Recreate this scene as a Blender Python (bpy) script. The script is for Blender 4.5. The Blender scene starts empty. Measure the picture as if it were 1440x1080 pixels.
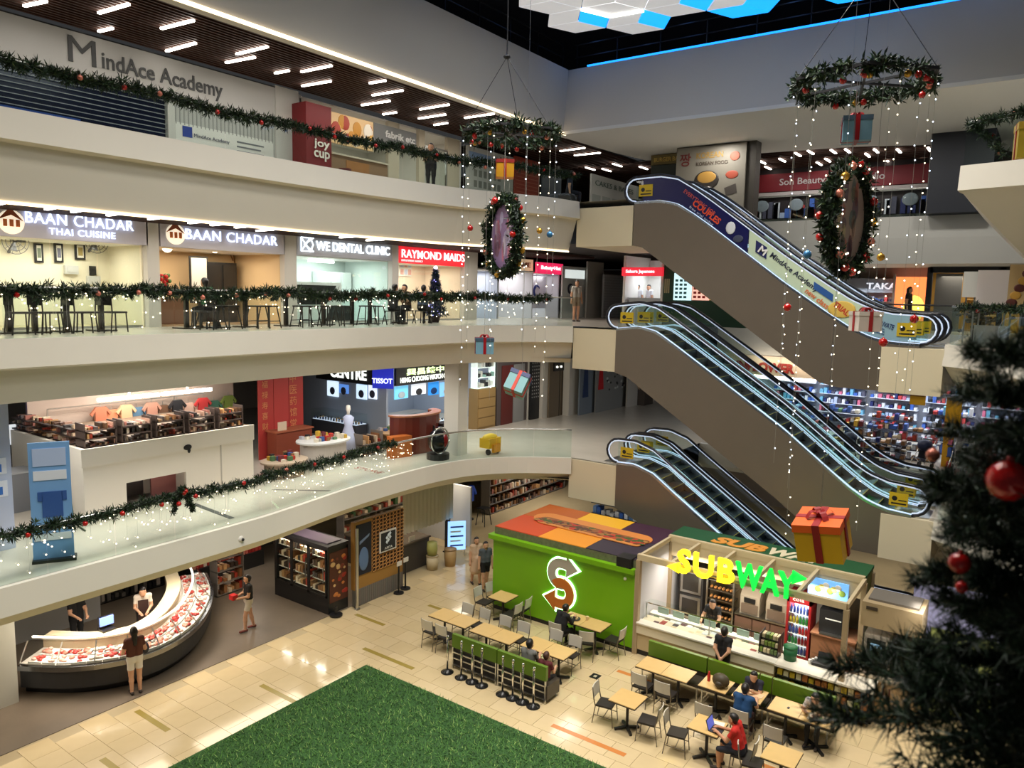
import bpy, bmesh, math, random
import numpy as np
from mathutils import Vector, Matrix
R_ = math.radians
rnd = random.Random(7)
scn = bpy.context.scene
col = scn.collection
# ------------------------------------------------------------------ camera
YAW, PITCH, ROLL, FPX, CZ = R_(35.5), R_(-6.8), R_(1.25), 1062.0, 9.95
fw = Vector((math.cos(PITCH)*math.cos(YAW), math.cos(PITCH)*math.sin(YAW), math.sin(PITCH)))
rt0 = Vector((math.sin(YAW), -math.cos(YAW), 0)); up0 = rt0.cross(fw)
rt = rt0*math.cos(ROLL)+up0*math.sin(ROLL); up = up0*math.cos(ROLL)-rt0*math.sin(ROLL)
CAM = Vector((0, 0, CZ))
cam = bpy.data.cameras.new('camera'); co = bpy.data.objects.new('camera', cam); col.objects.link(co)
co.matrix_world = Matrix(((rt.x, up.x, -fw.x, 0), (rt.y, up.y, -fw.y, 0), (rt.z, up.z, -fw.z, CZ), (0, 0, 0, 1)))
cam.sensor_width = 36; cam.lens = FPX*36/1440; cam.clip_start = .05; cam.clip_end = 200
cam.dof.use_dof = True; cam.dof.focus_distance = 19; cam.dof.aperture_fstop = 3.4
scn.camera = co
# ------------------------------------------------------------------ view, world, main lamps
vs = scn.view_settings
vs.view_transform = 'Standard'; vs.look = 'None'; vs.exposure = 0.0; vs.gamma = 1; vs.use_curve_mapping = False
scn.cycles.use_denoising = True
scn.cycles.max_bounces = 6; scn.cycles.diffuse_bounces = 3; scn.cycles.glossy_bounces = 3
scn.cycles.transmission_bounces = 4; scn.cycles.transparent_max_bounces = 12
scn.cycles.caustics_reflective = False; scn.cycles.caustics_refractive = False
scn.cycles.sample_clamp_indirect = 4
w = bpy.data.worlds.new('world'); scn.world = w; w.use_nodes = True
w.node_tree.nodes['Background'].inputs[0].default_value = (.95, .97, 1, 1)
w.node_tree.nodes['Background'].inputs[1].default_value = .035
def area(name, loc, sx, sy, power, color=(1, .93, .82), rot=(0, 0, 0), spread=180):
    l = bpy.data.lights.new(name, 'AREA'); l.shape = 'RECTANGLE'; l.size = sx; l.size_y = sy
    l.energy = power; l.color = color; l.spread = R_(spread)
    o = bpy.data.objects.new(name, l); o.location = loc; o.rotation_euler = rot; col.objects.link(o); return o
WARM = (1, .86, .66); NEUT = (1, .94, .85); COOL = (.86, .93, 1)
# roof lamps above the atrium (downlights in the black ceiling)
for ax in (4, 9, 14, 19):
    for ay in (3, 6.6, 10.2):
        area('atrium_downlight', (ax, ay, 20.2), 1.2, 1.2, 235, NEUT, spread=114)
for ay in (2, 5, 8, 11):   # lamps added under the white soffit to light the hall beyond the escalators
    area('soffit_fill', (28.6, ay, 15.9), .5, .5, 70, NEUT)
area('atrium_fill', (12.5, 8, 18.1), 5, 5, 330, (.96, .97, 1))  # broad fill lamp added mid-atrium to brighten the top gallery band
area('corridor_area_light', (26.5, 16.6, 11.4), 3, .5, 48, NEUT); area('corridor_area_light', (25.5, 14.6, 7.45), 3, .8, 60, NEUT)  # two extra lamps added to lift the dim gallery ends
for ax, ay in ((27, 4), (27, 9)): area('hall_lamp', (ax+3, ay, 2.95), 3, 1, 40, NEUT)
# corridor lamps, level by level, under the slat ceilings
for ax in (4, 8.5, 13, 17.5, 22):
    area('corridor_area_light', (ax, 17.9, 15.8), 3.6, .5, 36, NEUT)
    area('corridor_area_light', (ax, 18.0, 11.35), 3.6, .5, 60, NEUT)
    area('corridor_area_light', (ax, 18.6, 7.3), 3.6, .6, 95, NEUT)
    area('corridor_area_light', (ax, 18.6, 2.95), 3.6, .6, 60, WARM)
# ------------------------------------------------------------------ pixel helpers (rays cut with real planes)
def ray(px, py): return rt*(px-720)-up*(py-540)+fw*FPX
def P(px, py, x=None, y=None, z=None, d=None):
    r = ray(px, py)
    t = x/r.x if x is not None else y/r.y if y is not None else (z-CZ)/r.z if z is not None else d/FPX
    return CAM+r*t
# ------------------------------------------------------------------ materials
MATS = {}
def mat(name, c=(.8, .8, .8), rough=.5, metal=0, emit=0, ec=None, alpha=1, noise=0, nscale=8, bump=0, trans=0, spec=None, coat=0):
    if name in MATS: return MATS[name]
    m = bpy.data.materials.new(name); m.use_nodes = True; MATS[name] = m
    nt = m.node_tree; b = nt.nodes['Principled BSDF']
    b.inputs['Base Color'].default_value = (*c, 1); b.inputs['Roughness'].default_value = rough
    b.inputs['Metallic'].default_value = metal
    if spec is not None: b.inputs['Specular IOR Level'].default_value = spec
    if coat: b.inputs['Coat Weight'].default_value = coat
    if trans: b.inputs['Transmission Weight'].default_value = trans
    if emit:
        b.inputs['Emission Color'].default_value = (*(ec or c), 1); b.inputs['Emission Strength'].default_value = emit
    if alpha < 1: b.inputs['Alpha'].default_value = alpha
    if noise or bump:
        tc = nt.nodes.new('ShaderNodeTexCoord'); n = nt.nodes.new('ShaderNodeTexNoise')
        n.inputs['Scale'].default_value = nscale; n.inputs['Detail'].default_value = 4
        nt.links.new(tc.outputs['Object'], n.inputs['Vector'])
        if noise:
            mx = nt.nodes.new('ShaderNodeMix'); mx.data_type = 'RGBA'
            mx.inputs[6].default_value = (*[max(0, v*(1-noise)) for v in c], 1)
            mx.inputs[7].default_value = (*[min(1, v*(1+noise)) for v in c], 1)
            nt.links.new(n.outputs['Fac'], mx.inputs[0]); nt.links.new(mx.outputs[2], b.inputs['Base Color'])
        if bump:
            bp = nt.nodes.new('ShaderNodeBump'); bp.inputs['Strength'].default_value = bump
            nt.links.new(n.outputs['Fac'], bp.inputs['Height']); nt.links.new(bp.outputs[0], b.inputs['Normal'])
    return m
def s2l(r, g, b):
    f = lambda v: ((v/255+.055)/1.055)**2.4 if v > 10 else v/255/12.92
    return (f(r), f(g), f(b))
def cm(r, g, b, rough=.55, **k):
    return mat('c%d_%d_%d_%d%s' % (r, g, b, rough*100, ''.join(str(v) for v in k.values())), s2l(r, g, b), rough, **k)
def em(r, g, b, s=1.0): return mat('e%d_%d_%d_%.2f' % (r, g, b, s), s2l(r, g, b), .6, emit=s, ec=s2l(r, g, b))
def glassmat(name, tint, mixf, rough=.02, ior=1.45):
    m = bpy.data.materials.new(name); m.use_nodes = True; nt = m.node_tree; nt.nodes.clear()
    o = nt.nodes.new('ShaderNodeOutputMaterial'); t = nt.nodes.new('ShaderNodeBsdfTransparent'); g = nt.nodes.new('ShaderNodeBsdfGlossy')
    f = nt.nodes.new('ShaderNodeFresnel'); mx = nt.nodes.new('ShaderNodeMixShader'); ad = nt.nodes.new('ShaderNodeMath'); ad.operation = 'ADD'
    f.inputs[0].default_value = ior; t.inputs[0].default_value = (*tint, 1); g.inputs['Roughness'].default_value = rough
    ad.inputs[1].default_value = mixf
    ge = nt.nodes.new('ShaderNodeNewGeometry'); iv = nt.nodes.new('ShaderNodeMath'); iv.operation = 'SUBTRACT'; iv.inputs[0].default_value = 1
    mu = nt.nodes.new('ShaderNodeMath'); mu.operation = 'MULTIPLY'
    nt.links.new(ge.outputs['Backfacing'], iv.inputs[1]); nt.links.new(iv.outputs[0], mu.inputs[1])
    nt.links.new(f.outputs[0], ad.inputs[0]); nt.links.new(ad.outputs[0], mu.inputs[0]); nt.links.new(mu.outputs[0], mx.inputs[0])
    nt.links.new(t.outputs[0], mx.inputs[1]); nt.links.new(g.outputs[0], mx.inputs[2]); nt.links.new(mx.outputs[0], o.inputs[0])
    MATS[name] = m; return m
GLASS = glassmat('clear_glass', (.90, .96, .94), .01)
SHOPGLASS = glassmat('shop_glass', (.95, .98, .97), .0)
BLACK = mat('black_plastic', (.012, .012, .013), .4)
DARK = mat('dark_metal', (.03, .03, .032), .35, .6)
STEEL = mat('brushed_steel', (.62, .62, .6), .28, 1)
CHROME = mat('polished_steel', (.8, .8, .78), .12, 1)
WHITE = mat('white_paint', s2l(232, 228, 218), .6)
PLASTER = mat('cream_plaster', s2l(226, 220, 204), .7, noise=.03, nscale=2)
PLASTER2 = mat('grey_plaster', s2l(205, 205, 200), .7, noise=.03, nscale=1.5)
SHOPW = mat('shop_white', s2l(235, 233, 226), .6)
REDB = mat('bauble_red', s2l(190, 25, 22), .18, .1, coat=.6)
# ------------------------------------------------------------------ mesh builder
class MB:
    def __init__(s): s.v = []; s.f = []; s.m = []
    def add(s, vs, fs, mi=0):
        o = len(s.v); s.v += [tuple(p) for p in vs]; s.f += [tuple(i+o for i in f) for f in fs]; s.m += [mi]*len(fs); return s
    def box(s, x0, x1, y0, y1, z0, z1, mi=0):
        return s.add([(x0,y0,z0),(x1,y0,z0),(x1,y1,z0),(x0,y1,z0),(x0,y0,z1),(x1,y0,z1),(x1,y1,z1),(x0,y1,z1)],
              [(0,3,2,1),(4,5,6,7),(0,1,5,4),(1,2,6,5),(2,3,7,6),(3,0,4,7)], mi)
    def cb(s, c, d, mi=0, rot=None):
        x, y, z = [a/2 for a in d]; c = Vector(c)
        pts = [Vector(p) for p in [(-x,-y,-z),(x,-y,-z),(x,y,-z),(-x,y,-z),(-x,-y,z),(x,-y,z),(x,y,z),(-x,y,z)]]
        if rot is not None: pts = [rot @ p for p in pts]
        return s.add([p+c for p in pts], [(0,3,2,1),(4,5,6,7),(0,1,5,4),(1,2,6,5),(2,3,7,6),(3,0,4,7)], mi)
    def bar(s, a, b, w, h=None, mi=0):
        a, b = Vector(a), Vector(b); h = h or w; d = (b-a).normalized()
        u = d.cross(Vector((0,0,1)));  u = u.normalized() if u.length > 1e-4 else Vector((1,0,0)); n = u.cross(d)
        q = [a+u*i*w/2+n*j*h/2 for i, j in ((-1,-1),(1,-1),(1,1),(-1,1))]+[b+u*i*w/2+n*j*h/2 for i, j in ((-1,-1),(1,-1),(1,1),(-1,1))]
        return s.add(q, [(0,1,2,3),(7,6,5,4),(0,4,5,1),(1,5,6,2),(2,6,7,3),(3,7,4,0)], mi)
    def tube(s, pts, r, n=8, mi=0, caps=True):
        pts = [Vector(p) for p in pts]; rs = r if isinstance(r, (list, tuple)) else [r]*len(pts); V = []; F = []; pu = None
        for i, p in enumerate(pts):
            d = (pts[min(i+1, len(pts)-1)]-pts[max(i-1, 0)]).normalized()
            if pu is None:
                u = d.cross(Vector((0,0,1)))
                if u.length < 1e-3: u = d.cross(Vector((1,0,0)))
            else: u = pu-d*pu.dot(d)
            u.normalize(); pu = u; q = d.cross(u)
            V += [p+(u*math.cos(6.28318*k/n)+q*math.sin(6.28318*k/n))*rs[i] for k in range(n)]
        for i in range(len(pts)-1):
            for k in range(n): a = i*n+k; b = i*n+(k+1) % n; F.append((a, b, b+n, a+n))
        if caps: F += [tuple(range(n-1, -1, -1)), tuple(range(len(V)-n, len(V)))]
        return s.add(V, F, mi)
    def cyl(s, c, r, z0, z1, n=16, r2=None, mi=0):
        r2 = r if r2 is None else r2; x, y = c
        return s.add([(x+r*math.cos(6.28318*k/n), y+r*math.sin(6.28318*k/n), z0) for k in range(n)]+[(x+r2*math.cos(6.28318*k/n), y+r2*math.sin(6.28318*k/n), z1) for k in range(n)],
              [(k, (k+1) % n, n+(k+1) % n, n+k) for k in range(n)]+[tuple(range(n-1, -1, -1)), tuple(range(n, 2*n))], mi)
    def lathe(s, prof, c=(0, 0), n=16, mi=0):
        V = []; F = []
        for r, z in prof: V += [(c[0]+r*math.cos(6.28318*k/n), c[1]+r*math.sin(6.28318*k/n), z) for k in range(n)]
        for i in range(len(prof)-1):
            for k in range(n): a = i*n+k; b = i*n+(k+1) % n; F.append((a, b, b+n, a+n))
        F += [tuple(range(n-1, -1, -1)), tuple(range(len(V)-n, len(V)))]
        return s.add(V, F, mi)
    def sph(s, c, r, nu=10, nv=6, mi=0, sc=(1, 1, 1)):
        V = [(c[0], c[1], c[2]-r*sc[2])]; F = []
        for j in range(1, nv):
            t = math.pi*j/nv-math.pi/2
            V += [(c[0]+r*sc[0]*math.cos(t)*math.cos(6.28318*k/nu), c[1]+r*sc[1]*math.cos(t)*math.sin(6.28318*k/nu), c[2]+r*sc[2]*math.sin(t)) for k in range(nu)]
        V.append((c[0], c[1], c[2]+r*sc[2]))
        for k in range(nu): F.append((0, 1+(k+1) % nu, 1+k)); e = 1+(nv-2)*nu; F.append((len(V)-1, e+k, e+(k+1) % nu))
        for j in range(nv-2):
            for k in range(nu): a = 1+j*nu+k; b = 1+j*nu+(k+1) % nu; F.append((a, b, b+nu, a+nu))
        return s.add(V, F, mi)
    def prism(s, poly, a0, a1, ax='z', mi=0):
        # poly: 2D outline; ax z: (x,y) ; ax x: (y,z) ; ax y: (x,z)
        f = {'z': lambda p, t: (p[0], p[1], t), 'x': lambda p, t: (t, p[0], p[1]), 'y': lambda p, t: (p[0], t, p[1])}[ax]
        n = len(poly)
        return s.add([f(p, a0) for p in poly]+[f(p, a1) for p in poly], [tuple(range(n-1, -1, -1)), tuple(range(n, 2*n))]+[(k, (k+1) % n, n+(k+1) % n, n+k) for k in range(n)], mi)
    def quad(s, a, b, c, d, mi=0): return s.add([a, b, c, d], [(0, 1, 2, 3)], mi)
    def mesh(s, name, mats, off=None, smooth=False):
        me = bpy.data.meshes.new(name)
        v = s.v if off is None else [(p[0]-off[0], p[1]-off[1], p[2]-off[2]) for p in s.v]
        me.from_pydata(v, [], s.f)
        for m in (mats if isinstance(mats, (list, tuple)) else [mats]): me.materials.append(m)
        if isinstance(mats, (list, tuple)) and len(mats) > 1: me.polygons.foreach_set('material_index', s.m)
        bm = bmesh.new(); bm.from_mesh(me); bmesh.ops.recalc_face_normals(bm, faces=bm.faces); bm.to_mesh(me); bm.free()
        if smooth: me.polygons.foreach_set('use_smooth', [True]*len(me.polygons))
        return me
def obj(name, me, parent=None, loc=None):
    o = bpy.data.objects.new(name, me); col.objects.link(o)
    if parent is not None: o.parent = parent
    if loc is not None: o.location = loc
    return o
LABELS = {}
def tag(o, label, cat, group=None, kind=None):
    if label:
        o['label'] = label
        k = label.lower()
        if k in LABELS and (group is None or LABELS[k] != group): print('DUP LABEL', label)
        LABELS[k] = group
    if cat: o['category'] = cat
    if group: o['group'] = group
    if kind: o['kind'] = kind
    return o
def thing(name, label, cat, loc=(0, 0, 0), rz=0, group=None):
    o = bpy.data.objects.new(name, None); col.objects.link(o); o.empty_display_size = .1
    o.location = loc; o.rotation_euler = (0, 0, rz)
    return tag(o, label, cat, group)
def part(root, name, mb, mats, world=True, smooth=False, label=None, kind=None):
    """a child mesh; world=True: the builder holds world coordinates (root chain unrotated)"""
    off = None
    if world:
        off = Vector((0, 0, 0)); r = root
        while r is not None: off = off+r.location; r = r.parent
    o = obj(name, mb.mesh(name, mats, off, smooth), root)
    if label: o['label'] = label
    if kind: o['kind'] = kind
    return o
def single(name, mb, mats, label, cat, group=None, smooth=False, kind=None, base=None):
    """a thing that is one mesh; its origin goes to the middle of its foot"""
    if base is None:
        xs = [p[0] for p in mb.v]; ys = [p[1] for p in mb.v]; zs = [p[2] for p in mb.v]
        base = ((min(xs)+max(xs))/2, (min(ys)+max(ys))/2, min(zs))
    o = obj(name, mb.mesh(name, mats, base, smooth), None, base)
    return tag(o, label, cat, group, kind)
def struct(name, mb, mats, smooth=False, label=None):
    o = obj(name, mb.mesh(name, mats, None, smooth)); o['kind'] = 'structure'
    if label: o['label'] = label
    return o
def dup(root, loc, rz, label, group=None):
    r = root.copy(); col.objects.link(r); r.location = loc; r.rotation_euler = (0, 0, rz)
    tag(r, label, None, group or root.get('group'))
    for ch in list(root.children):
        c = ch.copy(); col.objects.link(c); c.parent = r
        for g in ch.children:
            d = g.copy(); col.objects.link(d); d.parent = c
    return r
def text_mesh(s, mats, org, right, upv, h=None, w=None, depth=.02, bold=0.0, align='LEFT', shear=0, space=1):
    """lettering as geometry: lower left corner at org, along right/upv"""
    cu = bpy.data.curves.new('lettering', 'FONT'); cu.body = s; cu.extrude = .5; cu.offset = bold; cu.resolution_u = 3; cu.shear = shear
    cu.space_character = space
    t = bpy.data.objects.new('lettering', cu); me = bpy.data.meshes.new_from_object(t)
    n = len(me.vertices); a = np.empty(n*3); me.vertices.foreach_get('co', a); a = a.reshape(-1, 3)
    if n == 0: return me
    mn, mxx = a.min(0), a.max(0); a -= mn; sz = np.maximum(mxx-mn, 1e-6)
    sy = (h/sz[1]) if h else w/sz[0]; sx = (w/sz[0]) if w else sy
    right, upv = Vector(right).normalized(), Vector(upv).normalized(); nn = right.cross(upv)
    o = np.array(org); 
    if align == 'CENTER': o = o-np.array(right)*sz[0]*sx/2
    q = o+np.outer(a[:, 0]*sx, right)+np.outer(a[:, 1]*sy, upv)+np.outer(a[:, 2]/sz[2]*depth, nn)
    me.vertices.foreach_set('co', q.ravel()); me.materials.clear(); me.materials.append(mats); me.update()
    bpy.data.objects.remove(t); bpy.data.curves.remove(cu); return me
def lettering(root, s, mats, org, right, upv=(0, 0, 1), name='lettering', **k):
    me = text_mesh(s, mats, org, right, upv, **k); me.name = name
    if (k.get('h') or 0) >= .14 and len(s) > 1: return letters(root, me, mats, Vector(right).normalized())
    off = Vector((0, 0, 0)); r = root
    while r is not None: off = off+r.location; r = r.parent
    me.transform(Matrix.Translation(-off)); return obj(name, me, root)
def letters(root, me, mats, right):
    """one part per letter: the islands of the mesh, those above one another joined"""
    n = len(me.vertices); par = list(range(n))
    def find(a):
        while par[a] != a: par[a] = par[par[a]]; a = par[a]
        return a
    for e in me.edges:
        a, b = find(e.vertices[0]), find(e.vertices[1])
        if a != b: par[a] = b
    rt_ = [find(i) for i in range(n)]; u = [v.co.dot(right) for v in me.vertices]; ext = {}
    for i, r in enumerate(rt_): a, b = ext.get(r, (1e9, -1e9)); ext[r] = (min(a, u[i]), max(b, u[i]))
    groups = []
    for r, (a, b) in sorted(ext.items(), key=lambda t: t[1]):
        if groups and a < groups[-1][1]-.6*min(b-a, groups[-1][1]-groups[-1][0]): groups[-1][1] = max(groups[-1][1], b); groups[-1][2].add(r)
        else: groups.append([a, b, {r}])
    off = Vector((0, 0, 0)); r = root
    while r is not None: off = off+r.location; r = r.parent
    co_ = [v.co-off for v in me.vertices]; o = None
    for a, b, rs in groups:
        fs = [p.vertices[:] for p in me.polygons if rt_[p.vertices[0]] in rs]; ids = sorted({i for f in fs for i in f}); mp = {i: k for k, i in enumerate(ids)}
        m2 = bpy.data.meshes.new('letter'); m2.from_pydata([co_[i] for i in ids], [], [[mp[i] for i in f] for f in fs]); m2.materials.append(mats); o = obj('letter', m2, root)
    bpy.data.meshes.remove(me); return o
NUM = 'first second third fourth fifth sixth seventh eighth ninth tenth eleventh twelfth thirteenth fourteenth fifteenth sixteenth seventeenth eighteenth nineteenth twentieth twenty-first twenty-second twenty-third twenty-fourth twenty-fifth twenty-sixth twenty-seventh twenty-eighth twenty-ninth thirtieth'.split()
def px_of(p): v = Vector(p)-CAM; return v.dot(rt)/v.dot(fw)
def ordinal_labels(objs, fmt):
    for k, o in enumerate(sorted(objs, key=lambda o: px_of(o.location))): o['label'] = fmt % NUM[k]
XP, YM, YP = (1, 0, 0), (0, -1, 0), (0, 1, 0)
# ------------------------------------------------------------------ levels and plan lines
L1, L2, L3, L4 = 0.0, 4.15, 8.87, 13.15
def smooth(poly, step=.5):
    p = [Vector((a[0], a[1], 0)) for a in poly]; out = []
    for i in range(len(p)-1):
        a, b, c, d = p[max(i-1, 0)], p[i], p[i+1], p[min(i+2, len(p)-1)]
        n = max(1, int((c-b).length/step))
        for k in range(n):
            t = k/n
            out.append(.5*((2*b)+(c-a)*t+(2*a-5*b+4*c-d)*t*t+(3*b-a-3*c+d)*t**3))
    out.append(p[-1]); return out
E4 = smooth([(-3, 15.95), (4, 15.95), (11, 15.95), (14.5, 15.8), (16.5, 15.55), (18.4, 15.2), (20, 14.5), (21.4, 13.9), (22.9, 13.65)])
E3 = smooth([(-3, 16.45), (5, 16.45), (12, 16.45), (15.3, 16.45), (18, 16.2), (19.5, 16.05), (21, 15.5), (22, 14.8), (22.9, 13.75)])
E2 = smooth([(-3, 15.9), (4, 15.9), (10.7, 15.95), (12.5, 16.1), (15.3, 16.5), (18.4, 16.6), (20, 16.35), (21, 15.85), (22, 14.95), (22.9, 13.65)])
def norms(E):
    out = []
    for i in range(len(E)):
        d = (E[min(i+1, len(E)-1)]-E[max(i-1, 0)]).normalized(); out.append(Vector((d.y, -d.x, 0)))
    return out
def offset(E, o): return [p+q*o for p, q in zip(E, norms(E))]
def sweep(E, prof, flip=1):
    """profile (outward, z) swept along a plan line"""
    mb = MB(); N = norms(E); n = len(prof); V = []
    for p, q in zip(E, N): V += [(p.x+q.x*o*flip, p.y+q.y*o*flip, z) for o, z in prof]
    F = [(i*n+k, i*n+k+1, (i+1)*n+k+1, (i+1)*n+k) for i in range(len(E)-1) for k in range(n-1)]
    return mb.add(V, F)
def fascia_prof(z, zb):  # upper band leans out towards its foot, lower beam splays back
    return [(-.13, z-.004), (0, z), (.05, z-.57), (-.06, z-.60), (-.10, z-.62), (-.42, zb), (-.75, zb), (-.75, z-.3)]
FASC = mat('fascia_cream', s2l(230, 225, 212), .75, noise=.03, nscale=1.2)
for i, (E, z, zb) in enumerate(((E4, L4, 11.5), (E3, L3, 7.55), (E2, L2, 3.25))):
    struct('trim_%d' % (i+1), sweep(E, fascia_prof(z, zb)), FASC)
# landing blocks beside the escalator heads
for i, (z, zb) in enumerate(((L4-.22, 11.62), (L3-.06, 7.38), (L2-.03, 2.7))):
    struct('trim_%d' % (i+4), MB().box(22.93, 27, 11.6, 13.75, zb, z), mat('landing_cream', s2l(226, 214, 184), .6))
# upper floors: left gallery and the hall beyond the escalators
TILE_UP = mat('gallery_floor', s2l(214, 206, 192), .22, noise=.06, nscale=2)
SOFF = mat('soffit_dark', (.016, .012, .011), .7)
def slab(E, z, xfar, ceil_z, floor_m):
    pl = [(p.x, p.y) for p in offset(E, -.12)]+[(23.0, 13.55), (23.0, 11.62), (27, 11.62), (27, 11.2), (xfar, 11.2), (xfar, -1), (46, -1), (46, 32), (-3, 32)]
    bm = bmesh.new(); vs = [bm.verts.new((x, y, z)) for x, y in pl]; f = bm.faces.new(vs); bmesh.ops.triangulate(bm, faces=[f])
    me = bpy.data.meshes.new('floor'); bm.to_mesh(me); me.materials.append(floor_m)
    o = obj('floor', me); o['kind'] = 'structure'
    pl2 = [(min(p.x, 22.8), p.y+.5) for p in E]+pl[len(E):]
    bm2 = bmesh.new(); vs = [bm2.verts.new((x, y, ceil_z)) for x, y in pl2]; f = bm2.faces.new(vs); bmesh.ops.triangulate(bm2, faces=[f])
    bmesh.ops.reverse_faces(bm2, faces=bm2.faces)
    me = bpy.data.meshes.new('ceiling'); bm2.to_mesh(me); me.materials.append(SOFF); bm.free(); bm2.free()
    o = obj('ceiling', me); o['kind'] = 'structure'
slab(E4, L4, 32.2, 11.72, TILE_UP); slab(E3, L3, 30.4, 7.72, TILE_UP); slab(E2, L2, 29.0, 3.35, TILE_UP)
# front edges of the hall floors beyond the escalators
for i, (x, z, zb) in enumerate(((32.0, L4, 11.3), (30.2, L3, 7.6), (28.8, L2, 3.1))):
    struct('trim_%d' % (i+7), MB().prism([(x, z), (x+.3, z), (x+1.2, zb), (x+.0, zb+.1), (x-.04, z-.8)], -1, 11.2, 'y'), PLASTER2)
# right hand gallery (the camera stands against its rail)
ER3 = smooth([(22.9, 2.3), (22.2, 1.5), (21, .8), (19.5, .3), (17, -.1), (12, -.35), (4, -.4), (-3, -.4)])
ER4 = [Vector(p+(0,)) for p in ((20.8, 2.1), (20.45, .8), (20.0, -1.2), (19.6, -3))]
ER2 = smooth([(22.9, 2.2), (22.5, 1.5), (21.6, .8), (20, .2), (17, -.3), (8, -.4)])
for i, (E, z, zb) in enumerate(((ER4, L4, 12.5), (ER3, L3, 7.45), (ER2, L2, 2.9))):
    struct('trim_%d' % (i+10), sweep(E, [(-1.2, z), (0, z), (.05, z-.57), (-.06, z-.6), (-.75, zb), (-1.6, zb)]), FASC)
struct('trim_13', MB().box(22.87, 27, 2.3, 3.82, 7.47, L3-.14), MATS['landing_cream'])
struct('trim_14', MB().box(22.87, 27, 2.2, 3.5, 2.79, L2-.09), MATS['landing_cream'])
struct('trim_15', MB().add([(20.78, 2.04, 12.56), (28, 2.04, 12.56), (28, -3, 12.56), (19.7, -3, 12.56), (22.2, .8, 11.2), (28, .8, 11.2), (28, -3, 11.2), (21, -3, 11.2)], [(0, 1, 2, 3), (7, 6, 5, 4), (0, 4, 5, 1), (1, 5, 6, 2), (2, 6, 7, 3), (3, 7, 4, 0)]), FASC)
struct('trim_19', MB().box(20.85, 28, -3, 2.0, 12.56, L4-.02), FASC)
for z in (L3, L2):
    m = MB(); E = ER3 if z == L3 else ER2
    m.add([(p.x, p.y-.1, z) for p in E]+[(p.x, -5, z) for p in E], [(k, k+1, len(E)+k+1, len(E)+k) for k in range(len(E)-1)])
    m.add([(p.x, p.y-.6, z-1.2) for p in E]+[(p.x, -5, z-1.2) for p in E], [(k, k+1, len(E)+k+1, len(E)+k) for k in range(len(E)-1)])
    m.box(22.9, 30.2, -5, 2.3, z-.25, z-.001)
    struct('floor', m, TILE_UP)
# ------------------------------------------------------------------ top storey: bulkhead, ceiling
ZC, ZT = 16.0, 18.4
UP = mat('bulkhead_grey', s2l(214, 210, 200), .75, noise=.02, nscale=1)
struct('wall_left', MB().box(-3, 25.3, 15.75, 16.1, ZC, ZT), UP)
struct('wall_far', MB().prism([(25.05, ZC), (25.35, ZT), (25.8, ZT), (25.8, ZC)], -4, 16.1, 'y'), UP)
struct('ceiling', MB().box(-3, 46, -5, 32, 20.6, 20.7), mat('ceiling_black', (.006, .007, .012), .8))
# white soffit beyond the far bulkhead, its rim curving from the slats on the left
sf = [(25.04, 16.05), (29.4, 15.75), (31.5, 15.4), (32.1, 13.5), (32.2, 10.5), (32.6, 7), (33.6, 4.4), (36, 2.2), (40, .5), (46, -4), (25.04, -4)]
struct('ceiling', MB().prism(sf, ZC-.02, ZC+.1), mat('soffit_white', s2l(236, 236, 232), .7))
# ------------------------------------------------------------------ slat ceilings with stick lamps
SLAT = mat('walnut_slat', s2l(66, 40, 30), .55, noise=.25, nscale=5)
LAMP = em(255, 246, 232, 9.0)
def slat_ceiling(label, x0, x1, y0, y1, z, step, along='x'):
    root = thing('slat_ceiling', label, 'ceiling', ((x0+x1)/2, (y0+y1)/2, z)); root['kind'] = 'structure'
    del root['category']
    part(root, 'backing', MB().box(x0, x1, y0, y1, z+.14, z+.16), SOFF)
    n = int(((y1-y0) if along == 'x' else (x1-x0))/step)
    me = None
    for k in range(n):
        if along == 'x': c = ((x0+x1)/2, y0+step*(k+.5), z+.07); d = (x1-x0, .05, .1)
        else: c = (x0+step*(k+.5), (y0+y1)/2, z+.07); d = (.05, y1-y0, .1)
        if me is None: me = MB().cb((0, 0, 0), d).mesh('slat', SLAT)
        o = obj('slat', me, root, Vector(c)-root.location)
slat_ceiling('dark walnut slat ceiling above the top gallery on the left', -1, 25.3, 16.1, 19.72, ZC, .165)
slat_ceiling('dark slat ceiling over the cuisine and clinic shopfronts', -1, 30, 16.95, 19.45, 11.56, .17)
slat_ceiling('dark slat ceiling behind the white soffit of the far hall', 32.3, 44, -1, 31, ZC, .4, 'y')
slat_ceiling('dark slat ceiling over the corridor corner beside the poster pillar', 25.6, 32.2, 16.2, 24, ZC, .3)
LM = {}; STK = {}
def stick(p, ln, ang, label, grp, z):
    k = round(ln, 2)
    if k not in LM:
        m = MB(); n = 6
        m.prism([(ln/2-.045+.045*math.cos(a), .045*math.sin(a)) for a in np.linspace(-1.5708, 1.5708, n)]+[(-ln/2+.045+.045*math.cos(a), .045*math.sin(a)) for a in np.linspace(1.5708, 4.7124, n)], -.035, .0)
        LM[k] = m.mesh('stick_lamp', LAMP)
    o = obj('stick_lamp', LM[k], None, (p.x, p.y, z)); o.rotation_euler = (0, 0, ang)
    STK.setdefault(grp, []).append(o); return tag(o, label, 'lamp', grp)
g4 = 'white stick lamps in the slat ceiling of the top gallery'
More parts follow.
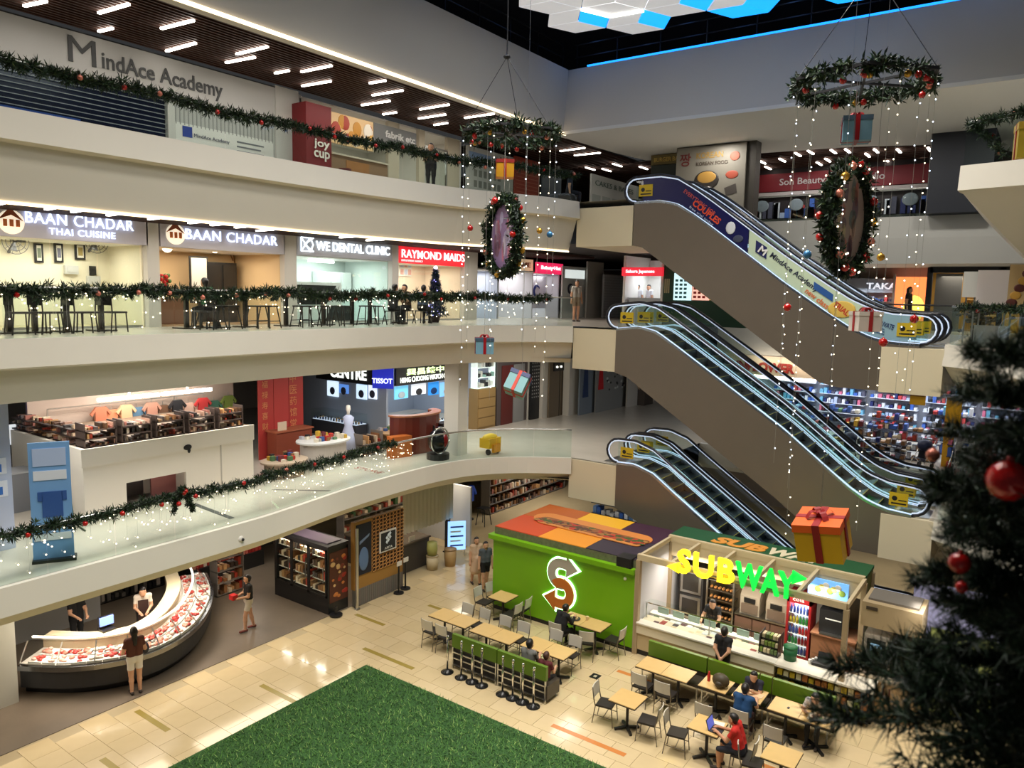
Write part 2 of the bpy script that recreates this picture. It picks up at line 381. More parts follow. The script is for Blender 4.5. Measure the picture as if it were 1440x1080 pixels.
for (a, b, c, d) in ((33,7,66,0),(138,17,182,4),(138,43,159,38),(226,39,273,27),(233,71,276,59),(332,75,377,64),(317,87,359,79),(386,102,407,98),(423,100,467,91),(424,120,466,113),(519,116,543,112),(523,133,567,126),(508,147,549,141),(538,160,558,157),(590,153,632,146),(588,166,627,160),(610,175,630,172),(653,165,695,159),(690,172,705,169),(668,176,685,173),(786,212,824,207),(806,218,846,214)):
    A, B = P(a, b, z=ZC), P(c, d, z=ZC)
    stick((A+B)/2, min(1.3, (B-A).length), math.atan2((B-A).y, (B-A).x) if (B-A).length < 2.2 else 1.5708, 'slim white stick lamp in the dark slats above the top gallery', g4, ZC-.005)
g3 = 'white stick lamps over the cuisine and clinic shopfronts'
for (a, b, c, d) in ((8,280,40,280),(66,290,98,288),(130,291,165,289),(155,298,192,297),(240,303,262,301),(292,309,322,307),(308,313,345,311),(366,313,388,316),(355,322,390,321),(470,331,520,331),(505,336,550,335),(760,348,798,350)):
    A, B = P(a, b, z=11.58), P(c, d, z=11.58); q = (A+B)/2
    stick(Vector((q.x, min(max(q.y, 17.4), 19.1), 0)), .9, 1.45, 'slim white stick lamp over the middle gallery shopfronts', g3, 11.555)
g5 = 'white stick lamps in the far slat ceiling'
for (a, b) in ((830,237),(853,239),(868,232),(905,236),(1072,228),(1080,236),(1122,217),(1100,225),(1152,230),(1164,225),(1172,213),(1192,212),(1220,218),(1232,212),(1250,228),(1264,212),(1297,226),(1307,210),(1120,240),(1140,214)):
    q = P(a, b, z=ZC-.02)
    if q.x > 45: continue
    stick(q, .9, .0, 'slim white stick lamp in the far dark ceiling', g5, ZC-.01)
# bright cove lines under the bulkhead and the galleries
ordinal_labels(STK[g4], '%s white stick lamp from the left in the slats above the top gallery')
ordinal_labels(STK[g3], '%s stick lamp from the left over the middle gallery shopfronts')
ordinal_labels(STK[g5], '%s small stick lamp from the left in the far dark ceiling')
COVE = em(255, 228, 184, 3.2)
struct('trim_16', MB().box(-1, 25.2, 15.70, 15.748, ZC-.03, ZC+.05), COVE)
struct('trim_17', sweep([Vector((p.x, p.y, 0)) for p in E4], [(-.40, 11.49), (-.40, 11.44), (-.46, 11.44), (-.46, 11.49), (-.40, 11.49)]), COVE)
# ------------------------------------------------------------------ hexagon light ceiling over the atrium
HEXW = em(225, 228, 235, .42); HEXB = em(20, 150, 255, 1.6); EDGE = em(255, 252, 240, 6.0)
def hexpanel(cx, cy, r, z, faces, edges, label):
    root = thing('ceiling_light_panel', label, 'ceiling light', (cx, cy, z), 0, 'hexagon light panels under the black ceiling')
    c = [Vector((cx+r*math.cos(R_(60*k+30)+YAW-1.5708), cy+r*math.sin(R_(60*k+30)+YAW-1.5708), z)) for k in range(6)]; o = Vector((cx, cy, z))
    up_ = Vector((0, 0, .05))
    for k in range(3):   # three rhombic faces make one hexagon
        a, b, d = c[2*k], c[(2*k+1) % 6], c[(2*k+2) % 6]
        q = [o, a, b, d]; ctr = sum(q, Vector())/4; q = [ctr+(p-ctr)*.97 for p in q]
        part(root, 'rhombus_pane', MB().add([p for p in q]+[p+up_ for p in q], [(0, 1, 2, 3), (7, 6, 5, 4), (0, 4, 5, 1), (1, 5, 6, 2), (2, 6, 7, 3), (3, 7, 4, 0)]), HEXB if faces[k] else HEXW)
    for k in edges: part(root, 'edge_tube', MB().bar(c[k]-Vector((0, 0, .03)), c[(k+1) % 6]-Vector((0, 0, .03)), .06), EDGE)
    return root
hz = 18.3; b0 = P(897, 32, z=hz); rr_ = 1.06; hexes = []; fl2 = Vector((fw.x, fw.y, 0)).normalized()
for row in range(0, 4):
    for k in range(-5, 6):
        c = Vector((b0.x, b0.y, hz))-fl2*1.5*rr_*row+rt0*(1.732*rr_*(k+.5*(row % 2))); v = c-CAM; px = 720+1062*v.dot(rt)/v.dot(fw); py = 540-1062*v.dot(up)/v.dot(fw)
        if py > -60 and 735-10*row < px < (905, 1075, 1075, 1075)[row]: hexes.append((row, px, c))
for k, (row, px, c) in enumerate(hexes):
    fc = (1 if px > 1000 and row < 2 else 0, 1 if px < 760 else 0, 1 if row == 0 or (row == 1 and px > 930) else 0)
    hexpanel(c.x, c.y, rr_, hz, fc, [(4,), (3,), (3, 4), (4,)][k % 4], '%s hexagon light panel of the ceiling cluster, counted upwards from the lowest' % NUM[k])
x = P(1200, -14, z=hz); hexpanel(x.x, x.y, 1.0, hz, (1, 1, 0), (2,), 'lone blue hexagon light panel above the right hanging garland')
BLUE = em(30, 140, 255, 2.2)
struct('trim_18', MB().box(25.40, 25.46, -4, 15.0, ZT+.04, ZT+.09), BLUE)
for k in range(9):
    area('blue_cove', (24.6, 0.5+k*1.8, 19.3), 1.6, .3, 3.5, (.12, .35, 1), rot=(0, R_(-20), 0))
for k in range(6):
    area('blue_cove', (8+k*3, 14.9, 19.6), 1.6, .3, 3.5, (.12, .35, 1), rot=(R_(-20), 0, 0))
# maintenance rail along the bulkhead tops
gr = thing('guard_rail', 'thin dark guard rail on top of the far bulkhead', 'railing', (25.5, 7, ZT))
for h in (.45, .9): part(gr, 'rail', MB().bar((25.5, -2, ZT+h), (25.5, 15.6, ZT+h), .035), DARK)
for k in range(11): part(gr, 'post', MB().bar((25.5, -1.5+k*1.7, ZT), (25.5, -1.5+k*1.7, ZT+.92), .035), DARK)
gr = thing('guard_rail', 'thin dark guard rail on top of the left bulkhead', 'railing', (16, 15.95, ZT))
for h in (.45, .9): part(gr, 'rail', MB().bar((8, 15.95, ZT+h), (25.2, 15.95, ZT+h), .035), DARK)
for k in range(11): part(gr, 'post', MB().bar((8.2+k*1.7, 15.95, ZT), (8.2+k*1.7, 15.95, ZT+.92), .035), DARK)
# ------------------------------------------------------------------ ground floor, laid tile by tile
GROUT = mat('grout', s2l(176, 158, 122), .6)
fl = struct('floor', MB().box(-4, 46, -6, 34, -.2, -.012), GROUT)
TI = [mat('cream_tile_%d' % k, s2l(*c), .13, noise=.05, nscale=3, coat=.25) for k, c in enumerate(((214, 192, 150), (211, 189, 147), (217, 195, 154)))]
OLV = mat('olive_tile', s2l(160, 140, 70), .2); ORG = mat('orange_tile', s2l(206, 132, 72), .2)
T = .63; tm = [MB().box(-T/2+.004, T/2-.004, -T/2+.004, T/2-.004, -.012, 0).mesh('tile', m) for m in TI]
cand = []
for i in range(int(24/T)):
    for j in range(int(20/T)):
        x = 3.4+i*T; y = -1+j*T+(.31 if i % 2 else 0)
        if y > 17.25 and x < 22: continue
        if 4 < x < 13.1 and 1 < y < 13.8: continue      # under the grass mat
        if x > 19.2 and y < 13.3: continue               # under the food kiosk
        p = Vector((x, y, 0)); v = p-CAM; d = v.dot(fw)
        u = v.dot(rt)/d*1062; vv = v.dot(up)/d*1062
        if abs(u) < 740 and vv > -560: cand.append((d, x, y))
cand.sort(); rest = MB()
for n, (d, x, y) in enumerate(cand):
    if n < 300: obj('tile', tm[rnd.randrange(3)], fl, (x, y, 0))
    else: rest.box(x-T/2+.004, x+T/2-.004, y-T/2+.004, y+T/2-.004, -.012, 0, rnd.randrange(3))
part(fl, 'tiles', rest, TI, kind='stuff')
for i in range(16):
    for j in range(16):
        pass
o = obj('tile', MB().box(22, 46, -6, 34, -.012, -.001).mesh('tile', TI[0]), fl)
o = obj('tile', MB().box(-4, 3.0, -6, 34, -.012, -.001).mesh('tile', TI[0]), fl)
for (x, y0, y1, m) in ((15.48, 15.55, 16.8, OLV), (14.07, 13.05, 14.95, OLV), (8.6, 15.45, 16.8, OLV), (11.1, 14.2, 15.5, OLV), (7.2, 14.6, 15.57, OLV), (17.4, 13.6, 15.5, OLV), (17.35, 7.4, 8.7, ORG), (14.1, 6.8, 8.7, ORG), (15.6, 3.6, 4.9, ORG)):
    obj('strip_tile', MB().box(x-.07, x+.07, y0, y1, -.011, .0015).mesh('strip_tile', m), fl)
dk = mat('stone_floor', s2l(112, 100, 86), .35, noise=.22, nscale=1.4)
struct('floor', MB().box(-4, 18.2, 17.35, 30, -.011, .002), dk)
# ------------------------------------------------------------------ glass rails with handrails
def arclen(E): return sum((E[i+1]-E[i]).length for i in range(len(E)-1))
def walk(E, s):
    for i in range(len(E)-1):
        l = (E[i+1]-E[i]).length
        if s <= l: return E[i]+(E[i+1]-E[i])*(s/l)
        s -= l
    return E[-1].copy()
def railing(label, E, z, h=1.0, pane=1.35, rail_m=STEEL, start=0, base=True):
    E = offset(E, -.14); m = E[len(E)//2]
    root = thing('glass_railing', label, 'railing', (m.x, m.y, z))
    L = arclen(E); n = max(1, int((L-start)/pane)); w = (L-start)/n
    for k in range(n):
        a, b = walk(E, start+k*w+.008), walk(E, start+(k+1)*w-.008); d = (b-a).normalized(); q = Vector((-d.y, d.x, 0))*.006
        mb = MB(); c = [a-q, b-q, b+q, a+q]
        mb.add([(p.x, p.y, z+.0) for p in c]+[(p.x, p.y, z+h-.03) for p in c], [(0, 3, 2, 1), (4, 5, 6, 7), (0, 1, 5, 4), (1, 2, 6, 5), (2, 3, 7, 6), (3, 0, 4, 7)])
        part(root, 'glass_pane', mb, GLASS)
    part(root, 'handrail', MB().tube([(p.x, p.y, z+h) for p in [walk(E, start+L_) for L_ in np.linspace(0, L-start-.01, 40)]], .028, 8), rail_m, smooth=True)
    return root
railing('curved glass balustrade along the top left gallery', E4, L4, .9)
railing('curved glass balustrade along the middle left gallery', E3, L3)
railing('curved glass balustrade along the lowest left gallery', E2, L2)
railing('glass balustrade of the far top gallery below the beauty studio', [Vector((32.1, 10.8, 0)), Vector((32.1, 2.2, 0))], L4, 1.05)
railing('glass balustrade at the right end of the middle gallery', ER3[:9], L3, 1.0)
railing('glass balustrade on the top right gallery corner', ER4, L4, 1.0)
railing('glass balustrade of the hall behind the lower escalators', [Vector((30.2, 11, 0)), Vector((30.2, 1, 0))], L3, 1.0, rail_m=DARK)
railing('low glass balustrade at the right end of the lowest gallery', ER2[:7], L2, 1.0)
# fascia fittings: sprinkler and camera domes on the lowest gallery fascia
for i, (px, py) in enumerate(((338, 758),)):
    q = P(px, py, y=15.95); r = thing('security_camera', 'small cream dome camera on the lowest gallery fascia', 'camera', q)
    part(r, 'housing', MB().sph(q, .09, 12, 8, sc=(1, .7, 1)), WHITE, smooth=True); part(r, 'lens', MB().sph(q+Vector((.03, -.06, -.01)), .04), BLACK, smooth=True)
# ------------------------------------------------------------------ shop helpers
def rl(x0, yt, yb, x1, Y):
    """rectangle on a wall y=Y, from its left edge (px column, top, bottom) to a right px column -> X0,X1,Z0,Z1"""
    a, b = P(x0, yt, y=Y), P(x0, yb, y=Y); c = P(x1, (yt+yb)/2, y=Y); return a.x, c.x, b.z, a.z
def rx(x0, yt, yb, x1, X):
    """rectangle on a wall x=X -> Yleft,Yright,Z0,Z1 (Yleft > Yright)"""
    a, b = P(x0, yt, x=X), P(x0, yb, x=X); c = P(x1, (yt+yb)/2, x=X); return a.y, c.y, b.z, a.z
def board(label, cat, X0, X1, Z0, Z1, Y, m, th=.12, name='sign_board'):
    r = thing(name, label, cat, ((X0+X1)/2, Y, Z0)); part(r, 'panel', MB().box(X0, X1, Y-th, Y, Z0, Z1), m); return r
def boardx(label, cat, Y0, Y1, Z0, Z1, X, m, th=.12, name='sign_board'):
    r = thing(name, label, cat, (X, (Y0+Y1)/2, Z0)); part(r, 'panel', MB().box(X-th, X, min(Y0, Y1), max(Y0, Y1), Z0, Z1), m); return r
def patch(r, name, x0, x1, z0, z1, Y, m, t=.012): return part(r, name, MB().box(x0, x1, Y-t, Y, z0, z1), m)
def patchx(r, name, y0, y1, z0, z1, X, m, t=.012): return part(r, name, MB().box(X-t, X, min(y0, y1), max(y0, y1), z0, z1), m)
WN = [0]
def wall(mb, m, side='left'):
    WN[0] += 1; return struct('wall_%s' % side, mb, m)
def room(X0, X1, Y0, Y1, Z0, Z1, wm, fm=None, power=60, colr=NEUT, lampz=None):
    """shell of a shop behind the front line: side walls, rear wall, ceiling, floor and its ceiling lamp"""
    wall(MB().box(X0-.06, X0+.02, Y0+.1, Y1, Z0, Z1), wm); wall(MB().box(X1-.02, X1+.06, Y0+.1, Y1, Z0, Z1), wm)
    wall(MB().box(X0, X1, Y1, Y1+.1, Z0, Z1), wm)
    struct('ceiling', MB().box(X0, X1, Y0+.1, Y1, Z1, Z1+.06), SHOPW)
    if fm: struct('floor', MB().box(X0, X1, Y0+.1, Y1, Z0, Z0+.012), fm)
    if power: area('shop_lamp', ((X0+X1)/2, (Y0+Y1)/2, (lampz or Z1)-.06), (X1-X0)*.7, (Y1-Y0)*.5, power, colr)
PAL = [cm(*c) for c in ((196, 60, 50), (60, 90, 150), (230, 220, 200), (40, 40, 44), (150, 110, 70), (210, 170, 60), (90, 130, 90), (180, 180, 190), (120, 50, 60))]
BLU = [cm(*c) for c in ((70, 110, 200), (190, 205, 235), (40, 50, 110), (225, 230, 240), (90, 90, 110), (200, 70, 70), (30, 32, 40))]
PINK = [cm(*c) for c in ((225, 150, 130), (200, 90, 80), (235, 200, 180), (190, 60, 55), (240, 225, 205), (215, 120, 100))]
BRN = [cm(*c) for c in ((90, 62, 40), (150, 104, 66), (60, 44, 34), (196, 150, 100), (170, 60, 40), (220, 200, 170))]
def stock(name, label, cat, x0, x1, y0, y1, z0, z1, rows, n, pal, kind='stuff', base=None, shelf=None, seed=1):
    """shelf unit: shelf boards and rows of small goods that cannot be told apart"""
    r_ = random.Random(seed); root = thing(name, label, cat, ((x0+x1)/2, (y0+y1)/2, z0))
    sh = shelf or cm(120, 112, 104); fr = MB(); d = (z1-z0)/rows; alongx = (x1-x0) > (y1-y0)
    fr.box(x0, x1, y0, y1, z0, z0+.03)
    for a in ((x0, x0+.03), (x1-.03, x1)): 
        if alongx: fr.box(a[0], a[1], y0, y1, z0, z1)
    part(root, 'frame', fr, sh)
    for k in range(rows): part(root, 'shelf', MB().box(x0, x1, y0, y1, z0+k*d, z0+k*d+.025), sh)
    g = MB()
    for k in range(rows):
        for i in range(n):
            t0 = (i+.08+.1*r_.random())/n; t1 = (i+.8+.15*r_.random())/n; h = d*(.22+.5*r_.random()**1.5); zb = z0+k*d+.026
            if alongx: g.box(x0+(x1-x0)*t0, x0+(x1-x0)*t1, y0+.02+.14*r_.random(), y1-.04, zb, zb+h, r_.randrange(len(pal)))
            else: g.box(x0+.02+.14*r_.random(), x1-.04, y0+(y1-y0)*t0, y0+(y1-y0)*t1, zb, zb+h, r_.randrange(len(pal)))
    part(root, 'goods', g, pal, kind='stuff'); return root
# rear enclosure of every storey
BACK = mat('rear_wall', s2l(190, 184, 172), .7)
for z0, z1 in ((L1, 3.4), (L2, 7.7), (L3, 11.7), (L4, ZC)):
    wall(MB().box(-3, 46, 31.5, 31.6, z0, z1), BACK, 'rear'); wall(MB().box(45.9, 46, -5, 32, z0, z1), BACK, 'far')
# ================================================================== top gallery, left
Y4 = 19.7
GREY = cm(176, 176, 172); LG = cm(206, 206, 202)
sg = board('long pale grey academy sign board with dark lettering', 'sign', 1.5, P(398, 140, y=Y4).x, 15.0, 15.95, Y4, cm(196, 196, 194))
TXD = cm(70, 72, 74)
a = P(96, 76, y=Y4-.13); b = P(313, 136, y=Y4-.13)
lettering(sg, 'M', TXD, (a.x, Y4-.13, 15.22), XP, h=.6, w=.64, depth=.02)
lettering(sg, 'indAce Academy', TXD, (a.x+.78, Y4-.13, 15.12), XP, w=b.x-a.x-.78, h=.52, depth=.02, bold=.012)
part(sg, 'edge_strip', MB().box(1.5, P(398, 140, y=Y4).x, Y4-.13, Y4-.12, 15.93, 15.96), BLACK)
x_s = P(233, 150, y=Y4).x
rs = thing('roller_shutter', 'grey slatted roller shutter over dark blue glass of the academy', 'shutter', (6, Y4, L4))
part(rs, 'dark_glass', MB().box(1.5, x_s, Y4+.05, Y4+.08, L4, 15.0), mat('night_glass', s2l(28, 36, 60), .12))
for k in range(15): part(rs, 'slat', MB().box(1.5, x_s, Y4-.03, Y4, L4+.1+k*.122, L4+.115+k*.122), cm(150, 155, 162, .4))
part(rs, 'glow_panel', MB().box(7.4, 9.3, Y4+.03, Y4+.045, 13.55, 13.95), cm(40, 90, 190))
x2, x3 = P(243, 160, y=Y4).x, P(384, 190, y=Y4).x
wall(MB().box(x_s, x2, Y4-.1, Y4+.1, L4, 15.0), LG)
aw = board('academy window with white notice and blue square logo', 'window sign', x2, x3, L4+.25, 15.0, Y4, cm(186, 186, 184), .06, 'window_display')
for k in range(26): part(aw, 'reed', MB().box(x2+.03+k*(x3-x2)/26, x2+.06+k*(x3-x2)/26, Y4-.075, Y4-.06, 14.3, 15.0), cm(160, 160, 158))
patch(aw, 'notice', x2+.02, x3-.05, L4+.35, 14.35, Y4-.06, cm(226, 226, 222))
patch(aw, 'logo', x2+.22, x2+.5, 14.0, 14.28, Y4-.075, cm(30, 60, 150))
lettering(aw, 'MindAce Academy', cm(50, 60, 90), (x2+.55, Y4-.09, 14.0), XP, h=.13, w=1.1, depth=.005)
for k in range(5): patch(aw, 'print_line', x2+1.9, x3-.4-.1*(k % 2), 13.6+k*.13, 13.64+k*.13, Y4-.075, cm(120, 124, 130))
x4 = P(416, 190, y=Y4).x
wall(MB().box(x3, x4, Y4-.15, Y4+.2, L4, ZC), LG)
wall(MB().box(x4-.1, x4+.3, Y4+.1, 31.5, L4, ZC), LG)
# drinks kiosk in front of the next shop
yk = 18.9
X0, X1, Z0, Z1 = rl(430, 142, 232, 466, yk); Z0 = L4
jc = thing('drinks_kiosk', 'dark red drinks kiosk with white lettering and food pictures', 'kiosk', ((X0+X1)/2+.6, yk, L4))
mr = cm(120, 22, 28)
part(jc, 'red_panel', MB().box(X0, X1, yk, yk+1.6, L4, Z1), mr)
for i, s in enumerate(('joy', 'cup')): lettering(jc, s, cm(240, 236, 225), (X0+.28, yk-.015, 14.25-i*.34), XP, h=.3, w=.62, depth=.012, bold=.02)
X2 = P(545, 200, y=yk).x; xa = P(525, 180, y=yk).x
part(jc, 'picture_board', MB().box(X1, xa, yk, yk+.08, 14.55, Z1-.1), cm(226, 190, 140))
r_ = random.Random(5)
for k in range(16): part(jc, 'picture_patch', MB().sph((X1+.15+r_.random()*(xa-X1-.3), yk, 14.7+r_.random()*(Z1-15.0)), .1+.12*r_.random(), 10, 6, sc=(1, .08, 1.2)), [cm(200, 140, 50), cm(236, 226, 210), cm(170, 60, 40), cm(230, 180, 90)][k % 4], smooth=True)
part(jc, 'counter', MB().box(X1, X2, yk, yk+.9, L4, L4+1.05), cm(140, 112, 84)); part(jc, 'countertop', MB().box(X1, X2, yk-.06, yk+.95, L4+1.05, L4+1.1), cm(200, 190, 170))
part(jc, 'poster', MB().box(X1+.6, X1+1.6, yk-.02, yk, L4+.15, L4+.95), cm(160, 110, 60))
part(jc, 'round_stool', MB().cyl((X1+.1, yk-.5), .2, L4+.5, L4+.56).cyl((X1+.1, yk-.5), .03, L4, L4+.5), cm(90, 30, 34))
sg = board('grey sign board with white lettering behind the drinks kiosk', 'sign', P(522, 180, y=Y4).x, P(582, 190, y=Y4).x, 15.0, 15.7, Y4, cm(130, 132, 134))
lettering(sg, 'fabrik etc', cm(240, 240, 240), (P(538, 180, y=Y4).x, Y4-.13, 15.3), XP, h=.24, w=1.5, depth=.02, bold=.02)
room(x4+.3, P(650, 200, y=Y4).x, Y4, 25, L4, 15.9, SHOPW, None, 55)
xx = [P(p, 220, y=Y4).x for p in (545, 560, 588, 596, 628, 645, 655)]
for i in (0, 2, 4): part(jc, 'x', MB(), WHITE) if 0 else wall(MB().box(xx[i], xx[i+1], Y4-.05, Y4+.1, L4, 15.9), cm(200, 190, 168))
dr = thing('shop_door', 'dark glazed shop door left of the blue sign on the top gallery', 'door', (xx[3]+.5, Y4, L4)); part(dr, 'frame', MB().box(xx[3], xx[3]+.06, Y4-.04, Y4+.04, L4, 15.4).box(xx[4]-.06, xx[4], Y4-.04, Y4+.04, L4, 15.4).box(xx[3], xx[4], Y4-.04, Y4+.04, 15.34, 15.4), STEEL); part(dr, 'pane', MB().box(xx[3]+.06, xx[4]-.06, Y4-.01, Y4+.01, L4, 15.34), SHOPGLASS); part(dr, 'handle', MB().bar((xx[4]-.15, Y4-.08, L4+.8), (xx[4]-.15, Y4-.08, L4+1.3), .03), CHROME)
# further shopfronts of the top gallery
def panelfront(label, x0, yt, yb, x1, Y, m, extra=None, cat='shopfront', z0=None, z1=None):
    X0, X1, Z0, Z1 = rl(x0, yt, yb, x1, Y); r = thing('shopfront', label, cat, ((X0+X1)/2, Y, z0 or Z0))
    part(r, 'panel', MB().box(X0, X1, Y-.08, Y, z0 or Z0, z1 or Z1), m); return r, X0, X1, (z0 or Z0), (z1 or Z1)
r, X0, X1, Z0, Z1 = panelfront('pale shopfront with a blue sign and a grid of small pictures', 655, 200, 268, 720, Y4, cm(196, 198, 194), z0=L4, z1=15.8)
patch(r, 'blue_sign', X0+.1, X1-.3, 15.15, 15.6, Y4-.08, cm(130, 160, 200))
for i in range(6):
    for j in range(4): patch(r, 'picture', X0+.45+i*.32, X0+.65+i*.32, L4+.25+j*.42, L4+.52+j*.42, Y4-.08, cm(130, 134, 128))
r, X0, X1, Z0, Z1 = panelfront('brick red panel beside the pale picture grid shopfront', 722, 195, 270, 757, Y4, cm(170, 62, 40), z0=L4, z1=15.9)
for k in range(14): patch(r, 'print_line', X0+.15, X1-.15, L4+.3+k*.16, L4+.33+k*.16, Y4-.08, cm(196, 100, 74))
r, X0, X1, Z0, Z1 = panelfront('slate grey tall panel near the end of the top gallery', 762, 198, 275, 788, Y4, cm(116, 122, 136), z0=L4, z1=15.7)
wall(MB().box(P(788, 230, y=Y4).x, 31, Y4, Y4+.1, L4, ZC), cm(190, 190, 186))
r, X0, X1, Z0, Z1 = panelfront('white tiled shopfront with lettering left of the escalator head', 830, 245, 290, 896, 16.9, cm(190, 194, 190), z0=L4, z1=15.2)
lettering(r, 'CAKES & BAKES', cm(90, 110, 100), (X0+.3, 16.8, 14.75), XP, h=.22, w=(X1-X0)*.8, depth=.01)
for k in range(5): patch(r, 'tile_panel', X0+.1+k*(X1-X0)/5, X0+(k+.9)*(X1-X0)/5, L4+.1, L4+1.2, 16.82, cm(160, 168, 164))
# ================================================================== middle gallery, left
Y3 = 19.5
ZS0, ZS1 = 11.0, 11.68     # sign zone
SGG = cm(200, 196, 204)
def px3(p, q=400): return P(p, q, y=Y3).x
LET = em(214, 226, 255, 1.6); LETB = cm(60, 80, 140)
def pillar(p0, p1): wall(MB().box(px3(p0), px3(p1), Y3-.12, Y3+.35, L3, 11.72), cm(206, 202, 194))
pillar(205, 222); pillar(397, 414); pillar(548, 557); pillar(650, 668)
def serif(root, s, m, org, h, w, depth=.03):
    o = lettering(root, s, m, org, XP, h=h, w=w, depth=depth, bold=.004, space=1.08); return o
sg = board('first grey restaurant sign with glowing white letters and round house logo', 'sign', px3(-40, 310), px3(204, 320), ZS0, ZS1+.02, Y3, SGG)
def logo(root, cx, cz, Y):
    part(root, 'logo_disc', MB().prism([(cx+.27*math.cos(t), cz+.27*math.sin(t)) for t in np.linspace(0, 6.28, 24)], Y-.02, Y, 'y'), em(240, 226, 200, .9))
    part(root, 'logo_roof', MB().prism([(cx-.27, cz+.04), (cx-.02, cz+.33), (cx+.25, cz+.03), (cx, cz+.16)], Y-.04, Y-.02, 'y'), cm(150, 70, 30))
    for k in range(3): part(root, 'logo_letter', MB().box(cx-.17+k*.13, cx-.09+k*.13, Y-.035, Y-.02, cz-.1, cz+.06), cm(210, 110, 40))
logo(sg, px3(12, 308), 11.32, Y3-.12)
serif(sg, 'BAAN CHADAR', LET, (px3(36), Y3-.16, 11.33), .27, px3(186)-px3(36))
serif(sg, 'THAI CUISINE', LET, (px3(68), Y3-.16, 11.1), .16, px3(160)-px3(68))
sg = board('second grey restaurant sign with glowing white letters', 'sign', px3(222, 330), px3(397, 330), ZS0, ZS1, Y3, SGG)
logo(sg, px3(243, 327), 11.34, Y3-.12)
serif(sg, 'BAAN CHADAR', LET, (px3(258), Y3-.16, 11.24), .28, px3(386)-px3(258))
sg = board('grey dental clinic sign with white letters and triangle logo', 'sign', px3(414, 340), px3(548, 340), ZS0+.02, ZS1-.02, Y3, cm(180, 180, 188))
LW = em(240, 250, 255, 1.5)
lettering(sg, 'WE DENTAL CLINIC', LW, (px3(440), Y3-.16, 11.2), XP, h=.3, w=px3(543)-px3(440), depth=.03, bold=.02)
lx, lw = px3(420), px3(437)-px3(420)
for a_, b_ in (((0, 0), (1, 0)), ((0, 1), (1, 1)), ((0, 0), (.75, 1)), ((0, 1), (.75, 0)), ((.75, 1), (1, .5)), ((1, .5), (.75, 0)), ((0, 0), (0, 1)), ((.25, .5), (1, 1)), ((.25, .5), (1, 0))):
    part(sg, 'logo_stroke', MB().bar((lx+a_[0]*lw, Y3-.15, 11.15+a_[1]*.42), (lx+b_[0]*lw, Y3-.15, 11.15+b_[1]*.42), .03), LW)
sg = board('bright red maid agency sign with white letters', 'sign', px3(557, 350), px3(650, 352), 10.98, 11.58, Y3, em(225, 40, 50, .75))
lettering(sg, 'RAYMOND MAIDS', em(255, 240, 240, 1.3), (px3(560), Y3-.16, 11.17), XP, h=.3, w=px3(648)-px3(560), depth=.03, bold=.005)
lettering(sg, 'EMPLOYMENT AGENCY', em(255, 220, 220, 1), (px3(560), Y3-.15, 11.04), XP, h=.07, w=px3(590)-px3(560), depth=.02)
# interiors
room(px3(-60), px3(204), Y3, 21.3, L3, ZS0, mat('warm_wall', s2l(240, 232, 208), .6), cm(200, 186, 150, .3), 60, (1, .93, .8))
room(px3(222), px3(397), Y3, 21.9, L3, ZS0, mat('peach_wall', s2l(236, 206, 160), .6), cm(170, 140, 110, .3), 52, (1, .87, .68))
room(px3(414), px3(548), Y3, 21.8, L3, ZS0, mat('clinic_wall', s2l(222, 236, 230), .5), cm(200, 205, 200, .3), 62, (.94, 1, .97))
room(px3(557), px3(650), Y3, 21.5, L3, ZS0, mat('agency_wall', s2l(240, 222, 200), .6), cm(190, 176, 160, .3), 55, (1, .9, .78))
yb = 21.28
def picture(label, p0, yt, yb_, p1, Y, m1, m2=None):
    X0, X1, Z0, Z1 = rl(p0, yt, yb_, p1, Y); r = thing('framed_picture', label, 'picture', ((X0+X1)/2, Y, Z0))
    part(r, 'frame', MB().box(X0, X1, Y-.04, Y, Z0, Z1), BLACK); part(r, 'mat_board', MB().box(X0+.05, X1-.05, Y-.05, Y-.04, Z0+.05, Z1-.05), cm(236, 232, 220))
    w_ = (X1-X0)*.2; part(r, 'print', MB().box(X0+w_+.02, X1-w_-.02, Y-.055, Y-.05, Z0+(Z1-Z0)*.25, Z1-(Z1-Z0)*.25), m1); return r
picture('leftmost of three black framed pictures on the cream restaurant wall', 47, 342, 369, 60, yb, cm(120, 130, 110))
picture('middle one of three black framed pictures on the cream restaurant wall', 75, 342, 369, 88, yb, cm(110, 110, 130))
picture('rightmost of three black framed pictures, its print yellowish, on the cream wall', 104, 342, 365, 119, yb, cm(170, 150, 90))
for i, (p0, yt, y1, p1) in enumerate(((89, 373, 385, 108), (121, 388, 400, 139))):
    X0, X1, Z0, Z1 = rl(p0, yt, y1, p1, yb); single('electrical_box', MB().box(X0, X1, yb-.1, yb, Z0, Z1).box(X0+.05, X1-.05, yb-.12, yb-.1, Z0+.05, Z1-.05), cm(200, 200, 196), ['upper grey metal box on the cream restaurant wall', 'lower grey metal box on the cream restaurant wall'][i], 'electrical box')
X0, X1, Z0, Z1 = rl(125, 374, 387, 134, yb); single('clock_panel', MB().box(X0, X1, yb-.05, yb, Z0, Z1).box(X0+.06, X1-.06, yb-.06, yb-.05, Z0+.08, Z1-.08), BLACK, 'small black panel between the two grey wall boxes', 'wall panel')
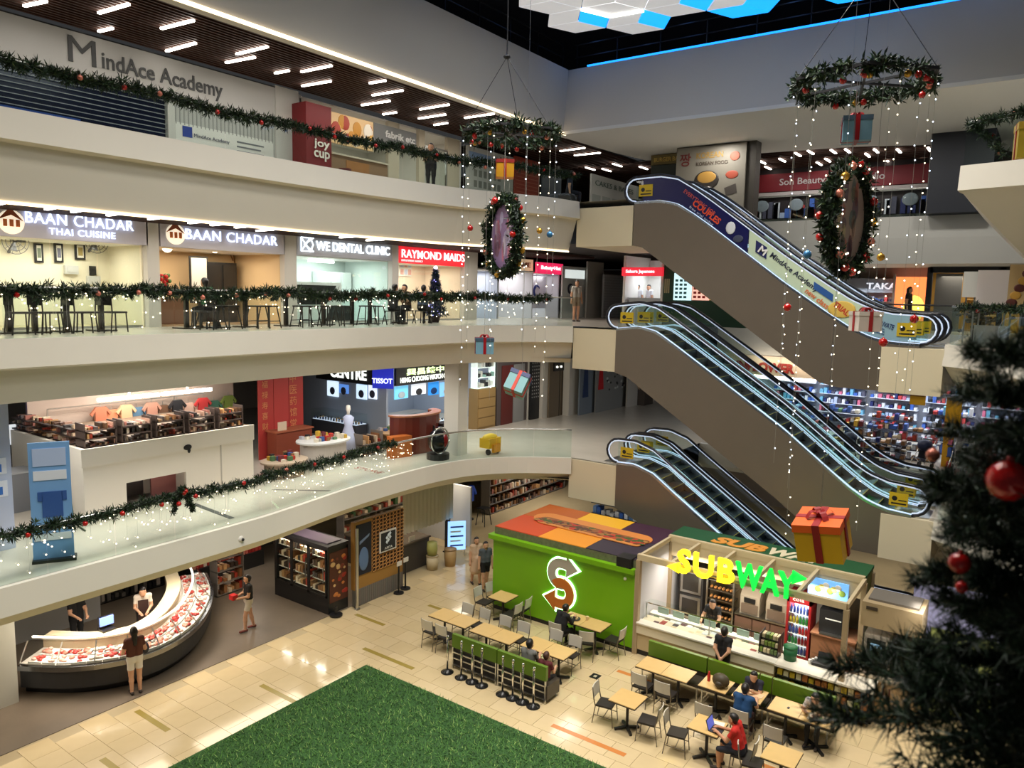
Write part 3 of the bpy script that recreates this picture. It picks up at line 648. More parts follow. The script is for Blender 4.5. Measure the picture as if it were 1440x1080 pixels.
def wallfan(label, px, py):
    q = P(px, py, y=yb-.45); r = thing('wall_fan', label, 'fan', q)
    m = MB()
    for rr in (.12, .22, .3): m.tube([(q.x+rr*math.cos(t), q.y, q.z+rr*math.sin(t)) for t in np.linspace(0, 6.283, 20)], .008, 5)
    for k in range(10): t = k*.628; m.bar((q.x, q.y-.02, q.z), (q.x+.3*math.cos(t), q.y, q.z+.3*math.sin(t)), .008)
    part(r, 'cage', m, cm(70, 70, 72))
    for k in range(3): t = k*2.094; part(r, 'blade', MB().prism([(q.x, q.z), (q.x+.24*math.cos(t), q.z+.24*math.sin(t)), (q.x+.24*math.cos(t+.7), q.z+.24*math.sin(t+.7))], q.y+.03, q.y+.04, 'y'), cm(120, 120, 122))
    part(r, 'arm', MB().bar((q.x, q.y+.05, q.z), (q.x, yb, q.z-.25), .05), cm(90, 90, 92))
wallfan('dark wall fan at the left of the cream restaurant wall', 22, 340); wallfan('dark wall fan right of the framed pictures', 136, 340)
# second restaurant interior
yb2 = 21.88
X0, X1, Z0, Z1 = rl(289, 368, 406, 333, yb2-.5); cb = thing('dark_cabinet', 'large black cabinet at the back of the second restaurant', 'cabinet', ((X0+X1)/2, yb2-.4, L3))
part(cb, 'body', MB().box(X0, X1, yb2-.5, yb2-.02, L3, Z1), BLACK)
for k in range(2): part(cb, 'door', MB().box(X0+.05+k*(X1-X0)/2, X0+(k+1)*(X1-X0)/2-.05, yb2-.53, yb2-.5, L3+.1, Z1-.08), mat('black_door', (.02, .018, .017), .3))
for i, (px, py) in enumerate(((235, 348), (302, 349))):
    q = P(px, py, y=20.6); r = thing('pendant_lamp', ['white pendant lamp by the left jamb of the second restaurant', 'white pendant lamp above the black cabinet'][i], 'lamp', q)
    part(r, 'globe', MB().sph(q, .14, 14, 8), em(255, 236, 200, 6), smooth=True); part(r, 'cord', MB().bar(q, (q.x, q.y, 11.0), .012), BLACK)
mn = thing('menu_board', 'white menu board leaning beside the black cabinet', 'menu board', (P(279, 395, y=21.2).x, 21.2, L3))
a = P(279, 395, y=21.2); part(mn, 'frame', MB().box(a.x-.3, a.x+.3, 21.16, 21.2, L3+.6, L3+2.0), BLACK); part(mn, 'sheet', MB().box(a.x-.25, a.x+.25, 21.14, 21.16, L3+.65, L3+1.95), cm(230, 228, 220)); part(mn, 'stand', MB().box(a.x-.03, a.x+.03, 21.16, 21.22, L3, L3+.6), BLACK)
dw = single('wooden_screen', MB().box(px3(222)+.1, px3(245), 20.9, 21.0, L3, 10.9).box(px3(222)+.1, px3(245), 20.86, 20.9, 10.75, 10.9), cm(150, 100, 64), 'brown timber screen just inside the second restaurant', 'screen')
br = thing('tree_mural', 'brown branch mural on the peach restaurant wall', 'mural', (P(350, 370, y=yb2).x, yb2, 10))
r_ = random.Random(3)
for k in range(12):
    a = P(322+r_.random()*22, 345+r_.random()*40, y=yb2); part(br, 'branch', MB().bar((a.x, yb2-.02, a.z), (a.x+r_.uniform(-.6, .6), yb2-.02, a.z+r_.uniform(.1, .5)), .03, .02), cm(170, 120, 70))
pc = thing('flower_arrangement', 'red and green flower arrangement behind the gallery rail', 'flowers', P(228, 400, y=20.6))
q = P(228, 402, y=20.6)
part(pc, 'vase', MB().lathe([(.05, q.z-.35), (.11, q.z-.2), (.06, q.z-.05)], (q.x, q.y)), cm(200, 190, 170), smooth=True)
g = MB(); [g.sph((q.x+r_.uniform(-.2, .2), q.y+r_.uniform(-.15, .15), q.z+r_.uniform(0, .3)), .06, 6, 4, mi=k % 2) for k in range(30)]
part(pc, 'blossoms', g, [cm(200, 40, 40), cm(60, 110, 50)], kind='stuff')
tb = single('counter_base', MB().box(q.x-.5, q.x+.6, 20.4, 21.0, L3, q.z-.35), cm(120, 84, 60), 'brown counter under the flower arrangement', 'counter')
# clinic interior
yc = 21.78
ct = thing('reception_counter', 'black and white slanted reception counter of the dental clinic', 'counter', (px3(440), 21, L3))
X0, X1, Z0, Z1 = rl(416, 381, 402, 480, 20.3)
part(ct, 'white_body', MB().box(X0, X1, 20.3, 20.8, L3, 10.2), cm(240, 242, 240)); part(ct, 'black_inset', MB().prism([(X0+.05, 9.45), (X0+.05, 10.1), (X1-.25, 10.1), (X1-.7, 9.45)], 20.27, 20.3, 'y'), BLACK); part(ct, 'black_base', MB().prism([(X1-.75, L3), (X1-.45, 9.4), (X1+.5, 9.4), (X1+.5, L3)], 20.25, 20.75, 'y'), cm(36, 38, 38))
for i, nm in enumerate(('left', 'middle', 'right')):
    X0 = px3(548)-1.6+i*.5; X1 = X0+.48; r = thing('white_cabinet', '%s one of three tall white clinic cabinets' % nm, 'cabinet', ((X0+X1)/2, yc, L3)); part(r, 'body', MB().box(X0, X1, yc-.42, yc-.02, L3, 10.6), cm(232, 240, 236)); part(r, 'door', MB().box(X0+.03, X1-.03, yc-.44, yc-.42, L3+.1, 10.55), cm(224, 234, 230)); part(r, 'handle', MB().box(X1-.1, X1-.07, yc-.47, yc-.44, 9.6, 9.8), STEEL)
X0, X1, Z0, Z1 = rl(436, 365, 368, 470, 21.0); single('tube_lamp', MB().box(X0, X1, 21.0, 21.12, 10.9, 10.96).box(X0, X1, 21.03, 21.09, 10.96, 11.0), em(255, 255, 255, 6), 'white tube lamp inside the dental clinic', 'lamp')
for i in range(6):
    q = Vector((px3(548)-2.3+(i % 3)*.2, 21.79, 9.9+(i//3)*.2)); single('wall_plaque', MB().box(q.x-.06, q.x+.06, q.y-.03, q.y, q.z-.05, q.z+.05), [BLACK, cm(180, 180, 176)][i % 2], ['upper', 'lower'][1-i//3]+' '+['left', 'middle', 'right'][i % 3]+' tiny plaque of the dotted cluster on the clinic wall', 'plaque', 'clinic wall plaques')
# agency interior
X0, X1, Z0, Z1 = rl(560, 372, 388, 578, 21.48); nb = board('white notice board inside the maid agency', 'notice board', X0, X1, Z0, Z1, 21.48, cm(240, 236, 228), .03, 'notice_board')
for k in range(6): patch(nb, 'sheet', X0+.1+(k % 3)*.22, X0+.27+(k % 3)*.22, Z0+.06+(k//3)*.3, Z0+.28+(k//3)*.3, 21.45, [cm(220, 170, 160), cm(200, 210, 230)][k % 2])
# glazed fronts (each a framed sheet of glass)
for lab, p0, p1 in (('clear shop window of the first restaurant', 0, 198), ('clear shop window of the dental clinic', 416, 546), ('clear shop window of the maid agency', 559, 648)):
    r = thing('shop_window', lab, 'window', (px3((p0+p1)/2), Y3, L3)); n = 3; X0, X1 = px3(p0), px3(p1)
    for k in range(n): part(r, 'glass_pane', MB().box(X0+k*(X1-X0)/n+.01, X0+(k+1)*(X1-X0)/n-.01, Y3-.01, Y3+.0, L3, ZS0-.02), SHOPGLASS)
    part(r, 'frame', MB().box(X0, X1, Y3-.03, Y3+.03, L3, L3+.06), STEEL)
# shops right of the white pillar
def litshop(label, p0, p1, Y, zs, z0, back, pal, sign=None, power=40, pw=None, rows=4, n=9, seed=2, stext=None, sm=None, tm_=None, colr=NEUT, depth=2.4):
    X0, X1 = P(p0, 400, y=Y).x, P(p1, 400, y=Y).x
    room(X0, X1, Y, Y+depth, z0, zs, back, None, power, colr)
    stock('display_shelf', label, 'shelf', X0+.15, X1-.15, Y+depth-.5, Y+depth-.08, z0, zs-.25, rows, n, pal, seed=seed)
    if sm:
        s_ = board(stext[1], 'sign', X0, X1, zs, zs+.5, Y, sm)
        lettering(s_, stext[0], tm_, (X0+(X1-X0)*.12, Y-.15, zs+.14), XP, h=.22, w=(X1-X0)*.76, depth=.03, bold=.02)
litshop('backlit shelf of small goods right of the white gallery pillar', 668, 702, 19.5, 10.9, L3, cm(180, 190, 210), BLU, seed=4, power=40)
litshop('shelf of pale goods below the cream sign on the middle gallery', 704, 746, 19.5, 11.0, L3, cm(200, 205, 210), BLU, seed=5, stext=('COSME', 'cream lit sign with brown lettering beside the left wreath'), sm=em(220, 190, 150, .5), tm_=cm(150, 90, 70))
litshop('shelf of clothes below the pink beauty sign', 752, 788, 19.2, 10.9, L3, cm(210, 212, 226), BLU, seed=6, stext=('Beauty Hut', 'bright pink beauty shop sign with white lettering'), sm=em(226, 40, 90, .9), tm_=em(255, 235, 240, 1.2))
r, X0, X1, Z0, Z1 = panelfront('pale shopfront with white sign and round crescent logo', 790, 365, 378, 822, 18.9, cm(200, 204, 202), z0=L3, z1=11.3)
patch(r, 'lit_sign', X0+.2, X1-.1, 10.75, 11.15, 18.82, em(226, 236, 232, .8)); part(r, 'logo_disc', MB().prism([(X0+.7+.25*math.cos(t), 10.25+.25*math.sin(t)) for t in np.linspace(0, 6.28, 20)], 18.79, 18.82, 'y'), cm(40, 44, 60)); part(r, 'logo_cut', MB().prism([(X0+.78+.17*math.cos(t), 10.25+.17*math.sin(t)) for t in np.linspace(0, 6.28, 20)], 18.77, 18.79, 'y'), cm(226, 228, 230))
q = P(780, 395, y=19.0); cp = thing('round_logo_panel', 'white panel with dark blue crescent mark between shopfronts', 'sign', q); part(cp, 'panel', MB().box(q.x-.9, q.x+.9, 20.0, 20.04, 9.3, 10.8), cm(214, 216, 232)); part(cp, 'crescent', MB().prism([(q.x+.3*math.cos(t), 10.1+.3*math.sin(t)) for t in np.linspace(.6, 5.7, 20)]+[(q.x+.06+.2*math.cos(t), 10.1+.2*math.sin(t)) for t in np.linspace(5.7, .6, 20)], 19.98, 20.0, 'y'), cm(30, 50, 130))
# end of the middle gallery: shutter, red sign shop, dark green wall
r, X0, X1, Z0, Z1 = panelfront('closed grey roller shutter at the end of the middle gallery', 848, 375, 440, 880, 18.2, cm(150, 150, 152), z0=L3, z1=11.0, cat='shutter')
for k in range(16): patch(r, 'slat', X0+.02, X1-.02, L3+.05+k*.13, L3+.14+k*.13, 18.12, cm(166, 166, 168), .02)
wall(MB().box(P(826, 400, y=18.6).x, P(848, 400, y=18.6).x, 18.6, 18.7, L3, 11.6), cm(176, 172, 164))
xg = 28.0
Ya, Yb, Z0, Z1 = rx(880, 378, 432, 929, xg)
room_ = MB().box(xg+2.2, xg+2.3, Yb, Ya, L3, 11.5); wall(room_, SHOPW, 'far'); area('shop_lamp', (xg+1.2, (Ya+Yb)/2, 10.95), 1, 1, 24, COOL)
wall(MB().box(xg, xg+2.3, Ya, Ya+.1, L3, 11.6), SHOPW); wall(MB().box(xg, xg+2.3, Yb-.1, Yb, L3, 11.6), SHOPW)
sg = boardx('bright red sign of the clinic shop under the top escalator landing', 'sign', Ya+.1, Yb-.1, 10.78, 11.12, xg+.02, em(225, 44, 60, .9), .17)
lettering(sg, 'Sakura Japanese', em(255, 235, 240, 1.2), (xg-.17, Ya-.1, 10.86), YM, h=.17, w=(Ya-Yb)*.8, depth=.02, bold=.02)
single('glass_counter', MB().box(xg+.2, xg+.7, Yb+.1, Ya-.1, L3, L3+1.0).box(xg+.15, xg+.75, Yb+.05, Ya-.05, L3+1.0, L3+1.04), cm(200, 206, 212), 'pale counter inside the red sign shop', 'counter')
GREEN = cm(22, 66, 44)
Yc = Yb-.12; Yd = P(1050, 420, x=xg).y
gw = thing('green_hoarding', 'dark green wall with bright menu posters behind the upper escalator', 'hoarding', (xg, (Yc+Yd)/2, L3)); part(gw, 'panel', MB().box(xg, xg+.2, Yd, Yc, L3, 11.5), GREEN)
Y0, Y1, Z0, Z1 = rx(934, 392, 412, 942, xg); 
for k in range(3): patchx(gw, 'cutlery_icon', Y0-.03-k*.08, Y0-.08-k*.08, Z0, Z1, xg, cm(190, 180, 140))
for i, (p0, p1, m1, m2) in enumerate(((949, 973, em(205, 240, 245, 1.1), cm(90, 150, 160)), (975, 998, em(245, 190, 170, 1.0), cm(210, 60, 50)), (1000, 1024, em(250, 190, 90, 1.0), cm(200, 80, 40)))):
    Y0, Y1, Z0, Z1 = rx(p0, 384, 422, p1, xg)
    ps = thing('menu_poster', ['pale blue lit menu poster on the dark green wall', 'red and white lit menu poster on the dark green wall', 'orange lit menu poster on the dark green wall'][i], 'poster', (xg, (Y0+Y1)/2, Z0)); part(ps, 'light_panel', MB().box(xg-.04, xg, Y1, Y0, Z0, Z1), m1)
    for k in range(5):
        for j in range(3): patchx(ps, 'menu_picture', Y0-.06-j*.18, Y0-.18-j*.18, Z0+.08+k*.16, Z0+.17+k*.16, xg-.04, m2, .01)
MUT = [cm(*c) for c in ((190, 150, 130), (120, 90, 76), (206, 190, 170), (90, 80, 78), (170, 110, 96), (140, 130, 120), (60, 54, 52), (196, 170, 140))]
# ================================================================== lowest gallery (second storey), left
def pxy(p, q, Y): return P(p, q, y=Y)
# bluish pillar at the picture's left edge
X1 = pxy(15, 640, 18.2).x
wall(MB().box(X1-1.4, X1, 18.2, 18.7, L2, 7.65), cm(196, 206, 226))
for i, z in enumerate((5.35, 5.85)): 
    s_ = thing('blue_notice', ['upper', 'lower'][1-i]+' blue notice on the pale pillar at the left edge', 'notice', (X1-.35, 18.2, z)); part(s_, 'sheet', MB().box(X1-.6, X1-.1, 18.18, 18.2, z, z+.35), cm(236, 240, 246)); part(s_, 'blue_block', MB().box(X1-.55, X1-.2, 18.17, 18.18, z+.05, z+.22), cm(60, 120, 200))
stock('shoe_shelf', 'tall shoe shelf behind the pale pillar', 'shelf', 7.6, 9.3, 25.2, 25.6, L2, 7.2, 8, 7, BRN, seed=11)
stock('shoe_shelf', 'low shoe shelf in front of the tall shoe shelf', 'shelf', 7.3, 8.5, 23.6, 24.0, L2, 5.6, 5, 5, BRN, seed=12)
q = Vector((8.5, 21.4, L2)); gc = thing('grey_counter', 'dark grey cash counter beside the blue totem', 'counter', q); part(gc, 'body', MB().box(7.7, 8.38, 21.0, 21.7, L2, L2+1.0), cm(120, 122, 128)); part(gc, 'top', MB().box(7.67, 8.4, 20.97, 21.73, L2+1.0, L2+1.04), cm(170, 172, 176)); part(gc, 'plinth', MB().box(7.75, 8.33, 21.05, 21.65, L2, L2+.08), BLACK)
tv = thing('screen_stand', 'small white screen on a black easel stand near the shoe shelf', 'display', (8.5, 23.0, L2)); part(tv, 'screen', MB().box(8.2, 8.75, 22.95, 23.0, 5.55, 6.1), em(230, 236, 240, .8)); part(tv, 'bezel', MB().box(8.16, 8.79, 23.0, 23.03, 5.5, 6.15), BLACK)
for s_ in (-.2, .2): part(tv, 'leg', MB().bar((8.47+s_*.6, 23.02, 5.6), (8.47+s_*1.6, 23.1, L2), .04), BLACK)
b1 = single('blue_screen', MB().box(8.3, 8.9, 24.0, 24.05, 6.3, 6.7).box(8.28, 8.92, 24.05, 24.08, 6.28, 6.72), em(60, 90, 220, .9), 'small glowing blue screen above the shoe shelf', 'screen')
# totem banner
tt = thing('totem_banner', 'tall pale blue double sided totem banner with a shirt picture', 'banner', (6.95, 16.75, L2))
TB = cm(120, 170, 225); zt_ = P(80, 622, y=16.6).z
part(tt, 'front', MB().prism([(6.62, 16.9), (7.28, 16.55), (7.3, 16.6), (6.64, 16.95)], L2+.06, zt_), TB)
def ttp(u, v, d=.0): return Vector((6.62+.66*u+d*-.47, 16.9-.35*u+d*-.88, L2+.06+(zt_-L2-.06)*v))
def ttq(nm, u0, u1, v0, v1, m, d=.012): a = [ttp(u0, v0, d), ttp(u1, v0, d), ttp(u1, v1, d), ttp(u0, v1, d)]; b = [ttp(u0, v0, .001), ttp(u1, v0, .001), ttp(u1, v1, .001), ttp(u0, v1, .001)]; part(tt, nm, MB().add(a+b, [(0, 1, 2, 3), (4, 5, 6, 7), (0, 1, 5, 4), (1, 2, 6, 5), (2, 3, 7, 6), (3, 0, 4, 7)]), m)
ttq('upper_print', .1, .9, .8, .95, cm(180, 200, 236)); ttq('white_band', .1, .9, .68, .76, cm(226, 234, 246))
ttq('shirt_print', .28, .78, .36, .58, cm(50, 90, 160)); ttq('left_sleeve', .18, .3, .5, .58, cm(50, 90, 160)); ttq('right_sleeve', .76, .88, .5, .58, cm(50, 90, 160)); ttq('lower_swoosh', .05, .95, .16, .22, cm(226, 236, 246))
part(tt, 'foot', MB().prism([(6.55, 16.8), (7.25, 16.4), (7.4, 16.7), (6.7, 17.1)], L2, L2+.06), BLACK)
# white booth
BW = cm(238, 232, 218); yF = 18.6; xC, xE = pxy(116, 640, yF).x, pxy(356, 630, yF).x; zB = 6.02
bo = thing('white_booth', 'white walled booth with a serving hatch behind the lowest gallery rail', 'booth', ((xC+xE)/2, 20, L2))
xa, xb = pxy(178, 690, yF).x, pxy(262, 680, yF).x
part(bo, 'left_panel', MB().box(xC, xa, yF, yF+.1, L2, zB), BW); part(bo, 'right_panel', MB().box(xb, xE, yF, yF+.1, L2, zB), BW); part(bo, 'lintel', MB().box(xa, xb, yF, yF+.1, 5.02, zB), BW); part(bo, 'sill', MB().box(xa, xb, yF, yF+.1, L2, 4.4), BW)
part(bo, 'side_panel', MB().box(xC, xC+.1, yF+.1, 22.6, L2, zB), BW); part(bo, 'top_band', MB().box(xC-.06, xE, yF-.06, yF, 5.6, zB+.02), BW); part(bo, 'top_deck', MB().box(xC+.1, xE, yF+.1, 22.6, zB-.08, zB-.02), cm(150, 130, 110))
part(bo, 'hatch_back', MB().box(xa, xb-.7, yF+.9, yF+.95, 4.4, 5.05), cm(110, 100, 100)); part(bo, 'hatch_side', MB().box(xb-.7, xb, yF+.5, yF+.55, 4.4, 5.05), cm(190, 120, 116)); part(bo, 'hatch_counter', MB().box(xa, xb, yF+.1, yF+.9, 4.36, 4.4), cm(120, 110, 100))
part(bo, 'panel_joint', MB().box(pxy(310, 640, yF).x, pxy(310, 640, yF).x+.03, yF-.015, yF, L2, 5.6), cm(190, 184, 170))
q = pxy(264, 629, yF-.07); lg = MB(); lg.sph((q.x, q.y, q.z), .1, 12, 6, sc=(1.2, .12, .8)); lg.sph((q.x+.03, q.y-.01, q.z-.08), .06, 8, 6, sc=(.8, .12, 1.4))
part(bo, 'emblem', lg, BLACK, smooth=True)
part(bo, 'wall_phone', MB().box(xC-.05, xC, 19.4, 19.7, 5.0, 5.5), cm(60, 60, 62)); part(bo, 'cable', MB().tube([(xC-.03, 19.5, 5.0), (xC-.05, 19.2, 4.7), (xC-.08, 19.0, L2+.02), (xC-.2, 18.2, L2+.02)], .02, 6), cm(60, 80, 60))
area('booth_lamp', ((xC+xE)/2, 21, 7.4), 4, 1.2, 130, (1, .92, .84))
x0, x1 = xC+.2, xE
for i in range(2):
    X0_, X1_ = (pxy(136, 555, 22.3).x, pxy(222, 555, 22.3).x) if i == 0 else (pxy(226, 550, 22.3).x, pxy(296, 550, 22.3).x)
    zt2 = pxy(215, 556, 22.3).z+.02; single('tube_lamp', MB().box(X0_, X1_, 22.2, 22.3, zt2-.05, zt2+.05).box((X0_+X1_)/2-.02, (X0_+X1_)/2+.02, 22.22, 22.28, zt2+.05, 7.72), em(255, 248, 236, 8), ['left', 'right'][i]+' bright tube lamp above the clothes wall of the booth', 'lamp')
wall(MB().box(xC+.5, xE+2.2, 22.75, 22.85, L2, 7.7), cm(206, 186, 170))
def garment(label, x, y, z, w, h, m, grp, rz=0):
    r = thing('garment', label, 'clothing', (x, y, z), rz, grp)
    b = MB().prism([(-w/2, 0), (w/2, 0), (w*.46, h*.8), (w*.75, h*.55), (w*.9, h*.66), (w*.4, h), (-w*.4, h), (-w*.9, h*.66), (-w*.75, h*.55), (-w*.46, h*.8)], -.04, .04, 'y'); part(r, 'cloth', b, m, world=False)
    part(r, 'hanger', MB().bar((-w*.35, 0, h), (w*.35, 0, h), .02).bar((0, 0, h), (0, 0, h+.12), .012), STEEL, world=False); return r
gcol = [(196, 120, 90), (226, 150, 110), (220, 180, 140), (90, 130, 160), (190, 140, 120), (110, 80, 60), (40, 40, 44), (230, 190, 170), (210, 60, 60), (70, 120, 100), (120, 140, 60)]
gnm = ['terracotta', 'peach', 'sand coloured', 'denim blue', 'dusty rose', 'brown', 'black', 'blush', 'bright red', 'sea green', 'olive']
for i, c in enumerate(gcol):
    q = pxy(140+i*18, 566-i*1.5+6*(i % 2), 22.5); garment(gnm[i]+' garment hanging on the lit booth wall', q.x, 22.46+.1*(i % 2), q.z-.72, .34, .6, cm(*c), 'garments on the booth wall')
zr = pxy(220, 560, 22.5).z; rail = single('clothes_rail', MB().bar((xC+.9, 22.5, zr), (xE+1, 22.5, zr), .03).bar((xC+.9, 22.5, zr), (xC+.9, 22.5, zB-.02), .03).bar((xE-.1, 22.5, zr), (xE-.1, 22.5, zB-.02), .03), STEEL, 'long steel clothes rail along the booth wall', 'rail')
for i in range(5):
    X0_ = xC+.15+i*(xE-xC-.2)/5; X1_ = X0_+(xE-xC-.2)/5-.12
    stock('wire_display', ['leftmost', 'second', 'third', 'fourth', 'rightmost'][i]+' wire display of small goods on the booth roof', 'display', X0_, X1_, yF+.2, yF+.65, zB-.02, 6.6, 3, 11, [BRN+MUT, MUT, BRN+MUT, MUT, BRN][i], seed=20+i, shelf=cm(70, 56, 50))
for i in range(3):
    stock('wire_display', ['nearest', 'middle', 'farthest'][i]+' wire display along the booth side edge', 'display', xC+.15, xC+.5, yF+.9+i*1.2, yF+1.9+i*1.2, zB-.02, 6.55-.05*i, 3, 9, [MUT, BRN, MUT][i], seed=30+i, shelf=cm(70, 56, 50))
# red banner screen and wood counter
yb3 = 21.6; X0, X1 = pxy(362, 575, yb3).x, pxy(426, 575, yb3).x
bn = thing('red_screen', 'tall red banner screen with faint gold characters', 'screen', ((X0+X1)/2, yb3, L2))
RD = mat('red_film', s2l(190, 70, 66), .3)
for k in range(3): part(bn, 'panel', MB().box(X0+k*(X1-X0)/3+.01, X0+(k+1)*(X1-X0)/3-.01, yb3-.03, yb3, L2, 7.2), RD)
for k in range(5): lettering(bn, '福禄寿喜财'[k], cm(226, 150, 100), (X0+.15, yb3-.04, 6.6-k*.36), XP, h=.24, depth=.008)
for k in range(5): lettering(bn, '中医药馆堂'[k], cm(226, 150, 100), (X1-.6, yb3-.04, 6.7-k*.4), XP, h=.3, depth=.008)
wc = thing('wood_counter', 'reddish wood counter at the foot of the red banner screen', 'counter', ((X0+X1)/2, yb3-.4, L2)); part(wc, 'body', MB().box(X0+.3, X1-.1, yb3-.6, yb3-.1, L2, L2+.95), cm(140, 66, 44)); part(wc, 'top', MB().box(X0+.25, X1-.05, yb3-.65, yb3-.05, L2+.95, L2+1.0), cm(170, 96, 66)); part(wc, 'card', MB().box(X0+.45, X0+.8, yb3-.5, yb3-.47, L2+1.0, L2+1.3), cm(226, 206, 180))
# watch shop on the corner
yw = 20.6; xw = pxy(545, 540, yw).x; xw2 = pxy(643, 530, yw).x; zs0, zs1 = P(600, 537, y=yw).z, 7.5
SB = cm(20, 18, 18); GLT = em(235, 255, 190, 1.5); WHT = em(245, 250, 240, 1.4)
sg = board('black watch shop sign with glowing green lettering', 'sign', xw+.35, xw2, zs0, zs1, yw, SB)
lettering(sg, '興昌錶中心', GLT, (xw+.9, yw-.14, zs0+.36), XP, h=.27, w=(xw2-xw)*.68, depth=.02, bold=.01)
lettering(sg, 'HENG CHOONG WATCH CENTRE', WHT, (xw+.55, yw-.14, zs0+.1), XP, h=.2, w=(xw2-xw)*.8, depth=.02, bold=.02)
Yl, Yr, z0_, z1_ = rx(470, 516, 532, 527, xw)
sg = boardx('black watch shop sign ending in white capitals', 'sign', 24.6, yw+.7, zs0+.0, zs1, xw, SB)
lettering(sg, 'CENTRE', WHT, (xw-.14, 23.7, zs0+.14), YM, h=.46, w=2.1, depth=.02, bold=.03)
bx_ = thing('brand_sign', 'small blue square sign with white lettering at the shop corner', 'sign', (xw, yw, zs0)); part(bx_, 'panel', MB().prism([(xw-.32, yw+.5), (xw+.08, yw-.24), (xw+.16, yw-.16), (xw-.22, yw+.56)], zs0-.08, zs1-.05), em(30, 40, 170, .8))
dv = (Vector((.4, -.74, 0))).normalized()
lettering(bx_, 'TISSOT', em(235, 240, 255, 1.3), Vector((xw-.32, yw+.5, zs0+.12))+Vector((-.02, -.012, 0)), dv, h=.2, w=.8, depth=.01, bold=.02)
room(xw+.1, 27.5, yw, 25.6, L2, 7.3, cm(160, 170, 186), None, 120, COOL)
for i, (a, b, c, d, m) in enumerate(((461, 535, 556, 476, em(210, 230, 245, 1.1)), (478, 540, 552, 490, em(90, 140, 220, .9)), (502, 540, 560, 516, em(200, 225, 245, 1.1)), (519, 541, 560, 530, em(226, 236, 250, 1.0)))):
    Y0, Y1, Z0, Z1 = rx(a, b, c, d, xw+.02); ps = thing('lit_poster', ['leftmost pale', 'second deep blue', 'third pale', 'rightmost white'][i]+' backlit watch poster under the white capitals sign', 'poster', (xw+.02, (Y0+Y1)/2, Z0)); part(ps, 'light_panel', MB().box(xw-.02, xw+.035, Y1, Y0, Z0, Z1), m); part(ps, 'picture', MB().sph((xw-.025, (Y0+Y1)/2, (Z0+Z1)/2-.08), .16, 10, 6, sc=(.1, 1, 1)), cm(60, 60, 80), smooth=True)
for i, (a, b, c, d, m) in enumerate(((554, 544, 562, 573, em(110, 190, 226, 1.0)), (578, 541, 556, 598, em(220, 226, 232, .9)), (602, 538, 556, 616, em(40, 130, 210, 1.0)), (618, 538, 558, 636, em(120, 180, 226, 1.0)))):
    X0, X1, Z0, Z1 = rl(a, b, c, d, yw+.3); ps = thing('lit_poster', ['turquoise', 'silver', 'bright blue', 'sky blue portrait'][i]+' backlit watch poster under the green lettered sign', 'poster', ((X0+X1)/2, yw+.3, Z0)); part(ps, 'light_panel', MB().box(X0, X1, yw+.26, yw+.3, Z0, Z1), m); part(ps, 'hanger', MB().bar(((X0+X1)/2, yw+.28, Z1), ((X0+X1)/2, yw+.28, 7.3), .02), STEEL); part(ps, 'picture', MB().sph(((X0+X1)/2, yw+.25, (Z0+Z1)/2-.1), .2, 10, 6, sc=(1, .1, .7)), [cm(200, 220, 230), cm(50, 50, 56), cm(20, 60, 120), cm(226, 180, 150)][i], smooth=True)
def vitrine(label, x0, x1, y0, y1, z, h, base_m, seed, glow=True):
    r = thing('display_case', label, 'display case', ((x0+x1)/2, (y0+y1)/2, z)); r_ = random.Random(seed)
    part(r, 'base', MB().box(x0, x1, y0, y1, z, z+h*.6), base_m); part(r, 'glass_top', MB().box(x0, x1, y0, y1, z+h*.6, z+h), SHOPGLASS)
    part(r, 'shelf', MB().box(x0+.03, x1-.03, y0+.03, y1-.03, z+h*.6, z+h*.62), em(220, 235, 255, .6) if glow else WHITE)
    g = MB(); [g.box(x, x+.05, y, y+.05, z+h*.62, z+h*.62+.05+.05*r_.random(), r_.randrange(4)) for x in np.arange(x0+.08, x1-.1, .14) for y in np.arange(y0+.08, y1-.1, .16)]
    part(r, 'watches', g, [STEEL, BLACK, cm(190, 150, 80), cm(60, 70, 110)], kind='stuff')
vitrine('glass watch case along the left face of the watch shop', xw-.7, xw-.1, 21.6, 24.2, L2, 1.0, cm(60, 62, 70), 1)
vitrine('glass watch case along the right face of the watch shop', xw+.6, xw2-1.3, yw-.7, yw-.1, L2, 1.0, cm(70, 70, 80), 2)
stock('watch_wall', 'lit wall of watch boxes inside the corner shop', 'shelf', xw+.9, xw2, 25.0, 25.4, L2, 7.0, 6, 14, BLU, seed=41)
# brown curved sales counter and stands in the gallery
cx_, cy_ = pxy(582, 590, 18.9).x, 18.9
bc = thing('curved_counter', 'curved dark red wood sales counter in front of the watch shop', 'counter', (cx_, cy_, L2))
arc = [(cx_+1.15*math.cos(t), cy_+.75*math.sin(t)) for t in np.linspace(math.pi*.95, math.pi*2.05, 14)]; arc2 = [(cx_+.85*math.cos(t), cy_+.45*math.sin(t)) for t in np.linspace(math.pi*2.05, math.pi*.95, 14)]
part(bc, 'body', MB().prism(arc+arc2, L2, L2+1.35), cm(104, 44, 34, .25)); part(bc, 'top', MB().prism([(cx_+(x-cx_)*1.06, cy_+(y-cy_)*1.06) for x, y in arc]+arc2, L2+1.35, L2+1.41), cm(170, 110, 76, .25)); part(bc, 'orange_side', MB().prism([(cx_-1.7, cy_-.55), (cx_-.9, cy_-.75), (cx_-.9, cy_-.4), (cx_-1.6, cy_-.2)], L2, L2+.75), cm(190, 104, 40))
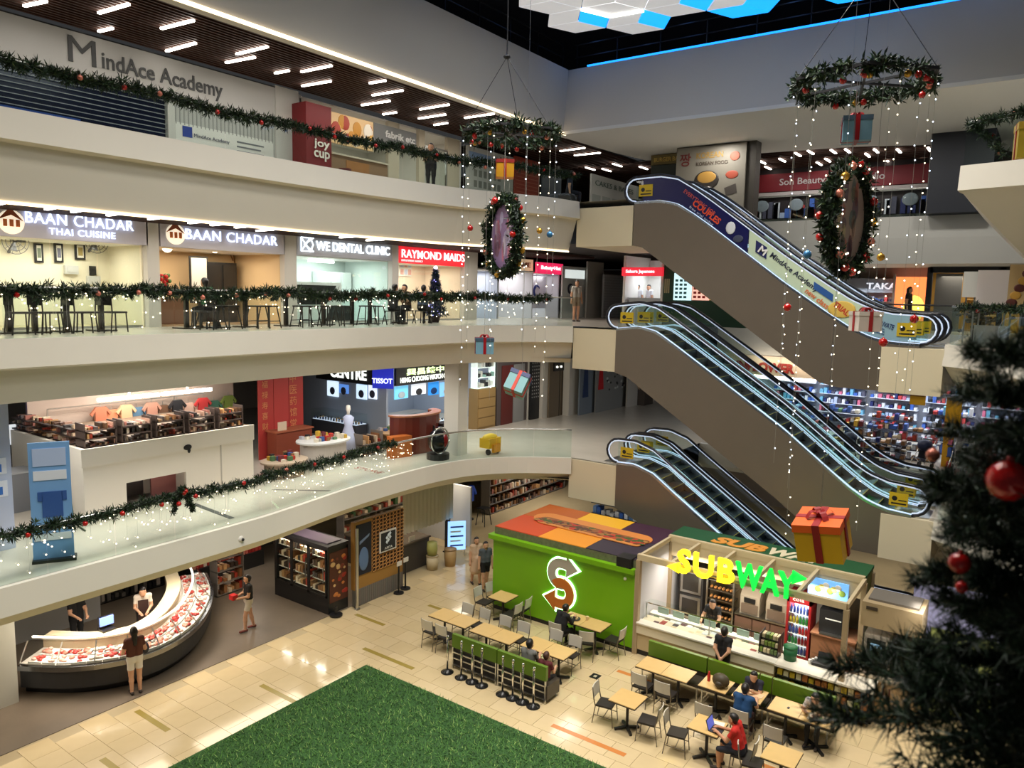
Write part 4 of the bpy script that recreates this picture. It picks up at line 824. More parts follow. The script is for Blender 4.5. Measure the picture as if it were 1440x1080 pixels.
def round_stand(label, x, y, r, h, m1, m2, name='round_stand', sx=1.3):
    t = thing(name, label, 'display stand', (x, y, L2)); el = [(x+r*sx*math.cos(a), y+r*math.sin(a)) for a in np.linspace(0, 6.2832, 25)[:-1]]; part(t, 'body', MB().prism([(x+(u-x)*.85, y+(v-y)*.85) for u, v in el], L2, L2+h), m1); part(t, 'top', MB().prism(el, L2+h, L2+h+.05), m2)
    r_ = random.Random(int(x*10)); g = MB(); [g.box(u, u+.12, v, v+.12, L2+h+.05, L2+h+.12+.14*r_.random(), r_.randrange(9)) for u, v in [(x+(r_.random()-.5)*r*1.6, y+(r_.random()-.5)*r*1.2) for _ in range(22)]]
    part(t, 'goods', g, PAL, kind='stuff'); return t
q = P(455, 632, z=L2+.5); round_stand('white oval sales stand with pale goods left of the mannequin', q.x, q.y, .75, .8, cm(190, 184, 176), cm(214, 216, 214))
q = P(560, 612, z=L2+.4); round_stand('tan oval sales stand near the brown counter', q.x, q.y, .75, .55, cm(160, 120, 80), cm(190, 150, 100))
q = P(400, 655, z=L2+.3); round_stand('beige low table stand beside the red banner', q.x, q.y, .6, .45, cm(150, 130, 112), cm(186, 168, 146))
q = P(530, 640, z=L2); stock('bargain_bin', 'long bargain table heaped with tan goods near the rail', 'table', q.x-.6, q.x+.4, q.y+.1, q.y+.7, L2, L2+.8, 2, 14, BRN, seed=44)
for i, (px, py) in enumerate(((612, 632), (590, 632), (635, 634))):
    q = P(px, py, z=L2); stock('bargain_bin', ['middle', 'left', 'right'][i]+' small bargain rack of the three by the white column', 'rack', q.x-.28, q.x+.28, q.y-.2, q.y+.2, L2, L2+.95, 3, 6, [PAL, BRN, BLU][i], seed=50+i, shelf=cm(50, 48, 48))
mq = thing('mannequin', 'white mannequin in a pale blue dress among the sales stands', 'mannequin', P(490, 640, z=L2)); q = P(490, 640, z=L2)
part(mq, 'dress', MB().lathe([(.34, q.z+.25), (.25, q.z+.7), (.14, q.z+1.05), (.2, q.z+1.35), (.08, q.z+1.45)], (q.x, q.y), 14), cm(196, 206, 236), smooth=True); part(mq, 'neck', MB().lathe([(.06, q.z+1.45), (.05, q.z+1.55), (.09, q.z+1.65), (.07, q.z+1.78), (.01, q.z+1.8)], (q.x, q.y), 12), WHITE, smooth=True); part(mq, 'stand', MB().cyl((q.x, q.y), .02, q.z, q.z+.3).cyl((q.x, q.y), .18, q.z, q.z+.02), STEEL)
kr = thing('kiddie_ride', 'round black and red kiddie ride with a chrome ring by the column', 'ride', P(628, 645, z=L2)); q = P(626, 648, z=L2)+Vector((.1, .42, 0))
part(kr, 'base', MB().cyl((q.x, q.y), .4, L2, L2+.2), BLACK); part(kr, 'shell', MB().sph((q.x, q.y, L2+.65), .42, 16, 10, sc=(1, .8, 1)), mat('gloss_black', (.01, .01, .012), .1), smooth=True); part(kr, 'red_stripe', MB().sph((q.x+.05, q.y-.1, L2+.68), .34, 12, 8, sc=(.5, .9, .9)), cm(150, 20, 26, .2), smooth=True); part(kr, 'ring', MB().tube([(q.x+.46*math.cos(t), q.y-.1, L2+.65+.46*math.sin(t)) for t in np.linspace(0, 6.283, 24)], .03, 6), CHROME, smooth=True)
q = P(690, 638, z=L2); yb_ = thing('yellow_stroller', 'yellow toy stroller beside the white column', 'stroller', q)
part(yb_, 'seat', MB().box(q.x-.35, q.x+.35, q.y-.2, q.y+.25, q.z+.25, q.z+.6), cm(236, 186, 20)); part(yb_, 'front', MB().box(q.x-.2, q.x+.2, q.y-.3, q.y-.2, q.z+.1, q.z+.4), cm(226, 150, 20)); part(yb_, 'canopy', MB().sph((q.x, q.y+.05, q.z+.6), .36, 12, 8, sc=(1, .6, .4)), cm(240, 200, 40), smooth=True)
for s_ in (-.28, .28): part(yb_, 'wheel', MB().tube([(q.x+s_-.02, q.y-.1, q.z+.11), (q.x+s_+.02, q.y-.1, q.z+.11)], .11, 14), BLACK)
wall(MB().box(20.5, 21.05, 16.95, 17.6, L2, 7.7), cm(226, 224, 214))
single('dark_post', MB().box(21.55, 21.7, 18.25, 18.4, 0, 3.3).box(21.5, 21.75, 18.2, 18.45, 0, .03), BLACK, 'slim black post at the end of the off white drape', 'post')
# floor strip and printed floor sign
single('floor_strip', MB().prism([(11.25, 18.4), (11.1, 18.4), (10.98, 16.5), (11.12, 16.5)], L2, L2+.006), cm(80, 80, 80), 'dark expansion strip across the lowest gallery floor', 'floor strip')
single('floor_strip', MB().prism([(13.5, 18.0), (13.4, 18.05), (14.35, 16.7), (14.45, 16.7)], L2, L2+.006), cm(90, 88, 84), 'dark floor strip near the red banner side', 'floor strip')
fm_ = thing('floor_sign', 'white floor sign with red capitals lying by the rail', 'sign', (16.9, 17.8, L2)); part(fm_, 'sheet', MB().prism([(16.8, 19.2), (17.2, 19.2), (17.1, 16.9), (16.7, 16.9)], L2, L2+.008), cm(206, 200, 186)); lettering(fm_, 'STORE', cm(150, 40, 30), (16.78, 18.3, L2+.009), (0, -1, 0), (1, 0, 0), h=.26, w=1.2, depth=.004)
# shops right of the column
def simplefront(label, p0, p1, Y, z1, m, cat='shopfront'):
    X0, X1 = pxy(p0, 560, Y).x, pxy(p1, 560, Y).x; r = thing('shopfront', label, cat, ((X0+X1)/2, Y, L2)); part(r, 'panel', MB().box(X0, X1, Y, Y+.08, L2, z1), m); return r, X0, X1
yS = 19.6
X0, X1 = pxy(672, 560, yS).x, pxy(697, 560, yS).x
wcb = thing('wall_cabinet', 'olive wood cabinet below a lit bottle shelf', 'cabinet', ((X0+X1)/2, yS, L2)); part(wcb, 'body', MB().box(X0, X1, yS, yS+.5, L2, 5.9), cm(140, 112, 66))
for k in range(4): part(wcb, 'drawer', MB().box(X0+.05, X1-.05, yS-.02, yS, L2+.1+k*.42, L2+.48+k*.42), cm(160, 130, 80))
stock('bottle_shelf', 'lit shelf of white bottles above the olive cabinet', 'shelf', X0, X1, yS+.05, yS+.4, 5.92, 7.2, 3, 9, [cm(236, 240, 236), cm(150, 190, 180), cm(60, 60, 60), cm(220, 220, 210)], seed=61, shelf=em(230, 245, 240, .6))
r, X0, X1 = simplefront('dark red and grey double door right of the bottle shelf', 699, 746, yS, 7.3, cm(90, 80, 78), 'door')
for k in range(2): part(r, 'door_leaf', MB().box(X0+.3+k*.9, X0+1.15+k*.9, yS-.03, yS, L2, 6.8), [cm(100, 36, 30), cm(150, 150, 148)][k])
part(r, 'jamb', MB().box(X1-.2, X1, yS-.06, yS, L2, 7.3), cm(70, 26, 24))
wall(MB().box(pxy(741, 560, yS).x, pxy(746, 560, yS).x+.02, yS-.08, yS, L2, 7.5), cm(200, 196, 186))
r, X0, X1 = simplefront('black panel with white dot pattern between cream jambs', 746, 762, 19.4, 7.2, BLACK, 'panel')
for i in range(4):
    for j in range(12): part(r, 'dot', MB().sph((X0+.12+i*.17, 19.39, 5.2+j*.16), .035, 6, 4, sc=(1, .3, 1)), cm(200, 200, 196))
wall(MB().box(pxy(763, 560, 19.2).x, pxy(772, 560, 19.2).x, 19.2, 19.38, L2, 7.5), cm(206, 200, 188))
r, X0, X1 = simplefront('brown lift door with a dark lit sign at eye level', 772, 800, 19.1, 7.4, cm(112, 98, 78), 'door')
part(r, 'door_seam', MB().box((X0+X1)/2-.01, (X0+X1)/2+.01, 19.08, 19.1, L2, 6.6), BLACK); part(r, 'dark_sign', MB().box(X0+.3, X1-.3, 19.02, 19.1, 6.35, 6.75), BLACK)
for k in range(2): part(r, 'sign_light', MB().sph((X0+.5+k*.35, 19.0, 6.55), .05, 8, 6), em(255, 250, 230, 4))
wall(MB().box(pxy(800, 560, 18.7).x, pxy(814, 560, 18.7).x, 18.7, 19.05, L2, 7.5), cm(206, 200, 188))
r, X0, X1 = simplefront('glazed boutique window with a blue dress right of the brown lift', 815, 836, 18.4, 7.3, cm(120, 130, 140), 'window'); part(r, 'dress', MB().prism([(X0+.25, 5.0), (X0+.75, 5.0), (X0+.65, 6.3), (X0+.62, 6.7), (X0+.4, 6.7), (X0+.35, 6.3)], 18.34, 18.38, 'y'), cm(40, 60, 100))
r, X0, X1 = simplefront('boutique window with a red dress and patterned backdrop', 838, 880, 18.2, 7.2, cm(140, 140, 136), 'window'); part(r, 'red_dress', MB().prism([(X0+.15, 5.3), (X0+.65, 5.3), (X0+.52, 6.3), (X0+.55, 6.8), (X0+.22, 6.8), (X0+.26, 6.3)], 18.14, 18.18, 'y'), cm(200, 30, 36))
r_ = random.Random(9)
for k in range(30): part(r, 'pattern_leaf', MB().sph((X0+.9+r_.random()*(X1-X0-1.1), 18.18, 5.2+r_.random()*1.7), .07+.05*r_.random(), 6, 4, sc=(1, .1, .7)), [BLACK, cm(200, 200, 196)][k % 2])
r, X0, X1 = simplefront('pale hoarding with a framed notice near the lower escalator', 882, 935, 17.9, 7.2, cm(206, 198, 186), 'hoarding'); part(r, 'notice', MB().box(X0+1.3, X0+2.2, 17.86, 17.9, 5.2, 6.6), cm(226, 216, 190)); part(r, 'dark_item', MB().box(X0+1.2, X0+2.3, 17.5, 17.9, L2, 5.2), cm(80, 70, 62)); part(r, 'flag', MB().prism([(X0+.8, 5.4), (X0+1.2, 5.0), (X0+1.2, 6.8), (X0+.8, 6.9)], 17.8, 17.84, 'y'), cm(216, 186, 150))
area('shop_lamp', (25, 18.2, 7.4), 6, .6, 70, NEUT)
# ================================================================== ground floor, left
wall(MB().box(5.0, 7.1, 19.35, 20.1, L1, 3.4), cm(206, 206, 196))
wall(MB().box(4, 18, 24.2, 24.3, L1, 3.4), mat('dark_wall', (.03, .028, .026), .6))
wall(MB().box(8.3, 13.4, 23.9, 24.0, 1.1, 3.4), cm(150, 110, 60))
# curved butcher counter
front = smooth([(7.2, 19.6), (7.9, 18.6), (8.8, 17.95), (9.8, 17.75), (11, 18.2), (12.1, 19.2), (12.9, 20.3), (13.5, 21.6)], .25)
def offl(E, o): return [(p.x-q.x*o, p.y-q.y*o) for p, q in zip(E, norms(E))]
bt = thing('meat_counter', 'long curved glass fronted meat counter full of trays', 'counter', (10, 18.6, 0))
def ring(E, o0, o1, z0, z1): a = offl(E, o0); b = offl(E, o1); n = len(a); V = [(x, y, z0) for x, y in a]+[(x, y, z1) for x, y in a]+[(x, y, z1) for x, y in b]+[(x, y, z0) for x, y in b]; F = [(k, k+1, n+k+1, n+k) for k in range(n-1)]+[(n+k, n+k+1, 2*n+k+1, 2*n+k) for k in range(n-1)]+[(2*n+k, 2*n+k+1, 3*n+k+1, 3*n+k) for k in range(n-1)]+[(3*n+k, 3*n+k+1, k+1, k) for k in range(n-1)]+[(0, n, 2*n, 3*n), (n-1, 2*n-1, 3*n-1, 4*n-1)]; return MB().add(V, F)
part(bt, 'plinth', ring(front, .25, .9, 0, .2), BLACK); part(bt, 'base', ring(front, .08, .95, .2, .74), cm(58, 58, 60)); part(bt, 'rim', ring(front, 0, .1, .66, .78), mat('rim_steel', (.25, .25, .25), .2, 1)); part(bt, 'tray_bed', ring(front, .1, .95, .74, .8), cm(200, 190, 180)); part(bt, 'rear_counter', ring(front, .95, 1.25, .2, 1.05), cm(190, 170, 140)); part(bt, 'rear_top', ring(front, .92, 1.3, 1.05, 1.09), cm(220, 205, 170))
n = len(front)
for k in range(0, n-3, 3):
    seg = front[k:k+4]; a = offl(seg, .08); b = offl(seg, .4); m = MB(); V = [(x, y, .8) for x, y in a]+[(x, y, 1.22) for x, y in b]; c = len(seg); m.add(V, [(j, j+1, c+j+1, c+j) for j in range(c-1)]); part(bt, 'front_glass', m, SHOPGLASS)
    p, q_ = front[k], norms(front)[k]; part(bt, 'glass_bracket', MB().bar((p.x-q_.x*.08, p.y-q_.y*.08, .8), (p.x-q_.x*.4, p.y-q_.y*.4, 1.24), .025), STEEL)
part(bt, 'glass_shelf', ring(front, .4, .75, 1.23, 1.245), SHOPGLASS); part(bt, 'lamp_bar', ring(front, .55, .6, 1.25, 1.28), em(255, 240, 220, 2.2))
r_ = random.Random(4); MEAT = [cm(214, 110, 96, .35), cm(196, 70, 60, .35), cm(232, 190, 176, .35), cm(226, 150, 130, .35), cm(240, 222, 206, .4), cm(180, 50, 46, .35)]
NF = norms(front); ct_ = 0
for s_ in np.arange(.35, arclen(front)-.3, .36):
    p = walk(front, s_); i = min(range(n), key=lambda k: (front[k]-p).length); q_ = NF[i]; tg = Vector((-q_.y, q_.x, 0)); a_ = math.atan2(tg.y, tg.x)
    for o_ in (.29, .68):
        c = p-q_*o_; tr = thing('meat_tray', None, None, (c.x, c.y, .8), a_, 'meat trays in the curved counter'); ct_ += 1
        tag(tr, '%s tray of cut meat from the left, %s row of the curved counter' % (NUM[(ct_-1)//2], 'front' if o_ < .5 else 'rear'), 'tray', 'meat trays in the curved counter')
        part(tr, 'tray', MB().box(-.165, .165, -.18, .18, 0, .03).box(-.165, .165, -.18, -.165, .03, .05), cm(236, 234, 230), world=False)
        mi = r_.randrange(6)
        for w_ in range(7): part(tr, 'meat_cut', MB().sph((r_.uniform(-.11, .11), r_.uniform(-.12, .12), .05+.02*r_.random()), .065, 7, 5, sc=(1, .75, .55)), MEAT[mi if r_.random() < .75 else r_.randrange(6)], world=False, smooth=True)
for ax, ay in ((8.3, 19.0), (10, 18.7), (11.8, 20)):
    area('counter_lamp', (ax, ay, 2.6), 1.4, .5, 42, (1, .88, .76), spread=120)
sc_ = thing('weighing_scale', 'black weighing scale with a glowing blue screen on the meat counter', 'scale', (9.6, 19.5, 1.09)); q = P(151, 874, y=19.2)
sc_.location = (q.x, 19.2, 1.09); part(sc_, 'base', MB().box(q.x-.16, q.x+.16, 19.1, 19.4, 1.09, 1.15), BLACK); part(sc_, 'column', MB().bar((q.x, 19.3, 1.15), (q.x, 19.3, q.z+.0), .05), BLACK); part(sc_, 'screen', MB().box(q.x-.17, q.x+.17, 19.22, 19.26, q.z-.1, q.z+.12), em(120, 150, 255, 1.4)); part(sc_, 'bezel', MB().box(q.x-.2, q.x+.2, 19.26, 19.3, q.z-.13, q.z+.15), BLACK)
bk = single('back_bench', MB().box(7.6, 10.6, 22.6, 23.4, 0, .9).box(7.55, 10.65, 22.55, 23.45, .9, .95), cm(150, 150, 148), 'steel work bench behind the meat counter', 'bench')
for i in range(5): single('basket', MB().box(8.3+i*.42, 8.62+i*.42, 22.7, 23.1, .96, 1.12+.05*(i % 2)), cm(200, 40, 36), ['leftmost', 'second', 'third', 'fourth', 'rightmost'][i]+' red basket on the steel work bench', 'basket', 'red baskets on the work bench')
stock('hanging_tools', 'dark rack of small black and silver tools behind the counter', 'rack', 10.2, 13.2, 23.5, 23.85, 0, 2.2, 4, 20, [BLACK, DARK, cm(90, 86, 80), cm(160, 150, 140)], seed=70, shelf=BLACK)
# open chiller and shelf behind the standing shopper
ch = thing('open_chiller', 'open dark chiller shelf filled with packed goods under the gallery', 'chiller', (14.2, 22.8, 0)); part(ch, 'body', MB().box(13.6, 16.4, 22.6, 23.2, 0, .55).box(13.6, 16.4, 23.1, 23.2, .55, 2.2).box(13.6, 16.4, 22.6, 23.2, 2.1, 2.3), BLACK); part(ch, 'lamp_tube', MB().box(13.7, 16.3, 22.62, 22.66, 2.04, 2.1), em(255, 250, 240, 4)); g = MB(); r_ = random.Random(8)
for k in range(3): [g.box(13.65+i*.135, 13.76+i*.135, 22.65+.1*k, 23.0, .56+k*.5, .75+k*.5+.15*r_.random(), r_.randrange(6)) for i in range(20)]
part(ch, 'packs', g, MEAT, kind='stuff'); area('chiller_lamp', (15, 22.5, 2.5), 2.4, .3, 40, NEUT)
stock('snack_shelf', 'brown snack shelf beside the black freezer', 'shelf', 13.6, 14.6, 21.2, 21.6, 0, 2.4, 6, 7, BRN, seed=71)
# upright freezer
fz = thing('freezer', 'black upright freezer with three lit glass doors', 'freezer', (15.3, 18.7, 0)); zf = P(458, 778, y=17.25).z
zf = max(2.0, min(zf, 2.3)); fx0, fx1, fy0, fy1 = 14.92, 15.72, 17.4, 20.0
part(fz, 'body', MB().box(fx0+.05, fx1, fy0, fy1, .5, .56).box(fx1-.06, fx1, fy0, fy1, .5, zf).box(fx0, fx1, fy0, fy0+.06, .5, zf).box(fx0, fx1, fy1-.06, fy1, .5, zf).box(fx0, fx1, fy0, fy1, 0, .5), BLACK); part(fz, 'top', MB().box(fx0-.03, fx1+.03, fy0-.02, fy1, zf, zf+.1), cm(40, 38, 44)); part(fz, 'roof_plate', MB().box(fx0+.15, fx1-.1, fy0+.2, fy1-.3, zf+.1, zf+.13), cm(130, 116, 140))
w_ = (fy1-fy0-.12)/3
for k in range(3):
    ya = fy0+.06+k*w_; d = part(fz, 'door', MB().box(fx0-.03, fx0, ya, ya+.06, .52, zf).box(fx0-.03, fx0, ya+w_-.06, ya+w_, .52, zf).box(fx0-.03, fx0, ya, ya+w_, .52, .58).box(fx0-.03, fx0, ya, ya+w_, zf-.06, zf), BLACK)
    part(d, 'pane', MB().box(fx0-.02, fx0-.012, ya+.06, ya+w_-.06, .58, zf-.06), SHOPGLASS); part(d, 'handle', MB().bar((fx0-.06, ya+.1, 1.0), (fx0-.06, ya+.1, 1.5), .025), STEEL); part(fz, 'lamp_tube', MB().box(fx0+.02, fx0+.05, ya+.07, ya+.1, .58, zf-.06), em(255, 240, 214, 5))
    for j in range(4): part(fz, 'shelf', MB().box(fx0+.08, fx1-.08, ya+.05, ya+w_-.05, .62+j*.37, .635+j*.37), WHITE)
    g = MB(); r_ = random.Random(80+k); [g.box(fx0+.1, fx0+.4, ya+.08+i*.12, ya+.18+i*.12, .64+j*.37, .74+j*.37+.15*r_.random(), r_.randrange(6)) for i in range(6) for j in range(4)]; part(fz, 'packs', g, BRN, kind='stuff')
    area('freezer_lamp', (fx0+.15, ya+w_/2, zf-.1), .1, .5, 9, (1, .92, .8))
pn = part(fz, 'poster', MB().box(fx0+.05, fx1-.03, fy0-.012, fy0, .35, zf-.12), cm(84, 44, 30)); r_ = random.Random(77)
for k in range(26): part(pn, 'food_print', MB().sph((fx0+.14+r_.random()*.56, fy0-.012, .45+r_.random()*(zf-.75)), .05+.05*r_.random(), 8, 5, sc=(1, .08, .8)), [cm(196, 120, 60), cm(160, 50, 36), cm(214, 176, 120), cm(120, 60, 40)][k % 4], smooth=True)
# timber feature wall with poster and lattice
yp = 17.2; xp0, xp1 = 15.8, 17.98
fw_ = thing('feature_wall', 'gold timber feature wall with lattice, dark poster and grey base', 'wall panel', ((xp0+xp1)/2, yp+.05, 0))
part(fw_, 'board', MB().box(xp0, xp1, yp, yp+.15, .55, 2.75), cm(160, 118, 56))
for k in range(24): part(fw_, 'base_plank', MB().box(xp0+.005+k*(xp1-xp0)/24, xp0-.005+(k+1)*(xp1-xp0)/24, yp-.02, yp+.1, 0, .55), cm(108+3*(k % 3), 106, 100))
xm = pxy(523, 770, yp).x; X0 = pxy(497, 770, yp).x
part(fw_, 'poster', MB().box(xp0+.08, xm-.05, yp-.03, yp, 1.0, 2.65), cm(24, 28, 44)); part(fw_, 'poster_print', MB().sph(((xp0+xm)/2, yp-.03, 1.5), .3, 14, 8, sc=(.7, .05, 1.3)), cm(96, 122, 160), smooth=True); part(fw_, 'poster_streak', MB().prism([(xp0+.2, 2.0), (xp0+.6, 2.2), (xp0+.62, 2.28), (xp0+.2, 2.1)], yp-.04, yp-.03, 'y'), cm(120, 140, 170))
part(fw_, 'lattice_ground', MB().box(xm, xp1, yp-.01, yp, .95, 2.75), cm(60, 38, 22))
nx, nz = 9, 15; cw, chh = (xp1-xm)/nx, 1.8/nz
hexm = MB().tube([(.5*cw*math.cos(t)*1.1, 0, .5*chh*1.1*math.sin(t)) for t in np.linspace(0, 6.2832, 7)], .014, 4).mesh('lattice_cell', cm(186, 132, 66))
for i in range(nx):
    for j in range(nz): obj('lattice_cell', hexm, fw_, Vector((xm+cw*(i+.5), yp-.02, .95+chh*(j+.5)))-fw_.location)
X0, X1, Z0, Z1 = rl(533, 755, 780, 556, yp-.05); Z0, Z1 = 1.5, 2.2
sq = board('white framed square sign with a diamond logo on the lattice', 'sign', X0, X1, Z0, Z1, yp-.05, cm(226, 222, 212), .04); patch(sq, 'dark_field', X0+.05, X1-.05, Z0+.05, Z1-.05, yp-.09, cm(40, 42, 46))
cx_, cz_ = (X0+X1)/2, (Z0+Z1)/2+.06
for dx, dz in ((0, .13), (-.09, .05), (.09, .05), (0, -.03), (-.09, -.09), (.09, .18)): part(sq, 'logo_diamond', MB().prism([(cx_+dx*.8-.055, cz_+dz), (cx_+dx*.8, cz_+dz+.065), (cx_+dx*.8+.055, cz_+dz), (cx_+dx*.8, cz_+dz-.065)], yp-.115, yp-.1, 'y'), cm(226, 236, 240))
lettering(sq, 'ARITA', cm(226, 226, 220), (X0+.2, yp-.11, Z0+.09), XP, h=.08, w=(X1-X0)-.4, depth=.006)
part(sq, 'mount', MB().box(X0+.2, X1-.2, yp-.05, yp-.02, Z0+.2, Z1-.2), BLACK)
single('steel_post', MB().cyl((15.78, 17.05), .05, 0, 2.6, 12).cyl((15.78, 17.05), .09, 0, .02, 12), STEEL, 'slim steel post at the left end of the timber feature wall', 'post')
def sign_stand(label, x, y):
    r = thing('queue_post', label, 'post', (x, y, 0)); part(r, 'base', MB().cyl((x, y), .17, 0, .04, 18), BLACK); part(r, 'pole', MB().cyl((x, y), .03, .04, .95, 10), BLACK); part(r, 'notice', MB().box(x-.11, x+.11, y-.03, y-.01, .95, 1.1), cm(220, 216, 206))
q = P(557, 833, z=0); sign_stand('left black queue post with white card by the timber wall', q.x, q.y-.12); q = P(567, 827, z=0); q.y -= .1; sign_stand('right black queue post with white card by the timber wall', q.x, q.y)
single('post_stub', MB().cyl((15.05, 17.2), .2, 0, .05, 18).cyl((15.05, 17.2), .04, .05, .3, 10), BLACK, 'short black post base at the freezer corner', 'post base')
# draped stall behind the timber wall
yd = 18.1; X0, X1 = pxy(566, 730, yd).x, pxy(637, 720, yd).x
dr = thing('drape', 'gathered off white drape hung over a dark stall', 'drape', ((X0+X1)/2, yd, 1.4)); nfold = 26
pts = [(X0+(X1-X0)*k/(nfold*2), yd+.05*math.sin(k*1.57)) for k in range(nfold*2+1)]
m = MB(); nn_ = len(pts); m.add([(x, y, 1.38) for x, y in pts]+[(x, y, 3.2) for x, y in pts], [(k, k+1, nn_+k+1, nn_+k) for k in range(nn_-1)]); part(dr, 'cloth', m, cm(226, 222, 210), smooth=True); part(dr, 'rod', MB().bar((X0, yd, 3.2), (X1, yd, 3.2), .03).bar((X0, yd, 3.2), (X0, yd, 3.36), .03).bar((X1, yd, 3.2), (X1, yd, 3.36), .03), STEEL)
st = thing('dark_stall', 'dark wooden stall counter under the off white drape', 'stall', (19.3, 18.3, 0)); part(st, 'front', MB().box(18.4, 20.2, 18.0, 18.1, 0, 1.02), cm(70, 64, 58)); part(st, 'side', MB().box(18.4, 18.5, 18.1, 20.5, 0, 1.02), cm(60, 54, 48)); part(st, 'top', MB().box(18.35, 20.25, 17.95, 20.5, 1.02, 1.07), cm(96, 84, 70)); part(st, 'card', MB().box(19.2, 19.5, 18.05, 18.08, 1.07, 1.25), cm(226, 216, 196))
stock('produce_shelf', 'produce shelf of small packs behind the draped stall', 'shelf', 18.6, 22.6, 20.8, 21.2, 0, 2.4, 5, 22, [cm(150, 60, 40), cm(90, 70, 50), cm(200, 180, 150), cm(60, 90, 50), cm(120, 90, 60)], seed=90)
def drum(label, px, py, m1, m2, h=.5):
    q = P(px, py, z=0); r = thing('storage_basket', label, 'basket', (q.x, q.y, 0)); part(r, 'body', MB().lathe([(.19, 0), (.22, h*.5), (.22, h)], (q.x, q.y), 16), m1, smooth=True); part(r, 'rim', MB().tube([(q.x+.22*math.cos(t), q.y+.22*math.sin(t), h) for t in np.linspace(0, 6.283, 18)], .02, 6), m2); return q
q = drum('pale woven basket at the stall corner', 608, 800, cm(196, 182, 150), cm(170, 150, 110)); single('storage_basket', MB().lathe([(.17, .53), (.2, .75), (.18, 1.0), (.02, 1.02)], (q.x, q.y+.02), 16), cm(160, 160, 90), 'olive basket stacked on the pale woven one', 'basket', smooth=True)
drum('tan basket beside the lit pavement sign', 633, 795, cm(176, 146, 100), cm(150, 120, 80), .62)
ls = thing('pavement_sign', 'glowing pale blue pavement sign beside the tan basket', 'sign', P(643, 782, z=0)); q = P(643, 782, z=0); part(ls, 'panel', MB().prism([(q.x-.28, q.y+.22), (q.x+.24, q.y-.2), (q.x+.28, q.y-.14), (q.x-.24, q.y+.28)], .25, 1.35), em(150, 200, 255, 1.3))
dv = Vector((.52, -.42, 0)).normalized(); nv = Vector((-.42, -.52, 0)).normalized()*.01
for k in range(5): a = Vector((q.x-.22, q.y+.17, 1.15-k*.18))+nv; b = a+dv*(.5-.1*(k % 2)); part(ls, 'print_line', MB().bar(a, b, .01, .06), [cm(60, 90, 190), cm(230, 240, 250)][k % 2])
for s_ in (0, 1): a = Vector((q.x-.26, q.y+.2, 0)) if s_ == 0 else Vector((q.x+.24, q.y-.16, 0)); part(ls, 'leg', MB().bar(a, a+Vector((0, 0, .27)), .03), STEEL)
# beyond: white curtain wall, blue mannequin, stool, packed shelves
wall(MB().box(22.6, 22.7, 18.0, 22.0, 0, 2.4), cm(206, 206, 206))
q = P(660, 730, z=0); mq = thing('shirt_display', 'blue shirt on a display stand far behind the kiosk walkway', 'mannequin', (q.x, q.y, 0)); part(mq, 'shirt', MB().prism([(-.22, .8), (.22, .8), (.2, 1.3), (.34, 1.05), (.42, 1.12), (.2, 1.5), (-.2, 1.5), (-.42, 1.12), (-.34, 1.05), (-.2, 1.3)], -.08, .08, 'y'), cm(40, 80, 190), world=False); part(mq, 'pole', MB().cyl((0, 0), .03, 0, .8).cyl((0, 0), .2, 0, .03), BLACK, world=False)
q = P(680, 738, z=0); so = thing('black_stool', 'black frame stool far behind the kiosk walkway', 'stool', (q.x, q.y, 0)); part(so, 'seat', MB().box(-.22, .22, -.22, .22, .72, .77), BLACK, world=False)
for a_ in (-.2, .2):
    for b_ in (-.2, .2): part(so, 'leg', MB().bar((a_*1.2, b_*1.2, 0), (a_*.8, b_*.8, .72), .035), BLACK, world=False)
stock('packed_shelf', 'long shelf of pink and brown packs behind the kiosk roof', 'shelf', 26.5, 33, 20.0, 20.5, 0, 2.6, 6, 44, MUT+BRN, seed=91); area('shop_lamp', (29, 18.8, 3.0), 4, .6, 90, NEUT)
stock('bottle_fridge', 'row of white and blue bottles on a dark shelf behind the kiosk', 'shelf', 28.3, 28.8, 10.5, 15.8, 0, 2.4, 5, 24, [cm(236, 240, 246), cm(60, 110, 200), cm(120, 160, 220), cm(226, 226, 226)], seed=92, shelf=BLACK); area('shop_lamp', (26.8, 13.2, 3.0), .6, 4, 50, COOL)
single('glass_drum', MB().lathe([(.55, 0), (.6, .1), (.6, .9), (.5, 1.0)], (25.0, 13.5), 24), cm(150, 150, 150, .15), 'round pale grey counter end behind the kiosk roof', 'counter', smooth=True)
# ================================================================== escalators
TRUSS = mat('escalator_bronze', s2l(122, 112, 100), .34, .35, noise=.06, nscale=1.5)
RUBBER = mat('handrail_rubber', (.012, .013, .02), .3)
LEDW = em(206, 226, 255, .85)
STEPM = mat('step_metal', (.055, .06, .075), .35, .7); DECK = mat('deck_metal', s2l(176, 186, 196), .18, .9)
def interp(path, y):
    for (a, b), (c, d) in zip(path, path[1:]):
        if a >= y >= c: return b+(d-b)*(a-y)/(a-c)
    return path[-1][1] if y < path[-1][0] else path[0][1]
def dens(path, n=46):
    a, b = path[0][0], path[-1][0]; return [(a+(b-a)*k/n, interp(path, a+(b-a)*k/n)) for k in range(n+1)]
def strip(path, x0, x1, dz0, dz1):
    """solid band following the path, between two heights above it"""
    D = dens(path); n = len(D); V = []
    for x in (x0, x1):
        for dz in (dz0, dz1): V += [(x, y, z+dz) for y, z in D]
    F = []
    for k in range(n-1): F += [(k, k+1, n+k+1, n+k), (2*n+k, 3*n+k, 3*n+k+1, 2*n+k+1), (n+k, n+k+1, 3*n+k+1, 3*n+k), (k, 2*n+k, 2*n+k+1, k+1)]
    F += [(0, n, 3*n, 2*n), (n-1, 3*n-1, 4*n-1, 2*n-1)]
    return MB().add(V, F)
